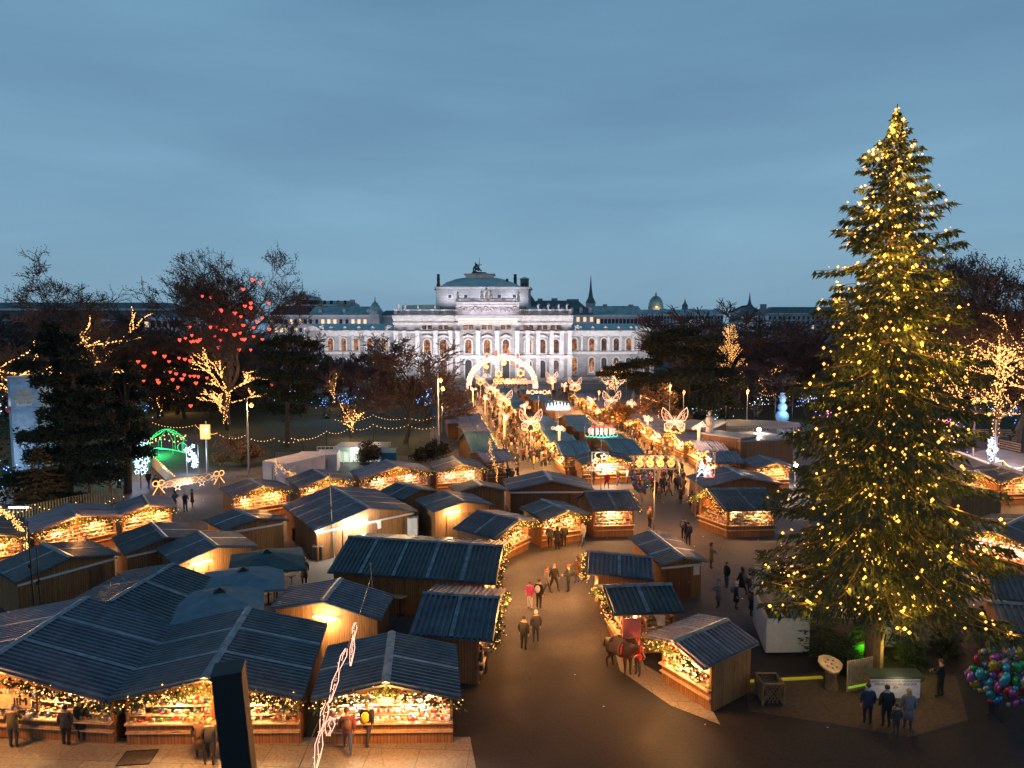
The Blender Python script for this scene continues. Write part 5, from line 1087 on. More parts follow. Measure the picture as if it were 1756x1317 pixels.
# hearts in the trees
def heart_mesh():
    b=MB(); n=16; pts=[]
    for i in range(n):
        a=2*PI*i/n; pts.append((.62*math.sin(a)**3,.5*math.cos(a)-.2*math.cos(2*a)-.08*math.cos(3*a)))
    b.add([(x,-.06,z) for x,z in pts]+[(x,.06,z) for x,z in pts]+[(0,-.2,0),(0,.2,0)],[(i,(i+1)%n,2*n) for i in range(n)]+[(n+i,n+(i+1)%n,2*n+1) for i in range(n)]+[(i,(i+1)%n,n+(i+1)%n,n+i) for i in range(n)])
    return b
hb=heart_mesh().build('heart_light',emis('heart_glow',(1,.09,.05),1.9))
hb.data.name='heart_light'
HP=[(347,508),(361,510),(417,496),(433,480),(446,485),(461,520),(420,525),(430,528),(378,531),(380,533),(365,536),(403,537),(413,543),(441,552),(401,555),(417,558),(435,562),(325,561),(361,561),(371,561),(380,565),(388,566),(402,574),(411,571),(435,577),(329,575),(343,582),(308,583),(318,580),(328,586),(333,585),(339,585),(368,577),(378,583),(415,582),(419,582),(430,600),(450,582),(265,605),(282,611),(290,620),(307,614),(317,616),(326,619),(327,620),(237,620),(222,620),(247,628),(292,638),(302,641),(316,643),(312,650),(326,645),(333,645),(340,646),(336,657),(246,653),(270,652),(272,656),(296,651),(355,648),(305,664),(327,696),(430,520),(450,545),(462,565),(410,600),(374,596),(352,600),(452,640),(466,660)]
for i,(px,py) in enumerate(HP):
    o=hb if i==0 else hb.copy()
    if i: COL.objects.link(o)
    Y=100+((i*7)%9); p=W(px,py,Y); o.location=p; o.rotation_euler=(0,0,(i*1.3)%.9-.4); s=.4+.13*((i*5)%4)/3; o.scale=(s,s,s); tag(o,'red glowing heart hanging among the bare branches on the left','heart light','red hearts in the trees','thing')
for p in ((320,600),(400,560),(300,640),(440,560)): lamp('heart_glow',W(p[0],p[1],103),80,(1,.15,.08),1.5)
# strings of park lights (each between two points)
def string(pts,label,z=3.2,sag=.5,step=.5,r=.05,m=None,posts=True,Ys=None,grp='string lights across the park'):
    P=[G(x,y,z) for x,y in pts]; t=thing('string_lights',(P[0].x,P[0].y,0),0,label,'string lights',grp); q=MB(None,t.location); wz=MB(None,t.location)
    for i in range(len(P)-1):
        a,b=P[i],P[i+1]; L_=(b-a).length; n=max(2,int(L_/step)); prev=a
        for k in range(n+1):
            f=k/n; p=a.lerp(b,f)-Vector((0,0,4*sag*f*(1-f))); q.octa(p,r)
            if k: wz.tube([prev,p],.012,3,cap=False)
            prev=p
        if posts: wz.tube([(b.x,b.y,0),(b.x,b.y,b.z)],.05,4)
    wz.build('cable',M_iron,t); q.build('bulbs',m or emis('string_bulb',(1,.52,.15),4),t,kind='stuff')
    m_=P[len(P)//2]; lamp('string_glow',(m_.x,m_.y,m_.z-.5),120,(1,.6,.25),1)
    return t
string([(262,725),(335,729),(372,743),(420,747),(470,752),(520,752)],'string of yellow bulbs behind the green carousel')
string([(268,687),(320,678),(350,680)],'short string of warm bulbs under the wrapped tree fork')
string([(500,752),(560,740),(600,733),(640,728),(700,729),(750,730)],'string of yellow bulbs crossing behind the underground entrance')
string([(575,720),(640,712),(700,716),(745,714)],'fainter string of bulbs above the middle park string')
string([(1290,650),(1320,652),(1360,652),(1385,655)],'upper string of orange bulbs above the snowman',z=6)
string([(1300,672),(1330,676),(1360,677),(1400,682)],'lower string of orange bulbs above the snowman',z=5)
string([(1195,700),(1245,697),(1295,693)],'thin lit cable strung right of the golden tree',z=5,step=.8,r=.03)
string([(203,745),(218,756),(232,780),(240,800)],'curved lit handrail string left of the park path',z=2.2,step=.3)
string([(0,870),(60,866),(130,862),(195,855),(212,852)],'bulb string along the paling fence at the left',z=1.7,step=.3,grp='fence strings')
string([(1695,770),(1720,790),(1756,800)],'thick orange bulb rope on the skating rink rail',z=1.4,step=.12,r=.06)
# bluish light clusters in the park
for i,(px,py,n,Y,m) in enumerate(((590,683,26,120,E_blue),(610,684,18,118,E_blue),(560,688,16,122,E_blue),(735,683,34,110,E_blue),(248,700,10,100,E_blue),(10,815,40,62,E_blue),(2,700,20,80,E_neonc),(205,800,30,68,E_blue),(490,680,20,118,E_neonc),(1190,700,34,112,E_neonc),(1205,660,18,118,E_blue),(1225,720,18,106,E_neonc),(1300,690,14,110,E_neonc),(1400,690,30,104,E_neonc),(1620,720,40,92,E_pink),(1700,700,46,90,E_neonc),(1740,705,40,92,E_blue),(1640,745,26,84,E_blue),(1418,712,14,98,E_pink),(1445,725,16,96,E_pink),(1590,690,16,96,E_pink),(1380,690,18,104,E_blue))):
    c=W(px,py,Y); c.z=max(.5,c.z); t=thing('light_bush',(c.x,c.y,0),0,('pink' if m is E_pink else 'bluish' if m is E_blue else 'white')+' light netted bush at '+['the left wing path','the left wing path, right of it','the path behind the dark pine','the foot of the round bare tree','the far left behind the spruces','the lower left edge under the banner','the left edge beside the banner','the curved handrail','the dark pine trunk','the trunk of the spreading pine','the upper pine shade','the lower pine shade','the orange lamp','the right of the snowman','the rink, behind the wrapped trees','the rink edge, brightest','the right edge by the rink','the rink side of the spruce','the snowman base','the snowman base, right','the back of the rink','the left of the spruce trunk'][i],'light bush')
    rr=R_(i); q=MB(None,t.location); k=MB(None,t.location)
    for j in range(n): q.octa((c.x+rr.gauss(0,.9),c.y+rr.gauss(0,.5),max(.2,c.z+rr.gauss(0,.7))),.075)
    leafy(k,[(c.x,c.y,0),(c.x,c.y,c.z+1)],120,.7,rr,size=.5); k.build('foliage',M_pine,t); q.build('bulbs',m,t,kind='stuff'); col={'neon_pink':(1,.3,.8)}.get(m.name,(.35,.5,1) if m is E_blue else (.75,.85,1)); lamp('bush_glow',(c.x,c.y-.7,c.z+.4),90 if Y>70 else 60,col,.6)
# banner pillar
o=G(25,775); o=place(24,75); t=thing('banner_pillar',(o.x,o.y,0),0,'tall blue printed pillar with yellow lettering at the left edge','advertising pillar')
zt=W(24,648,75).z; xl,xm,xr=W(8,700,75).x,W(31,700,75).x,W(66,700,75).x
M_ban=mat('banner_print',(.12,.25,.42),.5,col2=(.3,.45,.6),nscale=1.6,detail=8)
b=MB(None,t.location); b.prism([(xl,75.6),(xm,74),(xr,75.2),(xr-1,79)],.4,zt,axis='z'); bo=b.build('banner_faces',M_ban,t)
b=MB(None,t.location); b.prism([(xl-.1,75.6),(xm,73.9),(xr+.1,75.2),(xr-1,79)],zt,zt+.15,axis='z'); b.build('top_cap',M_steel,t)
def text(s,loc,size,m,parent,rz=0,rx=PI/2,ext=.01,align='CENTER',name='lettering'):
    c=bpy.data.curves.new(name,'FONT'); c.body=s; c.size=size; c.extrude=ext; c.align_x=align; c.align_y='CENTER'; c.materials.append(m); o_=bpy.data.objects.new('t',c); COL.objects.link(o_); bpy.context.view_layer.update(); me=bpy.data.meshes.new_from_object(o_.evaluated_get(bpy.context.evaluated_depsgraph_get())); bpy.data.objects.remove(o_); me.name=name; o=bpy.data.objects.new(name,me); COL.objects.link(o); o.rotation_euler=(rx,0,rz)
    if parent:
        o.parent=parent; w_=Vector((0,0,0)); pp=parent
        while pp: w_+=Vector(pp.location); pp=pp.parent
        o.location=Vector(loc)-w_
    else: o.location=loc
    return o
M_yel=mat('yellow_print',(.85,.5,.05),.5)
rzb=math.atan2(1.2,xr-xm)
for i,(s,z_,m,sz) in enumerate((('Frohe',673,M_yel,.52),('Weihnacht',680,M_yel,.46),('wünscht',687,M_yel,.5),('Rubbel',694,mat('white_print',(.8,.8,.8),.5),.5))):
    c=W(48,z_,74.4); text(s,(xm+(xr-xm)*.47,74.48,c.z),sz,m,bo,rz=rzb)
lamp('banner_light',(o.x+1,69,2),330,(.85,.92,1),.4)
M_red=mat('red_print',(.5,.05,.05),.5)
b=MB(None,t.location); c=W(19,704,74); b.ball((xl+(xm-xl)*.5,74.75,c.z),.38,8); b.build('round_emblem',M_red,bo)
# green carousel of light
o=G(287,778); t=thing('light_carousel',(o.x,o.y,0),0,'green glowing carriage shaped light frame on the lawn','light figure'); f=MB(None,t.location); g=MB(None,t.location)
for s in (-1,1):
    for k in range(6): f.tube([(o.x+s*.4*k,o.y,3.2-.15*k*k*.3),(o.x+s*(.4*k+.45),o.y+.3,3.2-.15*(k+1)**2*.3)],.025,4)
for i in range(8): a=2*PI*i/8; f.tube([(o.x+2.1*math.cos(a),o.y+2.1*math.sin(a),.2),(o.x+2.1*math.cos(a),o.y+2.1*math.sin(a),2.0),(o.x,o.y,3.2)],.022,4)
for x in (-2.4,2.2): pl(f,circ(x,.9,.6,12),(o.x,o.y-.5,0),1,.04); pl(f,[(x,.2),(x,1.6)],(o.x,o.y-.5,0),1,.05)
pl(f,[(-3.2,.3),(-1,.8),(1,.6),(2.8,.2)],(o.x,o.y-.6,0),1,.06)
for i in range(26): a=2*PI*i/26; g.octa((o.x+2.2*math.cos(a),o.y+2.2*math.sin(a),2.0+.25*math.sin(i)),.11)
f.build('tube_frame',emis('carousel_tube',(.1,.8,.35),.8),t); g.build('bulb_ring',E_gold,t); lamp('carousel_glow',(o.x-.5,o.y-1,1.4),520,(.03,1,.25),.5)
# star columns
def starcol(px,pb,pt,wd,label):
    o=G(px,pb); h=W(px,pt,o.y).z; t=thing('star_column',(o.x,o.y,0),0,label,'light column'); b=MB(None,t.location)
    for s in (-1,1): b.tube([(o.x+s*wd/2,o.y,0),(o.x+s*wd/2,o.y,h)],.05,4)
    b.build('posts_frame',M_steel,t); f=MB(None,t.location); rr=R_(int(px)); z=.9
    while z<h:
        for k in range(2): pl(f,star(rr.uniform(-.5,.5)*wd,0,rr.uniform(.24,.36),5,.5,rr.random()),(o.x,o.y-rr.uniform(0,.3),z+rr.uniform(-.2,.2)),1,.028,close=True)
        z+=.42
    f.build('stars',E_neonc,t); lamp('column_glow',(o.x,o.y-.8,h*.6),260,(.45,.65,1),.6)
starcol(331,812,762,1.3,'blue white column of stars right of the green carousel'); starcol(245,826,752,1.2,'blue white column of stars beyond the path, left one'); starcol(1700,800,748,1.0,'blue white column of stars by the skating rink'); starcol(268,660,640,.5,'tiny far column of white stars')
# star bridge
c0,c1=G(278,858),G(385,838); c0=G(275,861); c1=G(378,842); t=thing('star_bridge',((c0+c1)/2),0,'wooden beam gate decked with zigzag white stars and golden bows','gate'); u=(c1-c0); L_=u.length; uh=u.normalized(); rz=math.atan2(uh.y,uh.x)
h0=W(275,835,c0.y).z+.2
b=MB(None,t.location); b.box((c0+c1)/2+Vector((0,0,h0)),(L_,.3,.7),rz=rz); b.build('beam',M_board,t)
b=MB(None,t.location)
for p in (c0,c1): b.tube([p,p+Vector((0,0,h0))],.09,6)
b.build('posts_frame',M_fasc,t)
f=MB(None,t.location)
for i in range(2):
    o=c0+u*(.3+.4*i)+Vector((0,-.22,h0)); pl(f,[(-1.3,-.15),(-.6,-.35),(0,.2),(.6,-.35),(1.3,.15)],o,1,.026,rz=rz); pl(f,[(-1.3,.1),(-.6,.3),(0,-.2),(.7,.3),(1.3,-.1)],o,1,.026,rz=rz)
    for x in (-1.2,0,1.2): pl(f,star(x,-.1 if x else -.45,.38,5,.35),o,1,.024,rz=rz,close=True)
f.build('star_tubes',E_neonw,t); g=MB(None,t.location)
for p in (c0,c1):
    for s in (-1,1): pl(g,circ(s*.35,.25,.34,10),p+Vector((0,-.2,h0)),.75,.04,rz=rz); pl(g,[(0,0),(s*.7,-1.1)],p+Vector((0,-.2,h0)),.75,.04,rz=rz)
g.build('bows',E_gold,t); lamp('bridge_glow',(c0+c1)/2+Vector((0,-1,h0-.6)),110,(1,.68,.5),.5)
# wooden planter stand on the path
c0,c1=G(262,800),G(300,838); t=thing('balustrade_bench',((c0+c1)/2),0,'slanting lit wooden balustrade along the park path','balustrade'); u=c1-c0; b=MB(None,t.location); b.box((c0+c1)/2+Vector((0,0,.65)),(u.length,.25,1.1),rz=math.atan2(u.y,u.x)); b.build('panel',M_board,t); b=MB(None,t.location)
for i in range(14): p=c0+u*(i/13); b.octa(p+Vector((0,0,1.3)),.06)
b.build('bulbs',E_bulb,t); lamp('path_glow',(c0+c1)/2+Vector((.5,-.6,1.6)),90,(1,.5,.2))
# pergola with rusty creeper
c0,c1=G(118,862),G(190,848); t=thing('pergola',((c0+c1)/2),0,'timber pergola topped with rusty creeper by the left lawn','pergola'); b=MB(None,t.location); u=c1-c0
for i in range(3): p=c0+u*(i/2); b.tube([p,p+Vector((0,0,2.5))],.16,6)
b.build('posts_frame',M_fasc,t); b=MB(None,t.location); leafy(b,[tuple(c0+Vector((-1,0,2.6))),tuple(c1+Vector((1.5,0,2.8)))],1500,.55,R_(3),size=.3); b.build('creeper',M_leafo,t)
# paling fence
c0,c1=G(-20,905),G(215,858); t=thing('paling_fence',((c0+c1)/2),0,'pale paling fence behind the left stalls','fence'); u=c1-c0; b=MB(None,t.location); n=int(u.length/.22)
for i in range(n): p=c0+u*(i/n); b.box(p+Vector((0,0,.65)),(.12,.04,1.3),rz=math.atan2(u.y,u.x))
b.build('palings',mat('fence_paling',(.22,.18,.10),.8,noise=.3,nscale=4),t)
b=MB(None,t.location); o=G(32,870,1.8); b.box(o,(1.6,.1,.12)); b.build('strip_lamp',E_neonc,t); lamp('fence_lamp',o+Vector((0,-.4,0)),120,(.8,1,.9))
# corner curtain of bulbs at the far left
o=G(12,905,2.6); t=thing('bulb_curtain',(o.x,o.y,0),0,'bundle of hanging bulbs arching over the leftmost stall','light curtain'); q=MB(None,t.location); rr=R_(4)
for i in range(240): f=rr.random(); q.octa((o.x-1+2.2*f+rr.gauss(0,.08),o.y+rr.gauss(0,.1),2.2+1.7*(1-f*f)+rr.gauss(0,.12)),.035)
for i in range(80): q.octa((o.x+1.2+rr.gauss(0,.08),o.y,rr.uniform(.6,2.3)),.035)
q.build('bulbs',E_bulb,t,kind='stuff'); b=MB(None,t.location); b.tube([(o.x+1.2,o.y,0),(o.x+1.2,o.y,2.6),(o.x-1,o.y,4)],.05,5); b.build('hoop',M_iron,t)
# containers
M_cont=mat('container_white',(.75,.62,.6),.6,noise=.15,nscale=1.2,detail=8)
def container(b0,b1,hpy,dep,label,ladder=False):
    c0,c1=G(*b0),G(*b1); h=W(b0[0],hpy,c0.y).z; u=c1-c0; rz=math.atan2(u.y,u.x); uh=u.normalized(); vh=Vector((-uh.y,uh.x,0)); t=thing('container',(c0+c1)/2+vh*dep/2,0,label,'container')
    P=lambda s,tt,z: c0+uh*s+vh*tt+Vector((0,0,z)); b=MB(P,t.location); L_=u.length; b.bx(0,L_,0,dep,.05,h)
    for i in range(int(L_/.3)): b.bx(i*.3+.05,i*.3+.17,-.035,-.003,.2,h-.15)
    for x in (0,L_-.1): b.bx(x-.01,x+.11,-.05,-.004,.06,h-.02)
    b.build('shell',M_cont,t)
    for k in (0,1): d=MB(P,t.location); d.bx(L_*(.04+.47*k),L_*(.49+.47*k),-.09,-.055,.15,h-.2); dd=d.build('door',M_cont,t); d=MB(P,t.location); d.bx(L_*(.42+.12*k),L_*(.42+.12*k)+.05,-.14,-.09,.3,h-.35); d.build('lock_rod',M_steel,dd)
    if ladder:
        d=MB(P,t.location)
        for x in [i*.45 for i in range(int(L_/.45)+1)]: d.tube([(x,dep*.4,h),(x,dep*.4,h+.7)],.04,4)
        for z in (h+.35,h+.7): d.tube([(0,dep*.4,z),(L_,dep*.4,z)],.04,4)
        d.build('roof_rail',M_white,t)
    return t
container((452,830),(492,836),790,5.5,'white container standing apart at the left of the three')
container((504,812),(540,812),782,3,'middle white container with double doors')
container((542,812),(578,811),780,3,'right white container with a railing on its roof',ladder=True)
# underground entrance pavilion
c0,c1=G(578,793),G(655,791); t=thing('entrance_pavilion',((c0+c1)/2)+Vector((0,1.5,0)),0,'low glass entrance pavilion with a blue station sign','pavilion'); xl,xr,yy=c0.x,c1.x,c0.y; h=W(600,766,yy).z
b=MB(None,t.location); b.bx(xl-.3,xr+.6,yy-.4,yy+3.5,h-.5,h); b.build('roof',mat('pavilion_roof',(.35,.4,.38),.4,.2),t)
b=MB(None,t.location); n=7
for i in range(n+1): x=xl+(xr-xl)*i/n; b.bx(x-.05,x+.05,yy-.05,yy+.05,0,h-.5)
b.bx(xl,xr,yy-.06,yy+.04,1.6,1.7); b.build('mullions',M_white,t)
b=MB(None,t.location); b.bx(xl+.05,xr-.05,yy+.08,yy+.1,.05,h-.52); b.build('glass',emis('lit_glass',(.75,.9,.75),.42),t); lamp('pavilion_light',((xl+xr)/2,yy-1,h-.3),140,(.85,1,.85),.5)
b=MB(None,t.location); px_=W(641,770,yy-.5); b.bx(px_.x-.4,px_.x+.4,yy-.62,yy-.5,h-.9,h+.3); so_=b.build('station_sign',mat('sign_blue',(.01,.03,.22),.4),t)
# info board
o=G(667,797); t=thing('info_board',(o.x,o.y,0),0,'small framed board with a teal lower half beside the entrance pavilion','board'); b=MB(None,t.location); b.bx(o.x-.85,o.x+.85,o.y-.06,o.y+.06,.5,2.0); k=b.build('panel',mat('board_teal',(.03,.16,.22),.5),t); b=MB(None,t.location); b.bx(o.x-.85,o.x+.85,o.y-.075,o.y-.061,1.45,2.0); b.build('header',M_white,k); b=MB(None,t.location)
for x in (-.9,.9): b.bx(o.x+x-.05,o.x+x+.05,o.y-.05,o.y+.05,0,2.1)
b.build('posts_frame',M_steel,t)
# parasols
def parasol(px,py,sz,rz,label,m,zt=3.1):
    o=G(px,py,zt); t=thing('parasol',(o.x,o.y,0),0,label,'parasol','dark square parasols'); pole(o,zt,.04,t,'shaft',M_iron); b=MB(None,t.location); c,s=math.cos(rz),math.sin(rz)
    vs=[(o.x,o.y,zt)]; 
    for i in range(8):
        a=PI/4*i+PI/4; r=sz*(1.414 if i%2==0 else 1.0); z=zt-.62 if i%2==0 else zt-.5; vs.append((o.x+r*math.cos(a+rz),o.y+r*math.sin(a+rz),z))
    vs+= [(v[0],v[1],v[2]-.12) for v in vs[1:]]
    b.add(vs,[(0,i,i%8+1) for i in range(1,9)]+[(i,i%8+1,i%8+9,i+8) for i in range(1,9)]); k=b.build('canopy',m,t)
    b=MB(None,t.location); b.lathe([(.42,0),(.05,.16)],(o.x,o.y,zt-.04),4,a0=rz+PI/4); b.build('vent',M_iron,k)
M_par=mat('parasol_blue',(.12,.19,.24),.8,noise=.2,nscale=2); M_par2=mat('parasol_green',(.035,.08,.085),.8,noise=.2,nscale=2)
parasol(377,1012,2.05,.35,'nearest blue grey square parasol beside the orange bulbs',M_par); parasol(417,976,2.05,.35,'middle blue grey square parasol',M_par); parasol(458,945,2.05,.35,'rear dark green square parasol nearest the broad stall',M_par2)
# bins, cabinets, tables
def bin_(px,py,label):
    o=G(px,py); t=thing('waste_bin',(o.x,o.y,0),0,label,'bin'); b=MB(None,t.location); b.prism([(o.x-.28,o.y-.28),(o.x+.28,o.y-.28),(o.x+.3,o.y+.3),(o.x-.3,o.y+.3)],.08,1.0,axis='z'); b.build('bin_body',M_iron,t); b=MB(None,t.location); b.bx(o.x-.34,o.x+.34,o.y-.34,o.y+.34,1.0,1.07); b.build('lid',M_steel,t)
bin_(510,927,'black wheeled bin near the left eave of the broad stall'); bin_(547,960,'black wheeled bin at the near corner of the broad stall')
for i,(x0,x1,pb,pt) in enumerate(((646,668,927,897),(673,694,925,896),(699,716,928,898))):
    c0,c1=G(x0,pb),G(x1,pb-1); h=1.75; t=thing('fridge_cabinet',((c0+c1)/2)+Vector((0,.35,0)),0,['white two door cabinet leftmost beside the broad stall','white two door cabinet in the middle beside the broad stall','white narrow cabinet rightmost beside the broad stall'][i],'cabinet'); b=MB(None,t.location); b.bx(c0.x,c1.x,c0.y,c0.y+.7,.08,h); b.build('case',M_white,t)
    for k in (0,1): b=MB(None,t.location); w_=(c1.x-c0.x); b.bx(c0.x+w_*(.03+.49*k),c0.x+w_*(.48+.49*k),c0.y-.04,c0.y-.003,.15,h-.08); b.build('door',M_white,t)
for i,(px,py) in enumerate(((686,1022),(500,985),(470,1005),(1340,0))):
    if py==0: continue
    o=G(px,py,1.1); t=thing('standing_table',(o.x,o.y,0),0,['round bar table under the edge of the long roof','round bar table right of the dark parasols','bar table tucked under the middle parasol'][i],'table'); b=MB(None,t.location); b.lathe([(.36,-.03),(.38,0),(.36,.03)],(o.x,o.y,1.1),20); b.build('table_top',M_board,t); b=MB(None,t.location); b.tube([(o.x,o.y,.03),(o.x,o.y,1.07)],.03,6); b.lathe([(.25,0),(.2,.04)],(o.x,o.y,0),12); b.build('table_foot',M_iron,t)
# thin antenna masts with guy wires
for i,(pb,pt) in enumerate((((57,1003),(47,893)),((69,1010),(62,935)),((573,957),(565,812)),((645,1090),(635,965)),((835,838),(835,775)),((1009,842),(1009,768)),((1222,838),(1224,766)))):
    o=G(*pb) if i not in(0,1) else G(*pb,2.6); o.z=0; e=W(*pt,o.y); t=thing('cable_mast',(o.x,o.y,0),0,['left of two leaning masts at the left edge','right of two leaning masts at the left edge','thin mast before the broad floodlit stall','thin mast with a clamp behind the candy stall','thin mast at the right end of the glowing row','mast carrying the moon and star sign','mast carrying the light trees sign'][i],'mast'); b=MB(None,t.location); b.tube([(o.x,o.y,0),(e.x,o.y,e.z)],[.055,.03],6); b.build('shaft',M_iron if i<2 else M_steel,t)
    b=MB(None,t.location); m_=(o*.45+e*.55); b.box((o.x*.4+e.x*.6,o.y,e.z*.6),(.16,.16,.2)); b.build('clamp',M_iron,t)
# hanging icicle lights in the foreground
def icicle(pts,D,label,wd):
    P=[W(x,y,D) for x,y in pts]; t=thing('icicle_light',P[0],0,label,'light figure','icicle lights on the cable'); f=MB(None,P[0]); rr=R_(int(pts[0][0])); q=MB(None,P[0])
    for k in range(len(P)-1):
        a,b_=P[k],P[k+1]; n=max(3,int((b_-a).length/.35))
        for i in range(n):
            p=a.lerp(b_,i/n); q_=a.lerp(b_,(i+1)/n); w1=wd*math.sin(PI*min(1,max(.06,(i+.3)/n)))
            w2=wd*math.sin(PI*min(.94,(i+1.3)/n)); f.tube([p+Vector((-w1,0,0)),q_+Vector((-w2,0,0))],.010,4); f.tube([p+Vector((w1,0,0)),q_+Vector((w2,0,0))],.010,4); f.tube([p+Vector((.4*w1*(-1)**i,.03,0)),q_+Vector((-.4*w2*(-1)**i,.03,0))],.008,4)
            for j in range(5): q.octa(p.lerp(q_,rr.random())+Vector((rr.uniform(-1,1)*w1,-.03,0)),.02)
    f.build('tubes',emis('icicle_tube',(1,.5,.36),2.6),t); q.build('bulbs',E_neonw,t,kind='stuff')
icicle([(609,1068),(606,1095),(601,1142)],21.5,'short icicle of light hanging over the candy stall roof',.08)
icicle([(594,1112),(580,1150),(565,1205)],19,'slanting icicle of light left over the candy stall roof',.09)
icicle([(560,1205),(550,1255),(541,1322)],17.5,'longest icicle of light reaching the lower edge',.11)
icicle([(568,1232),(562,1262)],20,'small bundle of lit tubes at the left post of the candy stall',.16)
t=thing('overhead_cable',W(635,965,30),0,'thin cable holding the icicle lights','cable'); b=MB(None,t.location); b.tube([W(636,990,30),W(612,1068,21.5),W(596,1110,19),W(560,1205,17.5),W(500,1345,14)],.012,4); b.build('wire',M_iron,t)
for i,pts in enumerate(([(473,788,66),(484,800,65),(497,808,64),(505,812,63.5)],[(840,752,72),(842,775,69),(846,790,67),(852,800,65.5)])):
    P=[W(*a) for a in pts]; t=thing('icicle_light',P[0],0,['lit swag hanging before the left white container','lit swag at the avenue mouth by the reddish roof'][i],'light figure'); f=MB(None,P[0]); q=MB(None,P[0]); rr=R_(i)
    for k in range(3):
        a,b_=P[k],P[k+1]; f.tube([a,b_],.02,4)
        for j in range(22): p=a.lerp(b_,rr.random()); q.octa(p+Vector((rr.gauss(0,.12),0,-abs(rr.gauss(0,.28)))),.045)
    for e in (P[0],P[-1]):
        for j in range(16): q.octa(e+Vector((rr.gauss(0,.06),0,-j*.1)),.05)
    f.build('wire',M_iron,t); q.build('bulbs',E_gold,t,kind='stuff')
# dark post of the balcony, close to the camera
o=W(398,1150,3.1); t=thing('balcony_post',(o.x+.15,o.y,12.2),0,'blurred black square post rising at the bottom of the view','post'); t.rotation_euler=(0,math.radians(-4),math.radians(14)); b=MB(); b.bx(-.065,.065,-.065,.065,0,o.z-12.2+.02); b.build('shaft',mat('black_paint',(.008,.009,.01),.6),t); b=MB(); b.bx(-.069,.069,-.069,.069,o.z-12.18,o.z-12.16); b.build('cap',MATS['black_paint'],t)
# white boarding box with open top
M_pan=mat('board_panel',(.6,.56,.54),.7,col2=(.75,.7,.66),nscale=2.5,detail=9)
c0,c1,c2=G(1315,1170),G(1410,1172),G(1288,1128); c0=G(1313,1122); c1=G(1386,1121); c2=G(1290,1098)
def panel_box(name,pts,h0,h1,m,parent,o,th=.08):
    b=MB(None,o)
    for i in range(len(pts)-1):
        a,b_=pts[i],pts[i+1]; u=b_-a; b.box((a+b_)/2+Vector((0,0,(h0+h1)/2)),(u.length,th,h1-h0),rz=math.atan2(u.y,u.x))
    return b.build(name,m,parent)
D_=c0.y; hh=W(1313,1061,D_).z; t=thing('white_enclosure',((c0+c1)/2)+Vector((0,1,0)),0,'white boarded enclosure with an open dark top left of the big spruce','enclosure')
t0_=c0.copy(); t1_=c1.copy(); bl=Vector((W(1287,1021,c0.y+4.2).x,c0.y+3.6,0)); br_=Vector((t1_.x+.3,bl.y,0))
panel_box('front_panel',[t0_,t1_],.1,hh,M_pan,t,t.location); panel_box('side_panel',[t0_,bl],.1,hh,mat('panel_blue',(.35,.38,.42),.7,noise=.1),t,t.location); panel_box('right_panel',[t1_,br_],.1,hh,M_pan,t,t.location)
panel_box('rim',[t0_,bl],hh,hh+.06,M_board,t,t.location,.16); b=MB(None,t.location)
for f in (.45,.85): a=t0_.lerp(t1_,f); c=bl.lerp(br_,f-.15); b.tube([a+Vector((0,0,hh-.05)),c+Vector((0,0,hh-.05))],.05,4)
b.tube([t0_.lerp(bl,.4)+Vector((0,0,hh-.1)),t1_.lerp(br_,.7)+Vector((0,0,hh-.1))],.03,4); b.build('rafters',M_board,t)
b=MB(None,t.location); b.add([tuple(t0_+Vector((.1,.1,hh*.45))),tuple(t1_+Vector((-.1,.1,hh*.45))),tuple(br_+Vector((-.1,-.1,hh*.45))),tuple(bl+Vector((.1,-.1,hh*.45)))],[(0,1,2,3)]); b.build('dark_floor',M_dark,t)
t=thing('tall_hoarding',(G(1400,1050).x,bl.y+.4,0),0,'tall beige hoarding behind the lower spruce branches','hoarding'); hz=W(1296,970,bl.y+.4).z; x0=W(1295,970,bl.y+.4).x; x1=W(1505,970,bl.y+.4).x
b=MB(None,t.location); b.bx(x0,x1,bl.y+.38,bl.y+.46,.1,hz); b.build('panel',M_pan,t); b=MB(None,t.location); b.bx(x0-.05,x1+.05,bl.y+.33,bl.y+.5,hz,hz+.06); b.build('rim',M_board,t)
o=G(1518,1112); t=thing('pale_panel',(o.x,o.y,0),0,'pale upright panel right behind the spruce trunk','hoarding'); b=MB(None,t.location); hz=W(1518,1062,o.y).z; b.bx(o.x-.55,o.x+.55,o.y,o.y+.07,0.1,hz); b.build('panel',M_pan,t); b=MB(None,t.location); b.bx(o.x-.6,o.x+.6,o.y+.08,o.y+.14,0,.3); b.build('foot',M_fasc,t)
# greeting board with little roof
o=G(1536,1203); yb=o.y; t=thing('greeting_board',(o.x,yb,0),0,'white greeting board with black lettering under a green strip roof','board'); z0,z1=W(1536,1201,yb).z,W(1536,1157,yb).z; xa,xb=W(1492,1180,yb).x,W(1577,1180,yb).x
b=MB(None,t.location); b.bx(xa,xb,yb-.04,yb+.04,z0+.12,z1); bo=b.build('panel',M_white,t)
b=MB(None,t.location); b.add([(xa-.1,yb-.15,z1-.02),(xb+.1,yb-.15,z1-.02),(xb-.0,yb+.3,z1+.14),(xa-.2,yb+.3,z1+.14)],[(0,1,2,3)]); b.bx(xa-.1,xb+.1,yb-.19,yb-.13,z1-.1,z1+.0); b.build('roof',mat('green_felt',(.04,.07,.05),.8),t)
b=MB(None,t.location)
for x in (xa+.03,xb-.03): b.bx(x-.04,x+.04,yb+.045,yb+.12,0,z1)
b.build('posts_frame',M_fasc,t)
M_ink=mat('black_ink',(.015,.015,.015),.5); wd=xb-xa; hgt=z1-z0-.12
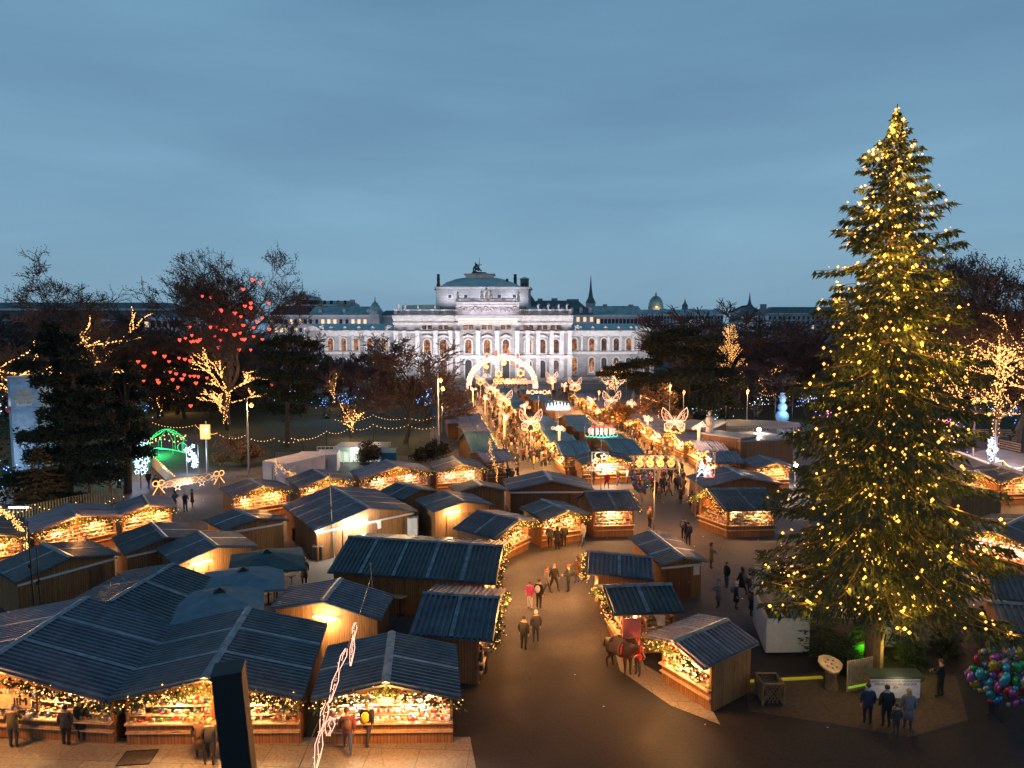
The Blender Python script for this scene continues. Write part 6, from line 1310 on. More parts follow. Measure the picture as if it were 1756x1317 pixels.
for s,f,sz in (('DAS BUNDESLAND SALZBURG',.86,.135),('WÜNSCHT EIN FRÖHLICHES WEIHNACHTSFEST',.73,.135),('UND EIN GLÜCKLICHES NEUES JAHR',.60,.135),('2024',.47,.14)):
    tx_=text(s,((xa+xb)/2,yb-.046,z0+.12+hgt*f),sz,M_ink,bo,ext=.002); tx_.scale=(.82,1,1)
b=MB(None,t.location); b.bx(xa+.02,xb-.02,yb-.1,yb-.06,z1-.12,z1-.08); b.build('strip_lamp',emis('board_lamp',(1,.7,.4),1.5),t); lamp('board_light',((xa+xb)/2,yb-.45,z1+.05),11,(1,.68,.4),.3)
# paling round the tree, green patch
c0,c1=G(1453,1188),G(1493,1180); t=thing('slat_fence',((c0+c1)/2),0,'short upright slat fence left of the greeting board','fence'); u=c1-c0; b=MB(None,t.location)
for i in range(12): p=c0+u*(i/11); b.box(p+Vector((0,0,.75)),(.08,.05,1.4),rz=math.atan2(u.y,u.x))
b.build('slats',M_board,t); b=MB(None,t.location); b.box((c0+c1)/2+Vector((0,-.05,.25)),(u.length,.05,.08),rz=math.atan2(u.y,u.x)); b.build('lit_rail',emis('lime_rail',(.45,.8,.05),.35),t); lamp('green_spot',G(1475,1130)+Vector((0,-.6,1.1)),22,(.45,1,.08),.2); lamp('amber_spot',G(1535,1160)+Vector((0,0,1.3)),30,(1,.8,.15),.2)
o=G(1475,1135); t=thing('green_box',(o.x,o.y,0),0,'box glowing green beneath the spruce','box'); b=MB(None,t.location); b.bx(o.x-.55,o.x+.55,o.y,o.y+.6,0,.9); b.build('case',mat('green_paint',(.05,.3,.03),.6),t); b=MB(None,t.location); b.bx(o.x-.6,o.x+.6,o.y-.05,o.y+.65,.9,.96); b.build('lid',M_woodd,t)
# wood slice table
o=G(1424,1180); t=thing('wood_slice_table',(o.x,o.y,0),0,'wood slice with holes lying on a thick log','table'); b=MB(None,t.location); b.tube([(o.x+.05,o.y,0),(o.x,o.y,.5),(o.x,o.y,1.0)],[.3,.24,.26],10); b.build('log',M_fasc,t); b=MB(None,t.location); Mx=Matrix.Rotation(.3,3,'X')
vs=[]; n=14; pr_=[.5,.52,.5,.55,.58,.6,.56,.5,.47,.5,.53,.5,.42,.44]
for z in (-.05,.05): vs+=[tuple(Mx@Vector((pr_[i]*math.cos(2*PI*i/n),pr_[i]*math.sin(2*PI*i/n),z))+Vector((o.x,o.y,1.08))) for i in range(n)]
b.add(vs,[tuple(range(n)),tuple(range(n,2*n))]+[(i,(i+1)%n,n+(i+1)%n,n+i) for i in range(n)]); k=b.build('slice_top',M_board,t); b=MB(None,t.location)
for i in range(7): a=i*.9; c=Mx@Vector((.25*math.cos(a) if i else 0,.25*math.sin(a) if i else 0,.055)); b.box((o.x+c.x,o.y+c.y,1.08+c.z),(.07,.07,.01),M=Mx)
b.build('holes',M_ink,k); lamp('slice_light',(o.x-.4,o.y-.8,2.2),22,(1,.72,.35),.2)
# lattice planters
def lattice(px,py,label,w_=.9,h=.95):
    o=G(px,py); t=thing('lattice_planter',(o.x,o.y,0),0,label,'planter'); b=MB(None,t.location)
    for side in range(4):
        a=side*PI/2; ux,uy=math.cos(a),math.sin(a); nx,ny=-uy,ux; cxx,cyy=o.x+nx*w_/2,o.y+ny*w_/2
        for k in range(6):
            f=-.5+k/5; 
            for s in (-1,1):
                x0=f-.35*s; x1=f+.35*s; x0=max(-.5,min(.5,x0)); x1=max(-.5,min(.5,x1)); b.tube([(cxx+ux*x0*w_,cyy+uy*x0*w_,.1),(cxx+ux*x1*w_,cyy+uy*x1*w_,h)],.022,4)
        b.tube([(cxx-ux*w_/2,cyy-uy*w_/2,h),(cxx+ux*w_/2,cyy+uy*w_/2,h)],.05,4); b.tube([(cxx-ux*w_/2,cyy-uy*w_/2,0),(cxx-ux*w_/2,cyy-uy*w_/2,h)],.05,4)
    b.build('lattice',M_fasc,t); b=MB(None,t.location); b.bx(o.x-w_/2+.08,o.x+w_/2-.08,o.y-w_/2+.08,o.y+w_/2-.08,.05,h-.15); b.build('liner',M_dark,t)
lattice(1319,1200,'wooden lattice planter left of the wood slice'); lattice(1198,882,'wooden lattice planter beside the right square stall'); lattice(982,820,'small lattice planter left of the snack stall'); 
t=thing('marking_strip',G(1340,1167),0,'yellow strip lying on the ground before the white box','strip'); c0,c1=G(1268,1171),G(1410,1163); u=c1-c0; b=MB(None,t.location); b.box((c0+c1)/2+Vector((0,0,.05)),(u.length,.16,.07),rz=math.atan2(u.y,u.x)); b.build('strip',emis('yellow_strip',(.6,.5,.03),.22),t)
# flat roofed timber boxes and round white canopy on the right
def shed(c0,c1,dep,hpy,label,wm,rm,o_=.15,ddir=None):
    a,b_=G(*c0),G(*c1); h=W(c0[0],hpy,a.y).z; u=(b_-a).normalized(); v=Vector((-u.y,u.x,0)); P=lambda s,t_,z: a+u*s+v*t_+Vector((0,0,z)); L_=(b_-a).length; t=thing('timber_shed',(a+b_)/2+v*dep/2,0,label,'shed'); b=MB(P,t.location); b.bx(0,L_,0,dep,0,h); b.build('wall',wm,t); b=MB(P,t.location); b.bx(-o_,L_+o_,-o_,dep+o_,h,h+.15); b.build('roof',rm,t)
    b=MB(P,t.location); b.bx(-.06,.1,-.06,.1,0,h-.01); b.bx(L_-.1,L_+.06,-.06,.1,0,h-.01); b.build('corner_post',M_fasc,t)
M_flat=mat('flat_roof_felt',(.2,.22,.26),.5,noise=.2,nscale=.6)
shed((1222,790),(1268,806),7,745,'dark brown timber shed with a grey felt roof right of the monument',M_woodd,M_flat); shed((1268,806),(1294,800),5,753,'dark brown timber shed end, lower and nearer the flood lamp',M_woodd,M_flat)
shed((1150,770),(1216,776),9,734,'long brown shed behind the right row with a pale roof edge',M_woodd,M_flat)
o=G(1270,760); t=thing('round_canopy',(o.x,o.y,0),0,'long white scalloped canopy behind the timber sheds','canopy'); h=W(1270,722,o.y).z; b=MB(None,t.location)
b.lathe([(9,h-1.2),(8.8,h-.8),(6,h-.6),(.1,h-.3)],(o.x,o.y+4,0),28,sx=1.12,sy=.36); b.build('roof',mat('canopy_white',(.22,.2,.19),.6,noise=.08),t); b=MB(None,t.location)
for i in range(14): a=2*PI*i/14; b.tube([(o.x+9.5*math.cos(a),o.y+4+3.0*math.sin(a),0),(o.x+9.5*math.cos(a),o.y+4+3.0*math.sin(a),h-1)],.08,5)
b.build('posts_frame',M_white,t); lamp('canopy_light',(o.x-4,o.y-3,h+1.5),160,(1,.78,.5),.8); lamp('canopy_light',(o.x+7,o.y-3,h+1.5),120,(1,.8,.6),.8)
# monuments
def monument(px,pb,pt,label,w_=1.0,plinth=.45):
    o=G(px,pb); h=W(px,pt,o.y).z; t=thing('monument',(o.x,o.y,0),0,label,'statue'); b=MB(None,t.location); hp=h*plinth; b.lathe([(w_*.8,0),(w_*.8,.3),(w_*.62,.4),(w_*.55,hp-.2),(w_*.7,hp-.1),(w_*.7,hp)],(o.x,o.y,0),4,a0=PI/4); b.build('plinth',M_statue,t)
    b=MB(None,t.location); k=h-hp; b.lathe([(w_*.36,0),(w_*.4,k*.2),(w_*.26,k*.45),(w_*.34,k*.66),(w_*.3,k*.76),(w_*.1,k*.83),(w_*.14,k*.9),(w_*.12,k*.96),(.02,k)],(o.x,o.y,hp),10); b.tube([(o.x-w_*.3,o.y,hp+k*.7),(o.x-w_*.42,o.y-.15,hp+k*.5),(o.x-w_*.2,o.y-.3,hp+k*.45)],w_*.08,5); b.tube([(o.x+w_*.3,o.y,hp+k*.7),(o.x+w_*.4,o.y-.1,hp+k*.45)],w_*.08,5); b.build('figure',M_statue,t)
monument(1215,793,704,'tall stone figure on a square plinth rising over the right row',1.35); monument(1142,722,685,'stone figure beside the orange gateway',1.2,.3); monument(1043,700,662,'small stone figure by the left orange tree',1.1,.4); monument(1086,705,670,'thin stone figure left of the orange gateway',.9,.4)
lamp('monument_light',G(1205,800)+Vector((0,-1,4.5)),120,(1,.6,.4),.4)
# snowman light
o=G(1341,725); t=thing('snowman_light',(o.x,o.y,0),0,'blue white glowing snowman with a top hat behind the canopy','light figure'); b=MB(None,t.location); E_sn=emis('snowman_glow',(.2,.42,.75),.4)
b.ball((o.x,o.y,1.1),1.1,16); b.ball((o.x,o.y,2.7),.8,14); b.ball((o.x,o.y,3.95),.55,12); b.build('body',E_sn,t); b=MB(None,t.location); b.lathe([(.7,0),(.7,.1),(.42,.12),(.42,.8),(.4,.82)],(o.x,o.y,4.35),12); b.build('hat',E_sn,t); b=MB(None,t.location); b.tube([(o.x+.8,o.y-.2,2.8),(o.x+1.7,o.y-.2,3.6)],.08,4); b.tube([(o.x-.8,o.y-.2,2.8),(o.x-1.6,o.y-.2,3.3)],.08,4); b.build('arms',M_iron,t); lamp('snowman_glow',(o.x,o.y-2,2.5),260,(.5,.7,1),.8)
# rink wall and rails
t=thing('rink_wall',G(1700,810),0,'long white topped board wall bounding the skating rink','wall'); pts=[G(1640,790),G(1756,838),G(1850,870)]; panel_box('panel',pts,0,1.1,mat('rink_board',(.3,.26,.28),.6,noise=.15,nscale=1),t,t.location,.12); panel_box('top_rail',pts,1.1,1.2,M_white,t,t.location,.5)
for i,(a,b_) in enumerate((((1690,764),(1750,778)),((1660,750),(1752,752)),((1735,762),(1800,765)))):
    A_,B_=G(*a),G(*b_); u=B_-A_; t=thing('rail_fence',(A_+B_)/2,0,['slatted timber rail at the rink, nearest','slatted timber rail at the back of the rink','slatted timber rail cut by the right edge'][i],'fence'); b=MB(None,t.location)
    for z in (.3,.6,.9,1.2): b.box((A_+B_)/2+Vector((0,0,z)),(u.length,.06,.14),rz=math.atan2(u.y,u.x))
    b.build('rails',M_board,t); b=MB(None,t.location)
    for k in range(6): b.tube([A_+u*(k/5),A_+u*(k/5)+Vector((0,0,1.3))],.05,4)
    b.build('rail_posts',M_fasc,t)
for p in ((1720,770,2.5),(1660,780,2.5),(1745,800,2.0)): lamp('rink_light',G(p[0],p[1],p[2]),220,(1,.68,.62),.6)
# gable sign on the candy stall, food stall sign, wheels
def local(key,s,t_,z): return HUTS[key]['P'](s,t_,z)
p=local('H3',HUTS['H3']['w']/2,-.14,2.3); r=HUTS['H3']['root']; b=MB(None,r.location); b.lathe([(.28,-.03),(.28,.03)],(0,0,0),18); 
b.v=[(p.x+x*1.0,p.y+z,p.z+y*.6) for x,y,z in b.v]; b.build('oval_sign',M_board,r)
p=local('R1',HUTS['R1']['w']*.57,.5,1.75); r=HUTS['R1']['root']; b=MB(None,r.location); b.box(p,(1.7,.06,.55),rz=0); k=b.build('sign_board',M_board,r); p2=p+Vector((.0,-.05,0)); text('JIM',(p2.x+.45,p2.y,p2.z),.42,M_ink,k,ext=.004)
M_pink=mat('price_board',(.75,.22,.2),.5)
h=HUTS['H17']; b=MB(h['P'],h['root'].location); b.bx(.6,1.5,.25,.3,1.0,1.95); b.build('price_board',M_pink,h['root'])
for key,u,lab in (('H15',.88,'notice'),('H17',.72,'notice'),('H7',.62,'notice')):
    h=HUTS[key]; b=MB(h['P'],h['root'].location); s=h['sides']['F'][0][0]+u*(h['sides']['F'][1][0]-h['sides']['F'][0][0]); t0=h['sides']['F'][0][1]; b.bx(s-.2,s+.2,t0-.09,t0-.05,1.4,1.95); b.build('notice',M_white,h['root'])
h=HUTS['H7']
for u in (.35,.47):
    p=h['P'](h['w']*u,.15,2.15); b=MB(None,h['root'].location); b.box(p,(.3,.12,.2)); b.build('floodlight',emis('white_flood',(.95,.97,1),60),h['root']); lamp('flood_beam',p+Vector((0,-.5,-.1)),150,(1,.9,.72),.1)
lamp('flood_beam',h['P'](h['w']*.05,-.3,2.2),90,(1,.8,.5),.1)
# wreaths / baskets hung at stall ends
for key,s,t_,z,lab in (('H16',-.1,1.0,1.75,'round basket hung at the left end of the flat looking stall'),('H16',0.0,2.6,1.7,'second round basket hung at the flat looking stall'),('H5',3.5,1.0,1.6,'straw hat hung at the short stall'),('H5',3.5,2.0,1.5,'second straw hat hung lower at the short stall')):
    p=local(key,s,t_,z); t=thing('hanging_basket',p,0,lab,'basket'); b=MB(None,p); b.lathe([(.05,-.25),(.25,-.2),(.34,0),(.3,.02),(.2,-.14)],p,12); b.build('bowl',M_board,t); b=MB(None,p); b.tube([p+Vector((.3,0,0)),p+Vector((0,0,.5)),p+Vector((-.3,0,0))],.015,4); b.build('handle',M_iron,t)
# balloon clusters
BC=[mat('foil_%d'%i,tuple(x*.6 for x in c),.2,.5) for i,c in enumerate([(.7,.08,.1),(.1,.3,.6),(.75,.45,.05),(.65,.65,.7),(.7,.15,.45),(.1,.45,.15),(.1,.5,.6),(.45,.2,.55)])]
def balloons(c,spread,n,label,rmin=.16,rmax=.3,hold=None):
    t=thing('balloon_bunch',(c.x,c.y,0),0,label,'balloons'); rr=R_(n)
    for i in range(n):
        d=Vector((rr.gauss(0,1),rr.gauss(0,.8),rr.gauss(0,1))); d=d.normalized()*rr.random()**.4; p=c+Vector((d.x*spread[0],d.y*spread[1],d.z*spread[2])); r=rr.uniform(rmin,rmax); b=MB(None,t.location); Mx=Matrix.Rotation(rr.uniform(-1,1),3,'Y')@Matrix.Diagonal((1,.6,rr.uniform(1,1.7))); b.ball(p,r,10,0,M=Mx); b.smooth=True; b.build('balloon',BC[rr.randrange(8)],t)
    b=MB(None,t.location)
    for i in range(n//9): d=Vector((rr.uniform(-1,1)*spread[0],rr.uniform(-1,1)*spread[1],rr.uniform(-1,.5)*spread[2])); b.tube([c+d,c+Vector((0,0,-spread[2]-.8))],.006,3)
    b.build('balloon_strings',M_iron,t)
balloons(G(1722,1160,2.2),(1.35,.9,1.15),150,'big bunch of foil balloons at the lower right edge',.08,.21)
balloons(G(1102,822,2.4),(.95,.7,1.3),100,'bunch of bright balloons right of the snack stall',.1,.22)
lamp('balloon_light',G(1700,1150,2.6)+Vector((-1.5,-2,1)),16,(.9,.9,1),.6)
# ------------------------------------------------------------------ people
M_skin=mat('skin',(.5,.3,.22),.6); SK={}
def cl(name,c): return mat('cloth_'+name,c,.85,noise=.15,nscale=14)
CL={k:cl(k,c) for k,c in dict(black=(.014,.015,.018),navy=(.02,.03,.06),olive=(.10,.085,.045),maroon=(.14,.04,.045),tan=(.25,.16,.09),grey=(.16,.16,.17),brown=(.11,.065,.04),pink=(.6,.08,.22),white=(.6,.58,.56),jeans=(.05,.08,.16),red=(.5,.04,.03),yellow=(.65,.42,.03),lightblue=(.25,.4,.5),charcoal=(.04,.042,.048)).items()}
HAIR={'fair':mat('hair_fair',(.5,.34,.15),.7),'dark':mat('hair_dark',(.03,.02,.015),.6),'grey':mat('hair_grey',(.35,.33,.31),.7),'brown':mat('hair_brown',(.1,.055,.03),.6)}
def person(label,loc,rz,h=1.72,coat='black',legs='charcoal',hair='dark',hat=None,pose='stand',long=False,scarf=None,pack=None,group=None):
    s=h/1.74; t=thing('person',loc,rz,label,'person',group)
    st={'stand':(.02,-.02,.03,.0),'walk':(.28,-.24,.2,-.18),'arms':(.03,-.03,.22,.22),'point':(.05,-.05,.3,.02)}[pose]
    V=[];E=[];Rd=[]
    def a(p,r,par=None):
        V.append(tuple(x*s for x in p)); Rd.append((r[0]*s,r[1]*s) if isinstance(r,tuple) else (r*s,r*s)); 
        if par is not None: E.append((par,len(V)-1))
        return len(V)-1
    pel=a((0,0,.96),(.185,.145)); sp=a((0,0,1.15),(.18,.145),pel); ch=a((0,.0,1.36),(.205,.15),sp); nk=a((0,.01,1.50),.065,ch); hb=a((0,.03,1.585),(.075,.085),nk); hm=a((0,.03,1.66),(.082,.098),hb); a((0,.02,1.725),(.06,.07),hm)
    fing=[]
    for i,sg in enumerate((-1,1)):
        k=st[2+i]; bent=.12 if pose in('arms','point') and k>.1 else 0
        sh=a((sg*.2,0,1.42),.085,ch); el=a((sg*.27,k*.4-.02,1.15),.072,sh)
        wp=(sg*(.25-bent),k*.9+.03+bent,.93+bent*1.6); w_=a(wp,.04,el); hp=(sg*(.25-bent*1.3),wp[1]+.02+bent*.4,wp[2]-.09+bent*.7); a(hp,(.036,.026),w_); fing.append((hp,sg,bent))
        hip=a((sg*.1,0,.87),.112,pel); y=st[i]; kn=a((sg*.11,y*.7+.03,.5),.078,hip); an=a((sg*.11,y*1.2-.02,.1+(.05 if y<-.1 else 0)),.05,kn); a((sg*.12,y*1.2+.13,.05),(.045,.035),an)
    me=bpy.data.meshes.new('b'); me.from_pydata(V,E,[]); o=bpy.data.objects.new('body',me); COL.objects.link(o)
    md=o.modifiers.new('s','SKIN'); sv=me.skin_vertices[0].data
    for i,v in enumerate(sv): v.radius=Rd[i]; v.use_root=(i==0)
    o.modifiers.new('d','SUBSURF').levels=1
    dg=bpy.context.evaluated_depsgraph_get(); ev=o.evaluated_get(dg); m2=bpy.data.meshes.new_from_object(ev); o.modifiers.clear(); o.data=m2; bpy.data.meshes.remove(me); m2.name='body'
    for m in (M_skin,CL[coat],CL[legs],CL['black']): m2.materials.append(m)
    for p in m2.polygons:
        c=p.center/s; hand=any((Vector(c)-Vector(f[0])).length<.075 for f in fing)
        p.material_index=0 if c.z>1.49 or hand else 3 if c.z<.11 else 1 if (c.z>.82 or abs(c.x)>.19) else 2; p.use_smooth=True
    o.parent=t
    f=MB()   # fingers and thumbs
    for hp,sg,bent in fing:
        P=Vector(hp)*s
        for k,(dx,ln) in enumerate(((-.027,.06),(-.009,.07),(.009,.066),(.027,.052))): q=P+Vector((sg*.0,dx*s,-.03*s)); f.tube([q,q+Vector((-sg*.006,.004,-ln*.55))*s,q+Vector((-sg*.022,.010,-ln))*s],[.010*s,.009*s,.006*s],5)
        q=P+Vector((0,.03*s,0)); f.tube([q,q+Vector((-sg*.008,.028,-.025))*s,q+Vector((-sg*.014,.036,-.05))*s],[.012*s,.010*s,.007*s],5)
    f.build('fingers',M_skin,t)
    f=MB(); f.add([(-.012*s,.115*s,1.655*s),(.012*s,.115*s,1.655*s),(0,.118*s,1.69*s),(0,.15*s,1.652*s)],[(0,1,3),(1,2,3),(2,0,3)]); 
    for sg in (-1,1): f.ball((sg*.03*s,.112*s,1.68*s),.011*s,6,1); f.ball((sg*.086*s,.02*s,1.66*s),.02*s,6,0)
    f.box((0,.117*s,1.622*s),(.04*s,.012*s,.01*s),2); f.build('face',[M_skin,HAIR['dark'],CL['maroon']],t)
    b=MB(); b.smooth=True
    b.lathe([(.092,-.04),(.10,.0),(.098,.05),(.06,.09),(.005,.105)],(0,0,0),12); hz=1.675
    b.v=[(x*s,(y*1.08+.012)*s,(z+hz)*s) for x,y,z in b.v]
    if hat:
        b.add([tuple(Vector((x,y,z))) for x,y,z in MB().ball((0,.01*s,1.79*s),.03*s,6).v],MB().ball((0,0,0),1,6).f); b.build('hat',CL[hat],t)
    else:
        if long: b.lathe([(.09*s,-.0),(.1*s,-.12*s),(.07*s,-.2*s)],(0,-.03*s,1.68*s),10)
        b.build('hair',HAIR[hair],t)
    if long: b=MB(); b.smooth=True; b.lathe([(.17,1.0),(.19,.85),(.235,.52),(.22,.52)],(0,0,0),14,sy=.8); b.v=[(x*s,y*s,z*s) for x,y,z in b.v]; b.build('coat_skirt',CL[coat],t)
    if scarf: b=MB(); b.lathe([(.075,1.46),(.11,1.49),(.1,1.53),(.07,1.55)],(0,0,0),12); b.v=[(x*s,(y+.01)*s,z*s) for x,y,z in b.v]; b.build('scarf',CL[scarf],t)
    if pack: b=MB(); b.smooth=True; b.ball((0,-.2*s,1.24*s),.17*s,10,0,sz=1.35); b.build('rucksack',CL[pack],t)
    return t
def facing(a,b): d=Vector(b)-Vector(a); return math.atan2(d.y,d.x)-PI/2
def at_(px,py,dx=0,dy=0): return G(px,py)
away=0
person('person in an olive jacket at the counter at the lower left edge',G(24,1283),.25,1.72,'olive','charcoal','grey',pose='arms')
person('slim person in dark clothes beside the fair haired one',G(114,1279),.1,1.6,'charcoal','black','dark')
person('fair haired person in a long black coat at the lower left counter',G(141,1272),-.1,1.72,'black','black','fair',long=True)
person('person in a long brown coat and tan cap walking past the bread stall',G(345,1303),PI+.5,1.7,'brown','black',hat='tan',pose='walk',long=True)
person('fair haired person in a charcoal jacket walking beside the tan cap',G(362,1309),.3,1.72,'charcoal','black','fair',pose='walk')
person('person in a maroon jacket and jeans with a rucksack before the candy stall',G(596,1292),.25,1.76,'maroon','jeans','brown',pose='walk',pack='brown')
person('dark clad person with fair hair and yellow rucksack before the candy stall',G(630,1277),-.15,1.68,'black','charcoal','fair',pack='yellow',pose='walk')
person('person in a black coat shopping at the hat stall end',G(823,1168),PI/2+.3,1.72,'black','black','dark',long=True,pose='arms')
person('second dark person close behind at the hat stall end',G(834,1155),PI/2,1.7,'charcoal','black','dark')
person('person in a long olive coat standing alone in the back yard',G(522,1003),.3,1.74,'olive','black','dark',long=True)
person('person in a pink coat looking at a phone in the square',G(909,1044),PI-.4,1.6,'pink','white','brown',pose='arms')
person('person in black carrying a white rucksack beside the pink coat',G(924,1044),-.5,1.72,'black','black','dark',pack='white')
person('hooded person all in black standing in the dark square',G(898,1115),-.4,1.72,'black','black',hat='black')
person('person in dark coat and white bobble hat in the dark square',G(919,1102),.2,1.68,'charcoal','charcoal',hat='white')
for i,(x,y,l) in enumerate(((943,940,'leftmost visitor, long haired, of the three in black at the corner stall'),(956,944,'tallest visitor of the three in black at the corner stall'),(967,938,'rightmost visitor of the three in black at the corner stall'))): person(l,G(x,y),-.2+.2*i,1.7+.06*(i==1),'black' if i else 'charcoal','black','brown' if i==0 else 'dark',long=i==1)
person('person with a light blue collar reading the greeting board, left',G(1487,1243),-.1,1.72,'navy','black','dark',scarf='lightblue')
person('person with a pale hood collar reading the greeting board, centre',G(1519,1248),0,1.76,'black','black','dark',scarf='lightblue')
person('child in dark clothes standing between the board readers',G(1536,1262),.1,1.3,'charcoal','charcoal','dark')
person('person in a grey coat with long fair hair at the greeting board',G(1556,1252),-.2,1.7,'grey','charcoal','fair',long=True)
person('person in dark clothes standing right of the greeting board',G(1612,1196),.6,1.7,'black','black','brown',pose='arms')
person('person in red leading the brown horse',G(1094,1158),2.4,1.75,'red','charcoal',hat='red',pose='arms')
person('person in black at the foil balloons',G(1700,1228),.8,1.75,'black','black',hat='charcoal',pose='arms')
person('person in white shoes bending over at the dark stall',G(1622,1122),1.2,1.72,'black','black','brown',pose='arms')
person('person carrying a pale parcel by the dark stall',G(1680,1095),2,1.72,'black','black','dark',pose='arms',scarf='tan')
rr=R_(99)
named=[((1172,925),'person in charcoal beyond the closed double door stall','charcoal'),((1180,936),'person with a grey rucksack beyond the closed double door stall','navy'),((1219,975),'person in a pale coat with long dark hair on the right square','tan'),((1130,862),'lone person in tan left of the busy right square','brown'),((1167,864),'couple member in black right of the balloons','black'),((1186,876),'person in dark blue beside the lattice planter','navy'),((1240,912),'person with a bright bag at the square stall','black'),((1207,898),'person in black sitting by the square stall','charcoal'),((1114,905),'person in brown near the single window stall','brown'),((1246,1008),'person in black left of the white enclosure, farthest','black'),((1272,1020),'tallest of the dark figures left of the enclosure','black'),((1285,1030),'person embracing the tallest dark figure','charcoal'),((1262,1045),'person in dark blue closest to the enclosure','navy'),((1290,1060),'bald person in black at the enclosure wall','black'),((1232,1042),'person in grey near the dark stall corner','grey'),((480,1003),'person in black under the rear parasol','black'),((462,1022),'person in charcoal under the middle parasol','charcoal'),((495,990),'person with white hat under the rear parasol','charcoal'),((1018,832),'person in maroon before the snack stall','maroon'),((1060,832),'person in black before the snack stall window','black'),((1076,829),'person in pale blue before the snack stall','lightblue'),((1040,838),'person in red before the snack stall','red'),((975,1015),'dark walker heading up the lit square','charcoal'),((990,1000),'brown walker heading up the lit square','brown'),((950,1012),'person in black walking in the middle of the lit square','black'),((937,1020),'person in grey walking in the middle of the lit square','grey'),((1000,935),'person in grey before the single window stall','grey'),((915,805),'person in yellow near the avenue mouth','yellow'),((878,832),'person in olive near the right end of the glowing row','olive'),((872,826),'person with pale hat near the glowing row end','charcoal'),((888,822),'person in black near the glowing row end','black'),((415,862),'visitor in brown before the leftmost glowing stall','brown'),((440,868),'visitor in black before the leftmost glowing stall','black'),((150,960),'person in dark fur hat behind the red cloth stall counter','black'),((300,872),'visitor in blue grey below the star gate','grey'),((318,878),'visitor in navy below the star gate','navy'),((330,870),'visitor in maroon below the star gate','maroon'),((255,838),'person in black on the park path, left','black'),((268,845),'person in charcoal on the park path','charcoal'),((990,650),'distant pedestrian before the theatre corner','black')]
for i,((x,y),l,c) in enumerate(named): person(l,G(x,y),rr.uniform(-3,3),rr.uniform(1.62,1.8),c,rr.choice(('black','charcoal','jeans')),rr.choice(('dark','brown','fair')),hat=rr.choice((None,None,'grey','black','white','red')) if 'hair' not in l else None,pose=rr.choice(('stand','walk','arms')),long='hair' in l or rr.random()<.4,scarf=rr.choice((None,'red','grey','white',None)),pack=rr.choice((None,None,'brown','grey','navy')))
# the crowd of the two lanes
base=[person('x',(0,0,0),0,rr.uniform(1.64,1.8),c,l,hr,hat=ht,pose=ps,long=lg or rr.random()<.4,scarf=rr.choice((None,'red','grey','tan')),pack=rr.choice((None,'brown','navy'))) for c,l,hr,ht,ps,lg in (('black','black','dark',None,'stand',0),('charcoal','jeans','brown','grey','walk',0),('brown','black','fair',None,'arms',0),('navy','charcoal','dark','red','stand',0),('tan','brown','brown',None,'walk',1),('maroon','black','dark',None,'arms',0),('grey','charcoal','fair','white','stand',0),('olive','black','dark','black','walk',0))]
def lane(n,edge,group,lab):
    for i in range(n):
        f=(i+rr.random())/n; f=f**1.25; j=f*(len(edge)-1); k=min(len(edge)-2,int(j)); j-=k
        l_,r_=[tuple(edge[k][s][q]*(1-j)+edge[k+1][s][q]*j for q in (0,1)) for s in (0,1)]
        u=rr.uniform(.03,.97); p=G(l_[0]*(1-u)+r_[0]*u,l_[1]*(1-u)+r_[1]*u); o=copy_tree(rr.choice(base)); o.location=p+Vector((rr.gauss(0,.2),rr.gauss(0,.8),0)); o.rotation_euler.z=rr.uniform(-PI,PI); tag(o,lab,'person',group)
lane(165,[((878,800),(945,800)),((858,765),(930,765)),((842,738),(918,738)),((830,715),(900,715)),((815,690),(868,690)),((805,674),(850,674)),((800,668),(920,666))],'crowd in the left lane','dark clad visitor among the crowd filling the left lane')
lane(120,[((1110,850),(1190,850)),((1105,800),(1175,800)),((1095,770),(1150,770)),((1050,740),(1112,740)),((1018,718),(1060,718)),((990,700),(1010,700)),((960,684),(975,684)),((930,672),(990,672))],'crowd in the right lane','dark clad visitor among the crowd filling the right lane')
for b_ in base:
    for ch in list(b_.children): bpy.data.objects.remove(ch)
    bpy.data.objects.remove(b_)
# the brown horse
o0=G(1038,1140); o1=G(1088,1168); rz=math.atan2((o1-o0).y,(o1-o0).x); t=thing('horse',G(1062,1152),rz,'dark brown horse with a red saddle cloth by the pricing board stall','horse')
V=[];E=[];Rd=[]
def a(p,r,par=None):
    V.append(p); Rd.append(r if isinstance(r,tuple) else (r,r)); 
    if par is not None: E.append((par,len(V)-1))
    return len(V)-1
b0=a((-.05,0,1.2),(.32,.36)); rp=a((-.62,0,1.28),(.28,.3),b0); tl=a((-.9,0,1.25),(.1,.1),rp); a((-1.02,0,.85),(.06,.06),tl); c1=a((.5,0,1.18),(.27,.36),b0); n1=a((.82,0,1.42),(.15,.22),c1); n2=a((1.08,0,1.62),(.10,.15),n1); h1=a((1.28,0,1.62),(.10,.12),n2); h2=a((1.5,0,1.38),(.06,.075),h1); a((1.58,0,1.28),(.055,.06),h2)
for sg in (-1,1):
    f0=a((.52,sg*.17,.92),.12,c1); k=a((.54,sg*.17,.5),.06,f0); f_=a((.53,sg*.17,.12),.04,k); a((.58,sg*.17,.04),.055,f_)
    g0=a((-.58,sg*.18,.98),.17,rp); k=a((-.42,sg*.18,.72),.09,g0); hk=a((-.68,sg*.18,.48),.055,k); ft=a((-.62,sg*.18,.12),.04,hk); a((-.57,sg*.18,.04),.055,ft)
me=bpy.data.meshes.new('b'); me.from_pydata(V,E,[]); o=bpy.data.objects.new('body',me); COL.objects.link(o); o.modifiers.new('s','SKIN')
for i,v in enumerate(me.skin_vertices[0].data): v.radius=Rd[i]; v.use_root=(i==0)
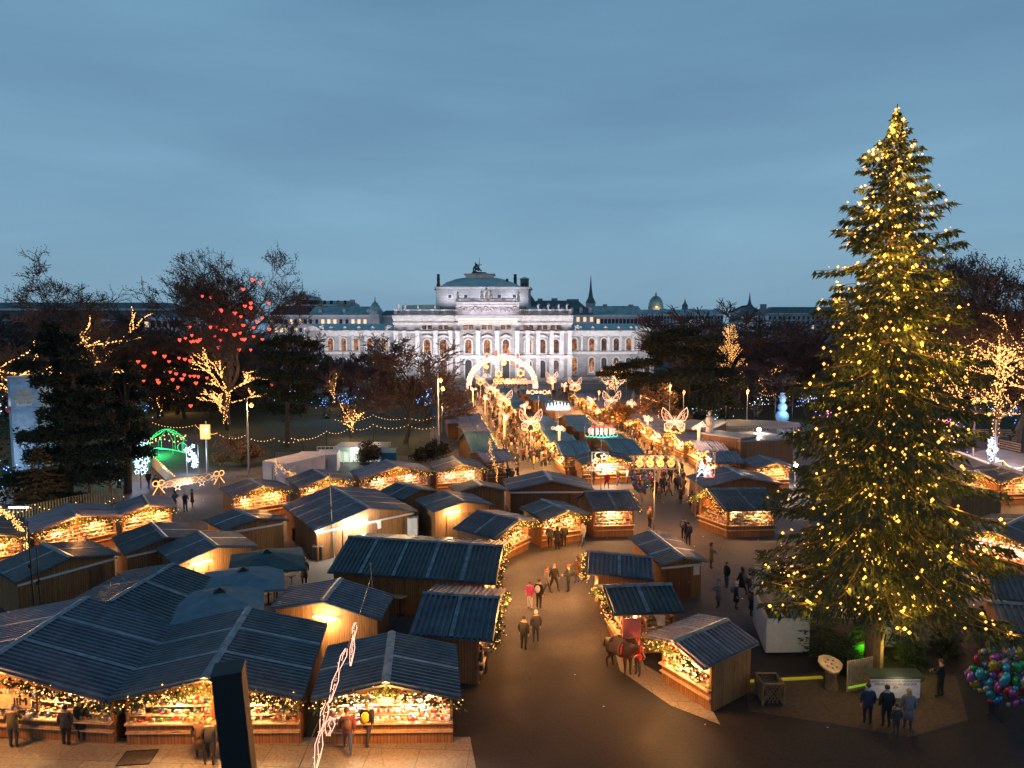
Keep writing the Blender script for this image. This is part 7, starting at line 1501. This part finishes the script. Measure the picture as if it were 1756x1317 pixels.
o.modifiers.new('d','SUBSURF').levels=2; m2=bpy.data.meshes.new_from_object(o.evaluated_get(bpy.context.evaluated_depsgraph_get())); o.modifiers.clear(); o.data=m2; m2.name='body'; m2.materials.append(mat('bay_coat',(.035,.014,.01),.6,noise=.2,nscale=3)); o.parent=t
for p in m2.polygons: p.use_smooth=True
b=MB(); 
for sg in (-1,1): b.add([(1.2,sg*.05,1.72),(1.26,sg*.1,1.72),(1.22,sg*.08,1.86)],[(0,1,2)])
b.add([(.6,0,1.5),(.85,0,1.75),(1.1,0,1.82),(1.1,-.03,1.65),(.85,-.04,1.5),(.6,-.04,1.4)],[(0,1,4,5),(1,2,3,4)]); b.build('mane',CL['black'],t)
b=MB(); b.smooth=True; b.lathe([(.385,-.3),(.4,-.28),(.4,.28),(.385,.3)],(0,0,0),18); b.v=[(z-.05,x*.93,y*1.03+1.2) for x,y,z in b.v if True]; b.build('saddle_blanket',CL['brown'],t); b=MB(); b.smooth=False; b.lathe([(.41,-.03),(.41,.03)],(0,0,0),18); b.v=[(z+.34,x*.74,y*.98+1.17) for x,y,z in b.v]; b.tube([(1.28,.11,1.62),(.9,.16,1.5),(.3,.3,1.55)],.012,4); b.tube([(1.4,-.08,1.42),(1.4,.08,1.42),(1.33,.09,1.7),(1.33,-.09,1.7),(1.4,-.08,1.42)],.012,4); b.build('harness',CL['red'],t)
# a few bench seats under the parasols
for i,(px,py) in enumerate(((455,1030),(438,1012))):
    o=G(px,py); t=thing('bench',(o.x,o.y,0),.5,['orange bench beside the parasols, nearer','orange bench under the middle parasol'][i],'bench'); b=MB(); b.bx(-.8,.8,-.15,.15,.42,.47); b.build('seat',M_board,t)
    for s in (-.65,.65): b=MB(); b.bx(s-.04,s+.04,-.14,.14,0,.42); b.build('leg',M_iron,t)

for i,(px,py,l) in enumerate(((236,1300,'square iron cover set in the pale pavement before the bread stall'),)):
    o=G(px,py); t=thing('utility_cover',(o.x,o.y,.02),.1,l,'manhole'); b=MB(); b.bx(-.55,.55,-.4,.4,0,.012); b.build('plate',mat('cover_iron',(.09,.08,.075),.6,.3,noise=.3,nscale=10),t); b=MB()
    for a,c,d,e in ((-.6,.6,-.45,-.41),(-.6,.6,.41,.45),(-.6,-.56,-.41,.41),(.56,.6,-.41,.41)): b.bx(a,c,d,e,-.002,.016)
    b.build('rim',M_iron,t)
